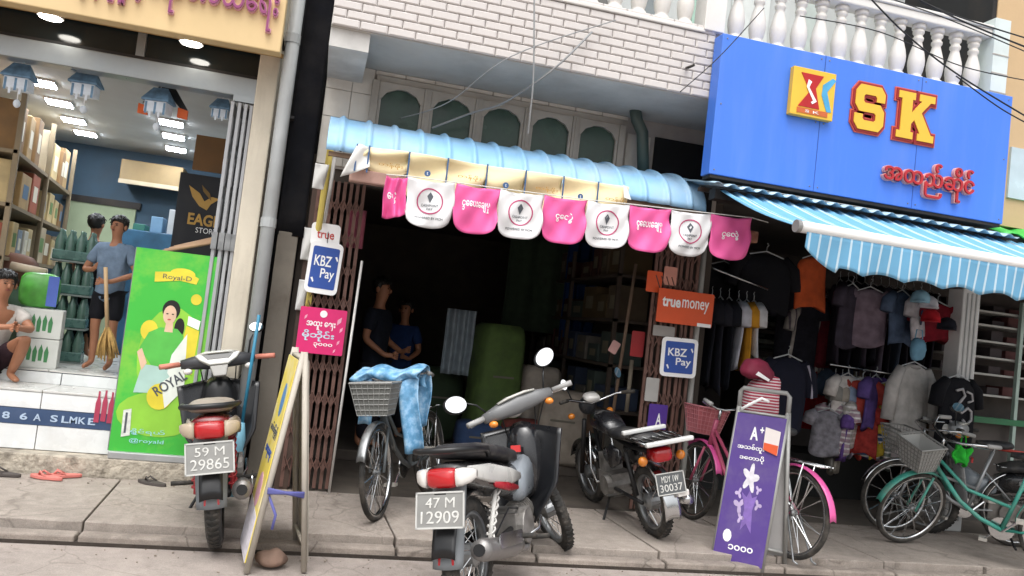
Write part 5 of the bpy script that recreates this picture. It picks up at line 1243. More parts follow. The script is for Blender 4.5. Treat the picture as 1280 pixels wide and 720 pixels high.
# centre bicycle, facing the street, with a raincoat over the handlebar
c3 = atz(472, 651, .1); hd3 = R(180+27)
fx, fy = math.sin(hd3), math.cos(hd3)
bc, S3 = bicycle('bicycle with wire basket facing the street under a blue raincoat', (c3.x-.55*fx, c3.y-.55*fy, .1), hd3, R(9), R(4), mat('bike_grey', '#5c6163', .5, .3, var=.15), STEEL,
             (mat('basket_grey', '#8b8b88', .5, .3, var=.1), mat('basket_plastic', '#6f706c', .7, var=.1)), rimm=CHROME)
rc = thing('raincoat', 'blue and white checked raincoat draped over the centre bicycle handlebar', 'raincoat', tuple(bc.matrix_basis @ (S3 @ Vector((0, .3, 1.0)))))
RCM = mat('raincoat_blue', '#6ba6d0', .5, var=.3, scale=16, dirt=.85, dcol='#c3d9e6', dscale=16)
Mb = bc.matrix_basis
def drape(x0, x1, yb, yf, zt, zbk, zfr, ph):
    def fn(u, v):
        x = x0+(x1-x0)*u
        if v < .45: k = v/.45; y = yb-.02*k; z = zbk+(zt-zbk)*k
        elif v < .55: k = (v-.45)/.1; y = yb-.02+(yf-yb)*k; z = zt+.025*math.sin(math.pi*k)
        else: k = (v-.55)/.45; y = yf+.03*math.sin(k*3); z = zt+(zfr-zt)*k
        hang = abs(v-.5)*2
        return Mb @ (S3 @ Vector((x+.02*math.sin(9*v+ph), y+.030*hang*math.sin(x*45+ph), z+.02*math.sin(x*22+ph))))
    return fn
MB().sheet(drape(-.27, .24, .20, .38, 1.02, .88, .95, 0), 30, 24, .003).build('shoulder', RCM, rc, smooth=True, world=True)
MB().sheet(drape(-.27, -.13, .16, .36, 1.0, .60, .45, 2), 14, 24, .003).build('sleeve', RCM, rc, smooth=True, world=True)
MB().sheet(drape(.10, .20, .16, .34, 1.0, .66, .62, 4), 14, 24, .003).build('sleeve', RCM, rc, smooth=True, world=True)
# pink bicycle behind the purple stand
PINKB = mat('bike_pink', '#d8589a', .35, var=.08, coat=.3); 
c4a, c4b = atz(985, 698, .1), atz(878, 655, .1); dv = (c4b-c4a).normalized(); hd4 = math.atan2(dv.x, dv.y)
b4, S4 = bicycle('pink bicycle with basket parked behind the purple stand', tuple(c4a+dv*.53), hd4, R(2), R(-10), mat('bike_rose', '#b0506c', .4, var=.1), PINKB, (mat('basket_pink', '#c07a80', .6, var=.1), mat('basket_pinklining', '#b5646a', .7, var=.1)))
# green bicycle at right
c5a, c5b = atz(1134, 682, .1), atz(1272, 712, .1); dv = (c5a-c5b); dv.z = 0; L5 = dv.length; dv.normalize(); hd5 = math.atan2(dv.x, dv.y)
TEAL = mat('bike_teal', '#3d9384', .45, var=.15, dirt=.4, dcol='#7d7a70', dscale=9)
b5, S5 = bicycle('teal green bicycle with chrome handlebar at the right', tuple(c5a-dv*.55), hd5, R(-5), R(48), TEAL, TEAL, (mat('basket_grey', '#8b8b88'), mat('basket_pale', '#a9a9a6', .7, var=.1)), rimm=CHROME)
b6, S6 = bicycle('grey bicycle parked behind the teal green bicycle', (5.75, 6.05, .1), R(-75), R(-3), R(10), mat('bike_silver', '#a3a6a8', .35, .5, var=.1), CHROME, (mat('basket_grey', '#8b8b88'), None))
# silver motorcycle partly in view at the far right edge
underbone('silver grey motorcycle cut off by the right edge behind the bicycles', (6.22, 5.98, .1), R(-55), R(-8), R(-20), 'black', mat('stripe_silver', '#b3b5b6', .3, .3, var=.1),
          mat('shield_silver', '#a4a7a9', .3, .3, var=.1), mat('cowl_silver', '#b3b5b6', .3, .3, var=.1), SEATM, ('47 M', '55203'), RUBBER,
          [([(-.2, .43, 1.0), (-.25, .43, 1.08), (-.3, .42, 1.14)], (-.34, .41, 1.18), (.3, -1, .1), (.06, .04))], 1.0)

# ---------- A-frame stands
def a_frame(label, A, B, depthv, H, wtop, panelm, framem, backm, rail_h=0.0):
    """A near-bottom corner, B far-bottom corner of the front panel, depthv to the back legs."""
    A, B, d = Vector(A), Vector(B), Vector(depthv)
    mid = (A+B)/2+d/2
    t = thing('a_frame_stand', label, 'sign stand', (mid.x, mid.y, A.z), group='folding street stands')
    top = Vector((0, 0, H))+d/2
    FA = [A, B, B+top, A+top]; BA = [A+d, B+d, B+top+d*.02, A+top+d*.02]
    for q in (FA, BA):
        for i, j in ((0, 3), (1, 2)): MB().tube([q[i], q[j]], .017, 8).build('leg', framem, t, smooth=True, world=True)
    for k in (.12, .97):
        MB().tube([FA[0].lerp(FA[3], k), FA[1].lerp(FA[2], k)], .012, 8).build('crossbar', framem, t, smooth=True, world=True)
        MB().tube([BA[0].lerp(BA[3], k), BA[1].lerp(BA[2], k)], .012, 8).build('crossbar', framem, t, smooth=True, world=True)
    nrm = (B-A).cross(FA[3]-FA[0]).normalized()
    if nrm.dot(d) > 0: nrm = -nrm
    def panel(q, m, nm, off, lo=.04, hi=.96):
        P = [q[0].lerp(q[3], lo), q[1].lerp(q[2], lo), q[1].lerp(q[2], hi), q[0].lerp(q[3], hi)]
        mb_ = MB(); n_ = off
        mb_.add([p+n_*.018 for p in P]+[p+n_*.024 for p in P], [(0, 1, 2, 3), (7, 6, 5, 4), (0, 4, 5, 1), (1, 5, 6, 2), (2, 6, 7, 3), (3, 7, 4, 0)])
        return mb_.build(nm, m, t, world=True), P
    pf, P = panel(FA, panelm, 'front_panel', nrm)
    n2 = (BA[1]-BA[0]).cross(BA[3]-BA[0]).normalized()
    if n2.dot(d) < 0: n2 = -n2
    if backm: panel(BA, backm, 'back_panel', n2)
    M = basis(((P[0]+P[1]+P[2]+P[3])/4)+nrm*.0245, (A-B) if (A-B).cross(FA[3]-FA[0]).dot(nrm) > 0 else (B-A), FA[3]-FA[0])
    w_ = (P[1]-P[0]).length; h_ = (P[3]-P[0]).length
    return t, pf, M, w_, h_, FA, BA
A = atz(951, 719, 0.0); B = A+Vector((-.27, .21, 0))
ALUF = mat('stand_frame', '#a9a9a6', .45, .4, var=.1, dirt=.3)
PURP2 = mat('stand_purple', '#523a86', .5, var=.05, dirt=.25, dcol='#8d8494', dscale=5)
t, pf, M, w_, h_, FA, BA = a_frame('purple promotion stand with white lettering at the kerb before the pink bicycle', A, B, (.25, .10, 0), 1.14, .3, PURP2, ALUF, mat('stand_back', '#b6b4b2', .6, var=.06))
Mx = lambda x, y, z=0: M @ Matrix.Translation((x*w_, y*h_, z))
text('A', Mx(-.02, .37), w_*.16, h_*.09, PRINTW, pf, bold=.03, depth=.002, world=True)
text('+', Mx(.13, .40), w_*.08, h_*.04, PRINTW, pf, bold=.03, depth=.002, world=True)
text('အသစ်ထူး', Mx(-.06, .27), w_*.55, h_*.055, PRINTW, pf, bold=.02, depth=.002, world=True)
text('ဒေတာပို', Mx(-.02, .20), w_*.5, h_*.05, PRINTW, pf, bold=.02, depth=.002, world=True)
MB().prism([((.13+.05*math.sin(5*a+1))*w_*math.cos(a), (.075+.03*math.sin(5*a+1))*h_*math.sin(a)) for a in [2*math.pi*k/40 for k in range(40)]], Mx(0, .07), 0, .002).build('white_splash', mat('print_greywhite', '#d8d4dc', .6, var=.15, scale=30), pf, world=True)
MB().prism([(-.10*w_, -.22*h_), (.0, -.17*h_), (.12*w_, -.23*h_), (.10*w_, -.08*h_), (.17*w_, .02*h_), (.07*w_, .0), (.02*w_, .05*h_), (-.04*w_, .0), (-.14*w_, .03*h_), (-.06*w_, -.08*h_)], Mx(0, -.06), 0, .002).build('lilac_figure', mat('print_lilac', '#7d62ab', .6, var=.2, scale=20), pf, world=True)
for x, y, s__ in ((-.2, -.04, .03), (-.17, -.12, .045), (.2, -.1, .03), (-.12, -.2, .03), (.18, .0, .025)): MB().prism([(s__*(.6+.35*math.sin(3*a+x*40))*math.cos(a), s__*1.5*(.6+.35*math.sin(3*a+x*40))*math.sin(a)) for a in [2*math.pi*k/24 for k in range(24)]], Mx(x, y), 0, .002).build('print_speck', mat('print_pale', '#b9a8cc', .6, var=.2), pf, world=True)
MB().prism(circle(0, 0, .03, 10, .045), Mx(-.34, -.33), 0, .002).build('print_badge', PRINTW, pf, world=True)
text('၁၀၀၀', Mx(-.05, -.40), w_*.5, h_*.035, PRINTW, pf, bold=.02, depth=.002, world=True)
MB().prism([(-.05, -.06), (.05, -.09), (.06, .08), (-.045, .1)], Mx(.33, .33, .01), 0, .003).build('sticker', mat('sticker_white', '#e0d8d4', .6, var=.05), pf, world=True)
MB().prism([(-.048, -.06), (.048, -.09), (.052, -.02), (-.046, -.01)], Mx(.33, .33, .013), 0, .002).build('sticker_orange', ORA, pf, world=True)
# carrying hoop above the purple stand
hp = MB(); q0, q1 = FA[2]+Vector((0, 0, -.02)), FA[3]+Vector((0, 0, -.02))
up_ = Vector((0, 0, .13)); hp.tube([q0, q0+up_, q0.lerp(q1, .06)+up_*1.2, q0.lerp(q1, .94)+up_*1.2, q1+up_, q1], .017, 8)
hp.build('carrying_hoop', mat('hoop_grey', '#8b8b89', .5, var=.1), t, smooth=True, world=True)
hp = MB(); hp.tube([q0.lerp(q1, .05), q0.lerp(q1, .2)+up_*.3, q0.lerp(q1, .45)+up_*.75, q0.lerp(q1, .6)+up_*.6], .012, 6); hp.build('tie_ribbon', PRINTW, t, smooth=True, world=True)
# bundle on the pink bicycle carrier
bn = thing('striped_bundle', 'red and white striped bundle with a maroon bag on top, on the pink bicycle', 'bundle', tuple(at(950, 505, 5.45)))
pb = at(953, 500, 5.45)
RWS = mat('red_white_stripe', '#a8344a', .7, var=.1, stripe=(2, .022, .42, '#d8ccce'))
BG = MB().loft([(-.10, 0, .09, .13), (-.07, 0, .12, .19), (0, -.01, .125, .20), (.07, 0, .12, .19), (.10, 0, .09, .12)], 18, Matrix.Translation(pb) @ Matrix.Rotation(R(-15), 4, 'Z'))
for q in (BG,): q.v = [Vector((v_.x+.02*math.sin(14*(v_.z-pb.z)+5), v_.y+.012*math.sin(19*(v_.z-pb.z)), v_.z+.02*math.sin(12*(v_.x-pb.x)))) for v_ in q.v]
BG.build('striped_bag', RWS, bn, smooth=True, world=True)
pm = at(945, 463, 5.43)
MG = MB().loft([(-.09, -.01, .09, .04), (-.06, 0, .125, .065), (0, 0, .13, .075), (.05, .01, .12, .065), (.09, 0, .08, .04)], 26, Matrix.Translation(pm) @ Matrix.Rotation(R(20), 4, 'Y'))
MG.v = [Vector((v_.x+.015*math.sin(25*(v_.z-pm.z)), v_.y+.012*math.sin(30*(v_.x-pm.x)), v_.z+.016*math.sin(26*(v_.x-pm.x)+1)+.008*math.sin(60*(v_.x-pm.x)))) for v_ in MG.v]
MG.build('maroon_bag', mat('maroon_cloth', '#7c1f3a', .7, var=.15, bump=.3, bscale=18), bn, smooth=True, world=True)
MB().prism([(-.06, -.01), (.05, -.05), (.06, -.035), (-.04, .015)], frame(pm.x, pm.y-.1, pm.z-.02), 0, .004).build('white_tag', PRINTW, bn, world=True)
# left stand
A = atz(308, 716, 0.0); B = A+Vector((-.06, .44, 0))
YELS = mat('stand_yellow', '#dfca55', .6, var=.1, dirt=.8, dcol='#d9d2bd', dscale=5)
CRM = mat('stand_cream', '#b3aca0', .6, var=.1, dirt=.35)
t, pf, M, w_, h_, FA, BA = a_frame('worn yellow advertising stand seen nearly edge on before the left gate', A, B, (.31, .06, 0), 1.24, .3, YELS, CRM, mat('stand_back2', '#9a948a', .7, var=.12, dirt=.4))
Mx = lambda x, y, z=0: M @ Matrix.Translation((x*w_, y*h_, z))
MB().prism([(-.5*w_, -.5*h_), (.5*w_, -.5*h_), (.5*w_, -.28*h_), (-.5*w_, -.25*h_)], Mx(0, 0), .0, .0015).build('white_band', mat('print_greywhite', '#d8d4dc'), pf, world=True)
text('ဆပ်ပြာမှုန့်', Mx(0, .12), w_*.8, h_*.07, DKP, pf, bold=.02, depth=.002, world=True)
text('အထူး\u1031စျး', Mx(0, .0), w_*.7, h_*.06, mat('print_blue', '#2f4f9a', .5), pf, bold=.02, depth=.002, world=True)
MB().prism(circle(0, 0, .07, 14, .1), Mx(.1, .28), .0, .0015).build('blue_swirl', mat('print_blue2', '#4a7fb5', .5, var=.2), pf, world=True)
MB().prism(circle(0, 0, .1, 12, .1), Mx(.05, -.18), .0, .0018).build('pink_patch', mat('print_palepink2', '#d9a8b8', .5, var=.2), pf, world=True)
tie = MB(); zt_ = .42
q = [FA[0].lerp(FA[3], .36), FA[1].lerp(FA[2], .36), BA[1].lerp(BA[2], .36), BA[0].lerp(BA[3], .36)]
for kk in range(3): tie.tube([q[0]+Vector((0, -.02, .01*kk)), q[3]+Vector((0, -.02, -.01*kk))], .010, 6); 
tie.tube([q[0], q[0]+Vector((.06, -.02, -.12)), q[0]+Vector((.05, -.02, -.2))], .008, 6)
tie.build('rag_tie', mat('purple_rag', '#5d5f9c', .8, var=.2), t, smooth=True, world=True)
# stones weighing the stand down
STN = mat('brown_stone', '#7d6659', .95, var=.3, scale=8, bump=.6, bscale=14)
for i, (u, v, s__, lb) in enumerate([(345, 668, .07, 'brown stone lodged under the yellow stand'), (338, 700, .085, 'pinkish flat stone on the road under the yellow stand')]):
    p = atz(u, v+8, 0.0); t = thing('stone', lb, 'stone', (p.x, p.y, p.z))
    e = MB(); e.ell((0, 0, s__*.55), (s__, s__*.8, s__*.6), None, 14, 9)
    e.v = [Vector((v_.x*(1+.12*math.sin(9*v_.y/s__+i)), v_.y*(1+.1*math.sin(7*v_.z/s__)), max(0, v_.z*(1+.1*math.sin(5*v_.x/s__))))) for v_ in e.v]
    e.build('stone_body', STN, t, smooth=True)

# ================================================================== PEOPLE
SKIN = mat('skin_brown', '#a06e52', .55, var=.08, scale=12); HAIR = mat('hair_black', '#0f0d0c', .5, var=.2, scale=40)
def skinmesh(name, V, Eg, m, parent, sub=2):
    """Continuous surface grown over joints V: {name: (x, y, z, rx, ry)} and edges."""
    keys = list(V); idx = {k: i for i, k in enumerate(keys)}
    me = bpy.data.meshes.new(name); me.from_pydata([V[k][:3] for k in keys], [(idx[a], idx[b]) for a, b in Eg], [])
    o = link(name, me, None, parent)
    sm = o.modifiers.new('skin', 'SKIN'); sm.use_smooth_shade = True
    sv = me.skin_vertices[0].data
    for k in keys:
        v = V[k]; sv[idx[k]].radius = (v[3], v[4] if len(v) > 4 else v[3])
    sv[0].use_root = True
    ss = o.modifiers.new('sub', 'SUBSURF'); ss.levels = sub; ss.render_levels = sub
    me.materials.append(m)
    return o
def body_verts(P):
    V = {}; E_ = []
    for k, par, x, y, z, *r in P:
        V[k] = (x, y, z, *r)
        if par: E_.append((par, k))
    return V, E_
def fingers(P, hand, x, y, z, dx, dy, dz, sx_):
    for i in range(4):
        o = (i-1.5)*.018
        P.append((hand+'f%da' % i, hand, x+dx*.5+o*(1-abs(dx)*8)*.2, y+dy*.5, z+dz*.5+o, .009))
        P.append((hand+'f%db' % i, hand+'f%da' % i, x+dx+o*.1, y+dy, z+dz+o, .008))
    P.append((hand+'ta', hand, x+sx_*.02, y-.02, z+.03, .010)); P.append((hand+'tb', hand+'ta', x+sx_*.03, y-.04, z+.045, .008))
def head_parts(t, hx, hy, hz, s_=1.0, hairlong=False, yaw=0):
    H = Matrix.Translation((hx, hy, hz)) @ Matrix.Rotation(yaw, 4, 'Z') @ Matrix.Scale(s_, 4)
    hr = MB(); hr.ell((0, .018, .035), (.092, .098, .098), H, 18, 12)
    hr.v = [v + Vector((0, 0, .006*math.sin(v.x*160)+.004*math.sin(v.y*190))) for v in hr.v]
    inv = H.inverted()
    for i, v in enumerate(hr.v):      # face opening: pull the hair back and up at the front
        q = inv @ v
        if q.y < -.02 and q.z < .05: q = Vector((q.x, q.y*.55+.012, q.z)); hr.v[i] = H @ q
    rnd = random.Random(5)
    for k in range(110):
        th = rnd.uniform(0, 6.283); ph = rnd.uniform(.05, 1.45)
        d = Vector((math.sin(ph)*math.cos(th), math.sin(ph)*math.sin(th), math.cos(ph)))
        if d.y < -.55 and d.z < .45: continue
        p0 = Vector((.09*d.x, .018+.095*d.y, .035+.095*d.z)); e = p0+d*.012+Vector((rnd.uniform(-.02, .02), rnd.uniform(-.025, .01), -.03-.02*rnd.random()))
        hr.tube([H @ p0, H @ (p0.lerp(e, .5)+d*.010), H @ e], [.007, .006, .0015], 5)
    if hairlong: hr.ell((0, .075, -.03), (.06, .05, .11), H, 14, 10)
    hr.build('hair', HAIR, t, smooth=True)
    for sg in (-1, 1):
        e = MB().ell((sg*.031, -.082, .008), (.013, .007, .006), H, 10, 6).build('eye', mat('eye_dark', '#1b1412', .2), t, smooth=True)
        MB().box(sg*.031-.017, sg*.031+.017, -.090, -.082, .022, .028, H).build('eyebrow', HAIR, t)
        MB().ell((sg*.085, .005, -.01), (.012, .022, .03), H, 10, 8).build('ear', SKIN, t, smooth=True)
    MB().ell((0, -.093, -.015), (.013, .016, .022), H, 10, 8).build('nose', SKIN, t, smooth=True)
    MB().ell((0, -.083, -.048), (.022, .008, .006), H, 10, 6).build('mouth', mat('lips', '#7a3a35', .5), t, smooth=True)

HEAD = [('neck0', 'chest', 0, .012, 1.39, .06), ('neck', 'neck0', 0, .005, 1.45, .048), ('jaw', 'neck', 0, -.015, 1.52, .058, .07), ('head', 'jaw', 0, -.005, 1.585, .078, .088), ('crown', 'head', 0, .005, 1.66, .06, .07)]
def standing(label, loc, rz, s_, shirt, shorts, armR, armL, hold=None, long_legs=None, yaw=0, group=None):
    t = thing('person', label, 'person', loc, rz, s=s_, group=group)
    P = [('pelvis', None, 0, 0, .90, .125, .085), ('spine', 'pelvis', 0, 0, 1.06, .115, .08), ('chest', 'spine', 0, 0, 1.24, .135, .085)]+HEAD
    for sg, S, arm in ((-1, 'R', armR), (1, 'L', armL)):
        e, w_, h_ = arm
        P += [('sh'+S, 'chest', sg*.165, 0, 1.335, .052), ('el'+S, 'sh'+S, *e, .038), ('wr'+S, 'el'+S, *w_, .026), ('ha'+S, 'wr'+S, *h_, .030, .018)]
        d = (Vector(h_)-Vector(w_)).normalized()*.07
        fingers(P, 'ha'+S, *h_, d.x, d.y, d.z, -sg)
        P += [('hip'+S, 'pelvis', sg*.085, 0, .83, .082), ('kn'+S, 'hip'+S, sg*.095, -.025, .48, .052), ('ca'+S, 'kn'+S, sg*.095, .01, .33, .047), ('an'+S, 'ca'+S, sg*.1, .02, .075, .033), ('to'+S, 'an'+S, sg*.115, -.13, .025, .028, .02)]
    V, E_ = body_verts(P); skinmesh('body', V, E_, SKIN, t)
    Q = [('w', None, 0, 0, .72, .175, .13), ('w0', 'w', 0, 0, .86, .165, .125), ('w1', 'w0', 0, 0, 1.0, .155, .118), ('c', 'w1', 0, 0, 1.22, .165, .11), ('n', 'c', 0, .01, 1.375, .085, .07)]
    for sg, S, arm in ((-1, 'R', armR), (1, 'L', armL)):
        e = Vector(arm[0]); sh = Vector((sg*.165, 0, 1.335)); m_ = sh.lerp(e, .72)
        Q += [('s'+S, 'c', *sh, .072), ('m'+S, 's'+S, *m_, .068)]
    V, E_ = body_verts(Q); skinmesh('shirt', V, E_, shirt, t)
    Q = [('p', None, 0, 0, .93, .14, .105)]
    for sg, S in ((-1, 'R'), (1, 'L')):
        zl = .10 if long_legs else .52
        Q += [('h'+S, 'p', sg*.085, 0, .80, .105, .10), ('k'+S, 'h'+S, sg*.098, -.02, zl, .085 if not long_legs else .06)]
    V, E_ = body_verts(Q); skinmesh('trousers' if long_legs else 'shorts', V, E_, shorts, t)
    head_parts(t, 0, 0, 1.585, 1.0, yaw=yaw)
    return t
b0 = atz(123, 462, ZF)
standing('boy in grey blue shirt and dark shorts holding a broom in the left shop', (b0.x, b0.y, ZF), R(-12), .765, cloth('boy_shirt', '#6f8196'), cloth('boy_shorts', '#1c1d22'),
         ((-.27, -.06, 1.07), (-.10, -.23, 1.08), (-.07, -.26, 1.10)), ((.28, -.04, 1.08), (.10, -.21, .97), (.03, -.25, .96)), yaw=R(-10))
STRAW = mat('broom_straw', '#b08e55', .9, var=.25, scale=40)
br = thing('broom', 'straw broom with long pale handle held by the boy', 'broom', (b0.x, b0.y-.25, ZF))
h0 = at(132, 334, b0.y-.235); h1 = at(134, 412, b0.y-.23)
MB().tube([h0, h1], .016, 8).build('handle', mat('broom_handle', '#c2a37c', .6, var=.1), br, smooth=True, world=True)
hd_ = MB()
for i in range(46):
    a = random.uniform(-1, 1); c_ = random.uniform(-1, 1)
    e = at(134+a*15, 447+random.uniform(-6, 6)+abs(a)*-4, b0.y-.23+c_*.05)
    if e.z < ZF+.01: e.z = ZF+.01
    hd_.tube([h1+Vector((a*.012, c_*.01, .02)), h1.lerp(e, .5)+Vector((a*.02, c_*.015, -.0)), e], [.006, .008, .005], 5)
hd_.build('bristles', STRAW, br, smooth=True, world=True)
# squatting woman at the left edge
w0 = Vector((-2.33, 6.88, .672))
t = thing('person', 'person in white shirt squatting on the left shop step at the picture edge', 'person', tuple(w0), R(38), s=.88)
P = [('pelvis', None, 0, .10, .18, .12, .10), ('spine', 'pelvis', 0, .07, .36, .11, .085), ('chest', 'spine', 0, 0, .54, .125, .085), ('neck0', 'chest', 0, -.035, .66, .055), ('neck', 'neck0', 0, -.05, .71, .045), ('jaw', 'neck', 0, -.075, .77, .058, .07), ('head', 'jaw', 0, -.07, .835, .078, .086), ('crown', 'head', 0, -.06, .91, .06, .07)]
for sg, S in ((-1, 'R'), (1, 'L')):
    P += [('sh'+S, 'chest', sg*.16, -.01, .60, .05), ('el'+S, 'sh'+S, sg*.22, -.18, .46, .037), ('wr'+S, 'el'+S, sg*.06, -.34, .48, .026), ('ha'+S, 'wr'+S, sg*.02, -.38, .49, .028, .018)]
    fingers(P, 'ha'+S, sg*.02, -.38, .49, 0, -.06, -.01, -sg)
    P += [('hip'+S, 'pelvis', sg*.09, .06, .17, .085), ('kn'+S, 'hip'+S, sg*.15, -.28, .40, .058), ('ca'+S, 'kn'+S, sg*.14, -.20, .22, .05), ('an'+S, 'ca'+S, sg*.12, -.12, .06, .033), ('to'+S, 'an'+S, sg*.13, -.27, .022, .03, .02)]
V, E_ = body_verts(P); skinmesh('body', V, E_, SKIN, t)
Q = [('w', None, 0, .11, .12, .16, .125), ('w0', 'w', 0, .10, .24, .15, .12), ('w1', 'w0', 0, .06, .38, .14, .11), ('c', 'w1', 0, 0, .54, .15, .11), ('n', 'c', 0, -.03, .645, .08, .065)]
for sg, S in ((-1, 'R'), (1, 'L')): Q += [('s'+S, 'c', sg*.16, -.01, .60, .07), ('m'+S, 's'+S, sg*.205, -.12, .51, .065)]
V, E_ = body_verts(Q); skinmesh('shirt', V, E_, cloth('white_shirt', '#b9b4ae'), t)
Q = [('p', None, 0, .10, .16, .14, .115)]
for sg, S in ((-1, 'R'), (1, 'L')): Q += [('h'+S, 'p', sg*.09, .05, .17, .105), ('k'+S, 'h'+S, sg*.135, -.16, .32, .085)]
V, E_ = body_verts(Q); skinmesh('shorts', V, E_, cloth('dark_sarong', '#35262c'), t)
head_parts(t, 0, -.07, .835, 1.0, hairlong=True)
# dim people
p = at(100, 425, 8.3)
standing('person in dark clothes standing in shadow behind the boy', (p.x, 8.3, ZF), R(160), .80, cloth('dim_dark', '#15161a'), cloth('dim_dark2', '#15151a'), ((-.24, 0, 1.08), (-.25, -.08, .86), (-.25, -.1, .80)), ((.24, 0, 1.08), (.25, -.08, .86), (.25, -.1, .80)), long_legs=True)
p = at(473, 400, 7.9)
standing('dim person in dark blue clothes standing inside the middle shop left side', (p.x, 7.9, .2), R(60), .98, cloth('dim_blue', '#1b1f29'), cloth('dim_blue2', '#23232b'), ((-.24, 0, 1.08), (-.2, -.2, .95), (-.17, -.26, .95)), ((.24, 0, 1.08), (.2, -.2, .98), (.17, -.26, 1.0)), long_legs=True)
p = at(508, 395, 8.8)
standing('dim person in blue shirt further inside the middle shop', (p.x, 8.9, .2), R(-30), .88, cloth('dim_blue3', '#223763'), cloth('dim_blue2', '#23232b'), ((-.24, 0, 1.08), (-.2, -.2, .95), (-.17, -.26, .95)), ((.24, 0, 1.08), (.2, -.2, .98), (.17, -.26, 1.0)), long_legs=True)

# ================================================================== LEFT SHOP GOODS
ORD = ['first', 'second', 'third', 'fourth', 'fifth', 'sixth', 'seventh', 'eighth', 'ninth', 'tenth', 'eleventh', 'twelfth']
SHW = mat('shelf_wood', '#7d6f58', .7, var=.15)
def shx(y): return -2.40-.14*(y-7.0)
sh = thing('shelf_rack', 'tall shelf rack of packed goods along the left shop wall', 'shelf', (shx(8.2)-.2, 8.2, ZF))
lev = [ZF+.05, 1.2, 1.62, 2.04, 2.46]
def skew(y): return R(8)
def shbox(x0, x1, y0, y1, z0, z1):    # box in the skewed frame of the rack
    m_ = MB(); m_.add([(shx(y0)+x0, y0, z0), (shx(y0)+x1, y0, z0), (shx(y1)+x1, y1, z0), (shx(y1)+x0, y1, z0), (shx(y0)+x0, y0, z1), (shx(y0)+x1, y0, z1), (shx(y1)+x1, y1, z1), (shx(y1)+x0, y1, z1)],
               [(0, 3, 2, 1), (4, 5, 6, 7), (0, 1, 5, 4), (1, 2, 6, 5), (2, 3, 7, 6), (3, 0, 4, 7)]); return m_
for z_ in lev: shbox(-.55, 0, 7.0, 9.9, z_-.03, z_).build('board', SHW, sh, world=True)
for y_ in (7.0, 8.4, 9.87):
    for xq in (-.55, -.03): shbox(xq, xq+.04, y_, y_+.04, ZF, 2.95).build('upright', SHW, sh, world=True)
shbox(-.58, -.551, 7.0, 9.9, ZF, 2.95).build('back', mat('shelf_back', '#54483a', .8), sh, world=True)
CC = [('tan', '#a2875e'), ('brown', '#80623f'), ('pale', '#b3a58c'), ('rust', '#94503a'), ('grey blue', '#7d8c9a'), ('olive', '#6f7a55'), ('off white', '#c2bfb4'), ('cream', '#bba67a')]
for li, z_ in enumerate(lev):
    y_ = 7.06; k = 0
    while y_ < 9.75:
        wd = random.uniform(.2, .40); hg = random.uniform(.24, .37) if li < 4 else random.uniform(.34, .45)
        if not (8.37 < y_+wd and y_ < 8.45) and y_+wd < 9.85:
            nm, c = random.choice(CC[:4]+CC[7:] if li >= 3 else CC); k += 1
            t = thing('carton', '%s carton on the %s rack board of the left shop, %s from the street' % (nm, ['lowest', 'second lowest', 'middle', 'second highest', 'highest'][li], ORD[k-1]), 'carton', (shx(y_+wd/2)-.24, y_+wd/2, z_), R(8)+random.uniform(-.05, .05), 'cartons on the left shop rack')
            dp = random.uniform(.18, .235)
            MB().box(-dp, dp, -wd/2+.012, wd/2-.012, 0, hg).build('carton_body', mat('carton_'+nm, c, .75, var=.2, scale=7), t, bevel=.008)
            MB().box(dp, dp+.002, -wd*.25, wd*.25, hg*.3, hg*.7).build('carton_label', mat('clabel_%d' % random.randint(0, 3), random.choice(['#cfc8b8', '#a8453c', '#4f6f8f', '#d8d2c0', '#5f7f4a']), .6), t)
        y_ += wd+.015
# bottle cases stacked by the rack
BOT = mat('green_bottle', '#5a7a6e', .25, var=.2, coat=.3); CAPB = mat('bottle_cap', '#aeb9bd', .4)
bot_me = MB().lathe([(.036, 0), (.038, .02), (.038, .16), (.028, .2), (.014, .235), (.014, .265)], n=10).mesh('bottle'); bot_me.materials.append(BOT)
for q in bot_me.polygons: q.use_smooth = True
cases = [(0, 0, 0), (0, 0, 1), (0, 0, 2), (0, 0, 3), (0, .42, 0), (0, .42, 1), (0, .42, 2)]
for ci, (cx_, cy_, lv) in enumerate(cases):
    bx_ = at(80, 420, 7.75+cy_)
    t = thing('bottle_case', 'wrapped case of green bottles, %s of the %s stack by the boy' % (['lowest', 'second from the floor', 'third from the floor', 'topmost'][lv], 'front' if cy_ == 0 else 'rear'), 'bottle case', (bx_.x, 7.75+cy_, ZF+.29*lv), R(8), 'stacked bottle cases')
    MB().box(-.17, .17, -.13, .13, 0, .015).build('tray', mat('tray_grey', '#7f8a86', .6), t)
    MB().box(-.165, .165, -.128, .128, .016, .10).build('wrap', mat('wrap_teal', '#4c7069', .25, var=.3, scale=12), t, bevel=.01)
    for i in range(4):
        for j in range(3):
            o = bpy.data.objects.new('bottle', bot_me); COL.objects.link(o); o.parent = t; o.location = (-.122+.081*i, -.081+.081*j, .016)
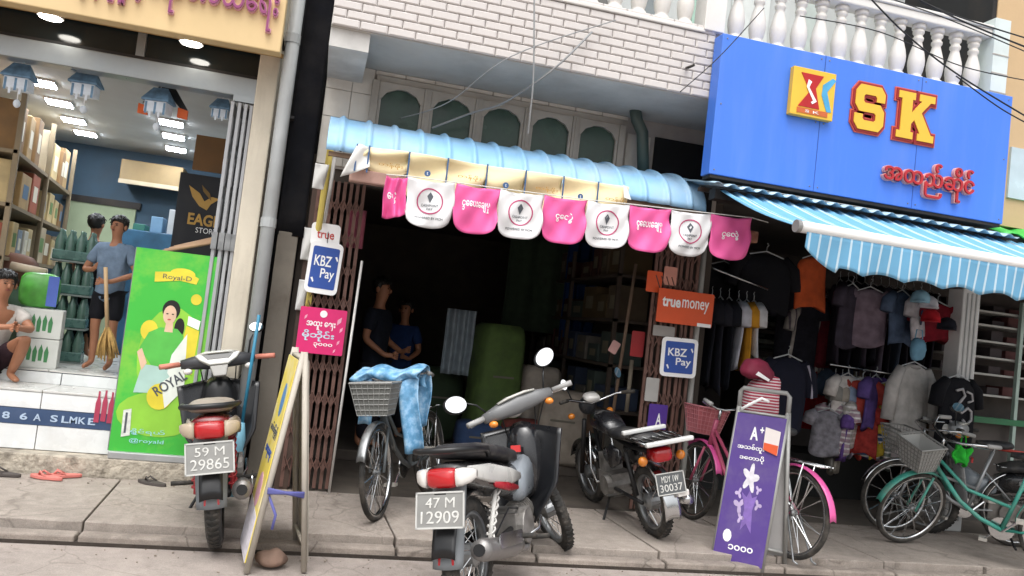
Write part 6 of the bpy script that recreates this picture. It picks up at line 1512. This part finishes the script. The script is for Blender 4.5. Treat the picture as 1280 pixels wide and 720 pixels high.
# white boxes with green print
WBX = mat('white_carton', '#c9cbc6', .6, var=.06); GPR = mat('green_print', '#3f7d4d', .6, var=.15)
for k in range(2):
    c = at(46, 450, 7.12)
    t = thing('white_carton', 'white carton with green leafy print, %s of two beside the squatting person' % ('lower' if k == 0 else 'upper'), 'carton', (c.x, 7.12, ZF+.235*k), R(10), 'white cartons with green print')
    MB().box(-.15, .15, -.11, .11, 0, .23).build('carton_body', WBX, t, bevel=.006)
    for j in range(5):
        MB().prism([(-.012, 0), (.012, 0), (.016, .08), (0, .13), (-.016, .08)], frame(-.09+.04*j, -.1105, .05+.01*(j % 2)), 0, .002).build('leaf_print', GPR, t)
t = thing('green_pack', 'green and blue soft pack standing on the white cartons', 'pack', (at(46, 390, 7.12).x, 7.12, ZF+.47), R(10))
MB().loft([(-.08, .14, .12, .12), (-.05, .14, .14, .14), (.05, .14, .14, .14), (.08, .14, .12, .12)], 14, p=4).build('pack_body', mat('pack_green', '#4f9a3f', .35, var=.35, scale=10), t, smooth=True)
MB().box(.06, .135, -.083, -.078, .02, .26).build('pack_stripe', mat('pack_blue', '#4a62b0', .4), t)
t = thing('goods_heap', 'dull green sacks heaped behind the white cartons', 'sack', (at(60, 330, 8.0).x-.1, 7.45, ZF))
for i, (dx, dz, s__) in enumerate([(0, .18, .25), (.02, .48, .24), (-.02, .74, .2)]):
    MB().loft([(-.16, dz, s__*.7, .10), (-.1, dz, s__, .15), (.1, dz, s__, .15), (.16, dz, s__*.7, .10)], 14, Matrix.Translation((dx, 0, 0))).build('sack', mat('sack_green%d' % i, ['#4d5f4a', '#56705f', '#6b4a3c'][i], .8, var=.25), t, smooth=True)
t = thing('wrapped_roll', 'pale rolled sheet resting on the goods behind the squatting person', 'roll', tuple(at(30, 335, 7.2)))
MB().tube([at(14, 332, 7.2), at(58, 341, 7.2)], .035, 10).build('roll', mat('pale_roll', '#b3a48f', .7, var=.1), t, smooth=True, world=True)
# hanging paper decorations
DB = mat('deco_blue', '#6d8fac', .7, var=.35, scale=18); DW = mat('deco_white', '#dfe8f2', .6, var=.12, scale=18)
def deco(label, u, v, Y, s__, kind=0):
    p = at(u, v, Y); t = thing('paper_decoration', label, 'decoration', tuple(p), random.uniform(-.3, .3), group='paper decorations under the ceiling')
    MB().tube([(0, 0, .1*s__), (0, 0, ZC-p.z-.001)], .002, 4).build('string', PRINTW, t)
    f_ = MB(); q = .13*s__
    f_.add([(-q, -q*.8, 0), (q, -q*.8, 0), (q, q*.8, 0), (-q, q*.8, 0), (-q*.55, 0, q*1.05), (q*.55, 0, q*1.05), (-q, -q*.8, -.012), (q, -q*.8, -.012), (q, q*.8, -.012), (-q, q*.8, -.012)], [(0, 1, 5, 4), (2, 3, 4, 5), (1, 2, 5), (3, 0, 4), (9, 8, 7, 6), (0, 6, 7, 1), (1, 7, 8, 2), (2, 8, 9, 3), (3, 9, 6, 0)])
    f_.build('paper_roof', DB, t)
    MB().box(-q*.8, q*.8, -q*.6, q*.6, -q*.95, -.013).build('paper_walls', DW, t)
    for i in range(5): MB().box(-q*.75+i*q*.34, -q*.75+i*q*.34+q*.16, -q*.62, -q*.605, -q*(1.1+.25*(i % 2)), -q*.2).build('paper_strip', DW if i % 2 else DB, t)
    if kind != 2:
        MB().tube([(0, 0, -.02), (0.004, 0, -.22*s__)], .004, 5).build('pendant_string', PRINTW, t)
        MB().ell((0.004, 0, -.25*s__), (.032*s__, .03*s__, .04*s__)).build('pendant', DW, t, smooth=True)
    if kind == 1:
        MB().prism([(-.17, .0), (-.05, .15), (.03, .20), (.19, -.02), (.16, -.04), (.02, .09), (-.14, -.01)], frame(0, .10, 0), 0, .012).build('black_wing', BLACKP, t)
        for x in (-.155, .16): MB().prism([(x-.04, -.09), (x+.04, -.10), (x+.04, -.03), (x-.04, -.01)], frame(0, .09, 0), 0, .014).build('orange_tip', mat('deco_orange', '#d9622a', .5), t)
deco('blue and white paper decoration nearest the shelf rack', 25, 97, 6.72, .8)
deco('blue and white paper decoration second from the shelf rack', 108, 105, 6.72, .8)
deco('paper decoration with black wings and orange tips', 199, 127, 6.72, .8, 1)
deco('small blue paper decoration beside the folding door', 277, 136, 6.75, .6, 2)
# back of the left shop: boards and banner
t = thing('brown_board', 'large brown board hung near the folding door inside the left shop', 'board', tuple(at(270, 192, 8.2)))
a, b = at(246, 168, 8.2), at(297, 220, 8.2); MB().box(a.x, b.x, 8.2, 8.23, b.z, a.z).build('panel', mat('brown_board', '#7d5a36', .6, var=.15), t, world=True)
t = thing('tan_cabinet', 'tan wall cabinet on the dark blue back wall of the left shop', 'cabinet', tuple(at(187, 215, 10.2)))
a, b = at(152, 198, 10.2), at(226, 236, 10.2); MB().box(a.x, b.x, 10.2, 10.52, b.z, a.z).build('cabinet_body', mat('tan_panel', '#8a7552', .6, var=.12), t, bevel=.01, world=True)
MB().box(a.x, b.x, 10.19, 10.199, b.z-.03, b.z+.02).build('cabinet_edge', mat('edge_pale', '#b3a58c', .6), t, world=True)
t = thing('black_banner', 'black banner with gold lettering inside the left shop by the folding door', 'banner', tuple(at(258, 262, 7.9)))
a, b = at(226, 215, 7.9), at(300, 312, 7.9); MB().box(a.x, b.x, 7.9, 7.92, b.z-.3, a.z).build('sheet', mat('banner_black', '#11141c', .5, var=.15), t, world=True)
GOLD = mat('gold_print', '#b8914a', .45, .3, var=.15)
c = at(257, 252, 7.9); F = frame(c.x, 7.898, c.z)
MB().prism([(-.16, .13), (-.06, .07), (-.01, .0), (.05, .05), (.12, .04), (.05, -.02), (.02, -.08), (-.05, -.05), (-.12, .03)], F, 0, .004).build('wing_emblem', GOLD, t, world=True)
MB().prism([(-.08, .12), (.0, .05), (.02, -.02), (-.02, .02), (-.06, .06)], F @ Matrix.Translation((.03, .03, .004)), 0, .003).build('wing_feather', mat('gold_dark', '#7d6233', .5, .3), t, world=True)
c = at(259, 276, 7.9); text('EAGLE', frame(c.x, 7.898, c.z), .34, .11, GOLD, t, bold=.03, depth=.004, world=True)
c = at(258, 289, 7.9); text('STORY', frame(c.x, 7.898, c.z), .19, .05, PRINTW, t, depth=.004, world=True)
t = thing('counter', 'low cluttered counter at the back of the left shop', 'counter', tuple(at(190, 350, 9.3)))
a, b = at(155, 300, 9.4), at(235, 360, 9.4); MB().box(a.x, b.x+.4, 9.2, 9.7, ZF, b.z+.55).build('counter_body', mat('counter_blue', '#2e5a78', .5, var=.3, scale=6), t, bevel=.01, world=True)
for i in range(6):
    MB().box(a.x+.1+.17*i, a.x+.22+.17*i, 9.25, 9.5, b.z+.551, b.z+.62+.1*(i % 3)).build('stacked_pack', mat('cpack_%d' % (i % 4), ['#2f6b5e', '#6a8fae', '#b3b8bc', '#243a55'][i % 4], .5), t, bevel=.006, world=True)
t = thing('bamboo_bundle', 'pale bamboo bundle lying above the green poster', 'bundle', tuple(at(235, 308, 6.75)))
for i in range(4): MB().tube([at(200+6*i, 315-2*i, 6.75+.03*i), at(285, 300-2*i, 6.7+.03*i)], .014, 7).build('cane', mat('cane', '#b08f70', .7, var=.15), t, smooth=True, world=True)
a = at(240, 315, 6.78)
MB().box(a.x-.3, a.x+.35, 6.72, 6.86, ZF, a.z-.02).build('support_crate', mat('grey_crate', '#5f6468', .7, var=.2), t, bevel=.01, world=True)

# ---------- green roll-up poster
GRN = mat('poster_green', '#3fb53f', .4, var=.12, scale=1.6, dirt=.9, dcol='#a6cf45', dscale=1.3); 
ps = thing('roll_up_poster', 'green roll-up poster of a woman with a drink bottle', 'poster', (-1.02, 6.42, .235))
MB().box(-1.32, -.70, 6.38, 6.45, .236, .29).build('base', mat('base_grey', '#a9abac', .4, .4), ps, bevel=.008, world=True)
TL, TR, BL = at(172, 309, 6.44), at(277, 321, 6.44), at(141, 563, 6.41)
PWD = TR.x-TL.x; PH = TL.z-.29
MB().box(TL.x, TR.x, 6.415, 6.421, .29, TL.z).build('sheet', GRN, ps, world=True)
FP = frame((TL.x+TR.x)/2, 6.414, (.29+TL.z)/2)
def pp(poly, m, nm, z=.001):
    return MB().prism([(x*PWD/2, y*PH/2) for x, y in poly], FP, z, z+.001).build(nm, m, ps, world=True)
def pc_(cx_, cy_, r_, ry=None, n=18): return [(cx_+r_*math.cos(2*math.pi*i/n), cy_+(ry or r_)*math.sin(2*math.pi*i/n)) for i in range(n)]
LIME = mat('print_lime', '#8cc63e', .45, var=.2, scale=3); YLW = mat('print_yellow', '#d9c93a', .45, var=.15); PSK = mat('print_skin', '#d9b79c', .5); GTOP = mat('print_greentop', '#55b54a', .5, var=.15)
pp(pc_(.1, -.05, .75, .5), LIME, 'print_glow', .0006)
pp(pc_(.0, -.62, .95, .22), LIME, 'print_glow', .0007)
pp([(-.5, .78), (-.1, .80), (.35, .80), (.55, .76), (.5, .70), (.1, .72), (-.48, .68)], YLW, 'print_ribbon')
pp(pc_(.15, .79, .3, .055), YLW, 'print_oval', .0012)
text('Royal-D', FP @ Matrix.Translation((.02*PWD, .37*PH, .002)), PWD*.34, PH*.03, DKP, ps, depth=.001, world=True)
pp(pc_(.55, .55, .13, .055), YLW, 'print_lemon'); pp(pc_(-.45, .2, .2, .1), YLW, 'print_lemon')
pp(pc_(.0, .42, .21, .10), HAIR, 'print_hair', .0022); pp(pc_(.24, .25, .12, .10), HAIR, 'print_hair', .0022)
pp(pc_(-.02, .37, .155, .095), PSK, 'print_face', .0034); pp([(-.08, .30), (.08, .30), (.1, .2), (-.1, .2)], PSK, 'print_neck', .003)
for x in (-.08, .05): pp(pc_(x, .38, .03, .006, 8), HAIR, 'print_eye', .0046)
pp(pc_(-.02, .325, .045, .008, 8), mat('lips_print', '#b5524f', .5), 'print_mouth', .0046)
pp([(-.45, .18), (-.2, .24), (.2, .24), (.4, .16), (.38, -.1), (.2, -.16), (-.3, -.14), (-.62, .02)], GTOP, 'print_blouse', .0026)
pp([(-.5, -.14), (.25, -.14), (.35, -.4), (-.62, -.42)], mat('print_skirt', '#a9c9c0', .5, var=.1), 'print_skirt', .0024)
pp([(-.66, -.02), (-.56, .02), (-.4, -.12), (-.5, -.2)], PSK, 'print_arm', .0036)
pp([(.4, .28), (.72, .24), (.68, -.2), (.30, -.16)], YLW, 'print_bottle', .0042); pp([(.42, .38), (.72, .34), (.70, .25), (.42, .29)], PRINTW, 'print_bottle_cap', .0044)
pp([(.15, -.02), (.45, .2), (.5, -.1), (.3, -.3), (.1, -.2)], mat('print_white2', '#dfe5dc', .5), 'print_sleeve', .005)
pp(pc_(-.0, -.44, .3, .13), YLW, 'print_pouch', .0052); pp([(.0, -.3), (.5, -.12), (.55, -.35), (.15, -.55)], mat('print_white2', '#dfe5dc'), 'print_pouch', .0054)
text('ROYAL', FP @ Matrix.Translation((.10*PWD, -.15*PH, .0075)) @ Matrix.Rotation(R(38), 4, 'Z'), PWD*.42, PH*.05, DKP, ps, depth=.001, bold=.02, world=True)
pp([(-.78, -.6), (-.6, -.58), (-.56, -.84), (-.76, -.86)], mat('print_sachet', '#cfd2cc', .5, var=.2, scale=30), 'print_sachet', .003); pp([(-.72, -.62), (-.67, -.62), (-.66, -.82), (-.71, -.82)], DKP, 'print_sachet', .0042)
text('ရွိုင်ရယ်', FP @ Matrix.Translation((-.08*PWD, -.40*PH, .003)), PWD*.4, PH*.03, mat('print_aqua', '#9fd8e0', .5), ps, depth=.001, world=True)
text('@royald', FP @ Matrix.Translation((-.08*PWD, -.445*PH, .003)), PWD*.4, PH*.025, mat('print_aqua', '#9fd8e0', .5), ps, depth=.001, world=True)
for x in (TL.x-.004, TR.x+.004): MB().tube([(x, 6.43, .29), (x, 6.43, TL.z)], .006, 6).build('pole', STEEL, ps, world=True)
# red bottles sticker on the step beside the poster
c = at(132, 505, 6.5); t = thing('bottle_sticker', 'sticker of red bottles on the white step beside the green poster', 'sticker', (c.x, 6.503, c.z-.12))
for i in range(3):
    x = c.x-.05+.045*i
    MB().prism([(-.018, -.12), (.018, -.12), (.018, .02), (.007, .07), (.007, .11), (-.007, .11), (-.007, .07), (-.018, .02)], frame(x, 6.5035, c.z-.02+.01*(i % 2)), 0, .002).build('bottle_print', mat('bottle_red', '#a83a55', .4, var=.15), t, world=True)
# sandals and litter
SND = mat('sandal_pink', '#c9776e', .7, var=.1); SND2 = mat('sandal_dark', '#4b4542', .7, var=.15)
def sandal(label, u, v, rz, m):
    p = atz(u, v, .105); t = thing('sandal', label, 'sandal', (p.x, p.y, .103), rz, 'sandals on the pavement')
    MB().prism([(.045*math.cos(a)*(1-.25*(math.sin(a) < 0)), .12*math.sin(a)) for a in [2*math.pi*i/18 for i in range(18)]], None, 0, .022).build('sole', m, t, bevel=.004)
    st_ = MB(); st_.tube([(-.035, -.01, .02), (-.02, .04, .05), (0, .06, .022)], .007, 6); st_.tube([(.035, -.01, .02), (.02, .04, .05), (0, .06, .022)], .007, 6); st_.build('strap', m, t, smooth=True)
sandal('faded pink sandal lying nearer the picture edge', 58, 598, R(70), SND)
sandal('faded pink sandal lying nearer the green poster', 79, 596, R(110), SND)
sandal('dark sandal lying at the left picture edge', 4, 594, R(80), SND2)
sandal('dark sandal lying behind the maroon motorcycle', 190, 605, R(60), SND2)
p = atz(166, 677, .01)
t = thing('paper_scrap', 'small white paper scrap on the road by the kerb', 'litter', (p.x, p.y, .012), R(30))
MB().sheet(lambda u, v: (-.07+.14*u, -.03+.06*v, .012+.01*math.sin(u*7+v*4)), 8, 4, .001).build('scrap', mat('paper_white', '#c9c9c9', .7), t, smooth=True)
MB().sheet(lambda u, v: (-.02+.05*u, -.02+.04*v, .028+.006*math.sin(u*7)), 4, 3, .001).build('scrap_print', mat('paper_grey', '#8f9298', .7), t, smooth=True)

# ================================================================== MIDDLE SHOP GOODS
def hang_sheet(name, label, u0, v0, u1, v1, Y, c, cat='curtain', f=18):
    a, b = at(u0, v0, Y), at(u1, v1, Y); t = thing(name, label, cat, (a.x, Y, b.z))
    MB().sheet(lambda u, v: (a.x+(b.x-a.x)*u, Y+.035*math.sin(u*f)+.01*math.sin(v*9), a.z+(b.z-a.z)*v), 36, 10, .005).build('sheet', cloth(name+c, c), t, smooth=True, world=True)
hang_sheet('green_curtain', 'dull green curtain hanging at the back of the middle shop', 640, 290, 712, 420, 9.5, '#3c4a3c')
hang_sheet('blue_curtain', 'dark blue curtain hanging beside the green curtain', 712, 300, 738, 430, 9.2, '#22406f')
hang_sheet('white_cloth', 'whitish cloth hanging beside the green bale', 560, 385, 586, 470, 8.3, '#8c98a0', 'cloth')
def bale(name, label, u, v, Y, w_, d_, h_, c, z0=.2):
    p = at(u, v, Y); t = thing(name, label, 'sack', (p.x, Y, z0), random.uniform(-.3, .3), 'sacks and bales in the middle shop')
    mb_ = MB(); mb_.loft([(-d_/2, h_/2, w_/2*.75, h_/2*.85), (-d_/2+.05, h_/2, w_/2, h_/2), (d_/2-.05, h_/2, w_/2, h_/2), (d_/2, h_/2, w_/2*.75, h_/2*.85)], 18, p=7)
    mb_.v = [Vector((v_.x*(1+.05*math.sin(9*v_.z)), v_.y*(1+.06*math.sin(7*v_.z+2*v_.x)), max(0, v_.z))) for v_ in mb_.v]
    mb_.build('sack_body', mat('sack_'+c, c, .85, var=.25, scale=8, bump=.3, bscale=16), t, smooth=True)
    MB().prism(rrect(w_*.5, .02, .005), basis((0, -d_/2-.004, h_*.6), (1, 0, 0), (0, 0, 1)), 0, .003).build('sack_band', mat('sack_band', '#6b675c', .8), t)
bale('bale', 'tall dark green bale standing in the middle shop', 622, 440, 8.2, .50, .4, 1.35, '#4d6332')
bale('sack', 'grey sack slumped on the floor at the right inside the middle shop', 705, 500, 7.9, .5, .4, .75, '#9a9084')
bale('sack', 'pale grey sack standing behind the centre motorcycle mirror', 672, 480, 8.4, .42, .36, .95, '#a39a90')
bale('sack', 'brown sack on the floor beside the tall green bale', 735, 520, 8.0, .4, .36, .55, '#7d6553')
bale('sack', 'reddish sack lying low behind the centre motorcycle', 655, 545, 8.0, .5, .4, .4, '#7a3d38')
bale('bale', 'low blue bale at the foot of the tall green bale', 600, 520, 7.95, .45, .35, .35, '#2f4468')
bale('bale', 'dark green low bale near the dim blue person', 545, 470, 8.9, .6, .4, .8, '#33432f')

# ---------- grit and dry leaves along the kerb and pavement
gr = MB()
for i in range(260):
    x = random.uniform(-2.6, 6.2); k = random.random()
    if k < .55: y = 5.02-abs(random.gauss(0, .16)); z = .004
    elif k < .75: y = 5.168+random.uniform(-.006, .006); z = .03
    else: y = 6.33-abs(random.gauss(0, .12)); z = .102
    r_ = random.uniform(.003, .009)
    gr.ell((x, y, z+r_*.3), (r_, r_*random.uniform(.5, 1), r_*.5), None, 6, 4)
tag(gr.build('gravel', mat('grit', '#85796d', .95, var=.35, scale=3)), 'loose grit lying along the kerb and shop fronts', 'gravel', kind='stuff')

# ---------- more stock in the clothes shop
extra = [(1060, 470, 6.75, '#c9c4c0', 'white', .45, 10), (1078, 476, 6.7, '#b0483f', 'brick red', .42, -20), (1095, 472, 6.68, '#5c4a86', 'violet', .5, 25), (1112, 480, 6.66, '#c7b04a', 'straw yellow', .5, -10),
         (1150, 372, 6.6, '#b9b7bd', 'silver white', .4, 30), (1172, 380, 6.55, '#7f1f2c', 'wine red', .36, -15), (1128, 366, 6.7, '#4f5f78', 'steel blue', .5, 15), (1088, 362, 6.8, '#7d6f7c', 'dusky pink', .55, -25), (1066, 358, 6.85, '#3f3a46', 'smoke grey', .6, 20)]
for u, v, Y, c, nm, h_, rz in extra:
    t = garment('%s garment hung loosely in front of the rails in the clothes shop' % nm, tuple(at(u, v, Y)), R(rz), .34, h_, cloth('ex_'+c, c, .3), .18, group='loose garments before the rails', depth=.04)
    if nm in ('white', 'silver white', 'straw yellow'):
        MB().prism([(-.07, -.09), (.06, -.08), (.08, .03), (.0, .08), (-.08, .04)], frame(0, -.048, -h_*.45), 0, .003).build('chest_print', cloth('print_'+nm, {'white': '#8a3a5f', 'silver white': '#2f3a55', 'straw yellow': '#a84a2c'}[nm], .4), t)
# ---------- clutter in the middle shop
sh2 = thing('stock_shelf', 'dim stock shelf along the right wall inside the middle shop', 'shelf', (3.1, 8.6, .2))
for k in range(5): MB().box(2.85, 3.29, 7.4, 10.4, .35+.45*k, .38+.45*k).build('board', mat('stock_board', '#4a4038', .8, var=.2), sh2, world=True)
for y_ in (7.4, 8.9, 10.36): MB().box(2.85, 2.89, y_, y_+.04, .2, 2.5).build('upright', mat('stock_board', '#4a4038'), sh2, world=True)
stc = ['#5f5342', '#4f352e', '#424d48', '#6b6760', '#343f54', '#5c4d34', '#552826']
LV = ['lowest', 'second', 'middle', 'fourth', 'top']
for k in range(5):
    y_ = 7.5; q = 0
    while y_ < 10.2:
        wd = random.uniform(.22, .4); hg = random.uniform(.16, .36); c = random.choice(stc)
        if not (y_ < 8.95 < y_+wd):
            t = thing('stock_box', 'stock box on the %s board of the dim right wall shelf, %s from the street' % (LV[k], ORD[q]), 'box', (3.07, y_+wd/2, .38+.45*k), random.uniform(-.08, .08), 'stock boxes in the middle shop'); q += 1
            MB().box(-.17, .17, -wd/2+.01, wd/2-.01, 0, hg).build('box_body', mat('stk_'+c, c, .8, var=.25), t, bevel=.008)
            MB().box(-.172, -.1705, -wd*.25, wd*.25, hg*.3, hg*.7).build('box_label', mat('stk_label', '#77715f', .7, var=.2), t)
        y_ += wd+.02

pal = [('#2a2a33', 'ink'), ('#b7b2ad', 'chalk white'), ('#6e2530', 'claret'), ('#3d4a5c', 'denim'), ('#8b7f72', 'taupe'), ('#1d1e24', 'jet'), ('#7c5468', 'mulberry'), ('#9a9ea6', 'ash'), ('#4e3a30', 'cocoa'), ('#5a6f7d', 'sea blue'), ('#a5503c', 'terracotta'), ('#34303c', 'aubergine')]
for i, (c, nm) in enumerate(pal):
    u = 1000+i*16; p = at(u, 372+(u-1000)*.14+random.uniform(-10, 14), 7.45)
    t = garment('%s garment in the back row of the clothes shop' % nm, tuple(p), R(random.uniform(-50, 50)), .42, random.uniform(.6, .9), mat('bk_'+c, c, .9, var=.3, scale=14, bump=.5, bscale=13, spec=.2, stripe=(0, .06, .3, '#6b6570') if i % 3 == 1 else None), .25, group='garments of the back row', depth=.04)
pal2 = [('#8f8d95', 'pewter'), ('#b39aa5', 'blush'), ('#6a4f93', 'iris'), ('#c2bdb6', 'bone white'), ('#a33b36', 'tomato'), ('#4d6b9a', 'cornflower'), ('#bfa53c', 'gold yellow'), ('#7f8a84', 'sage'), ('#d0c6c8', 'shell pink')]
for i, (c, nm) in enumerate(pal2):
    u = 1036+i*11; p = at(u, 505+(u-1036)*.14+random.uniform(-12, 10), 6.72)
    t = garment('%s small garment hanging low in front of the clothes shop' % nm, tuple(p), R(random.uniform(-60, 60)), .28, random.uniform(.38, .52), mat('lw_'+c, c, .9, var=.35, scale=20, bump=.5, bscale=13, spec=.2, stripe=(2, .05, .35, '#e0dcdc') if i % 2 else None), .12, group='small garments hanging low', depth=.035)
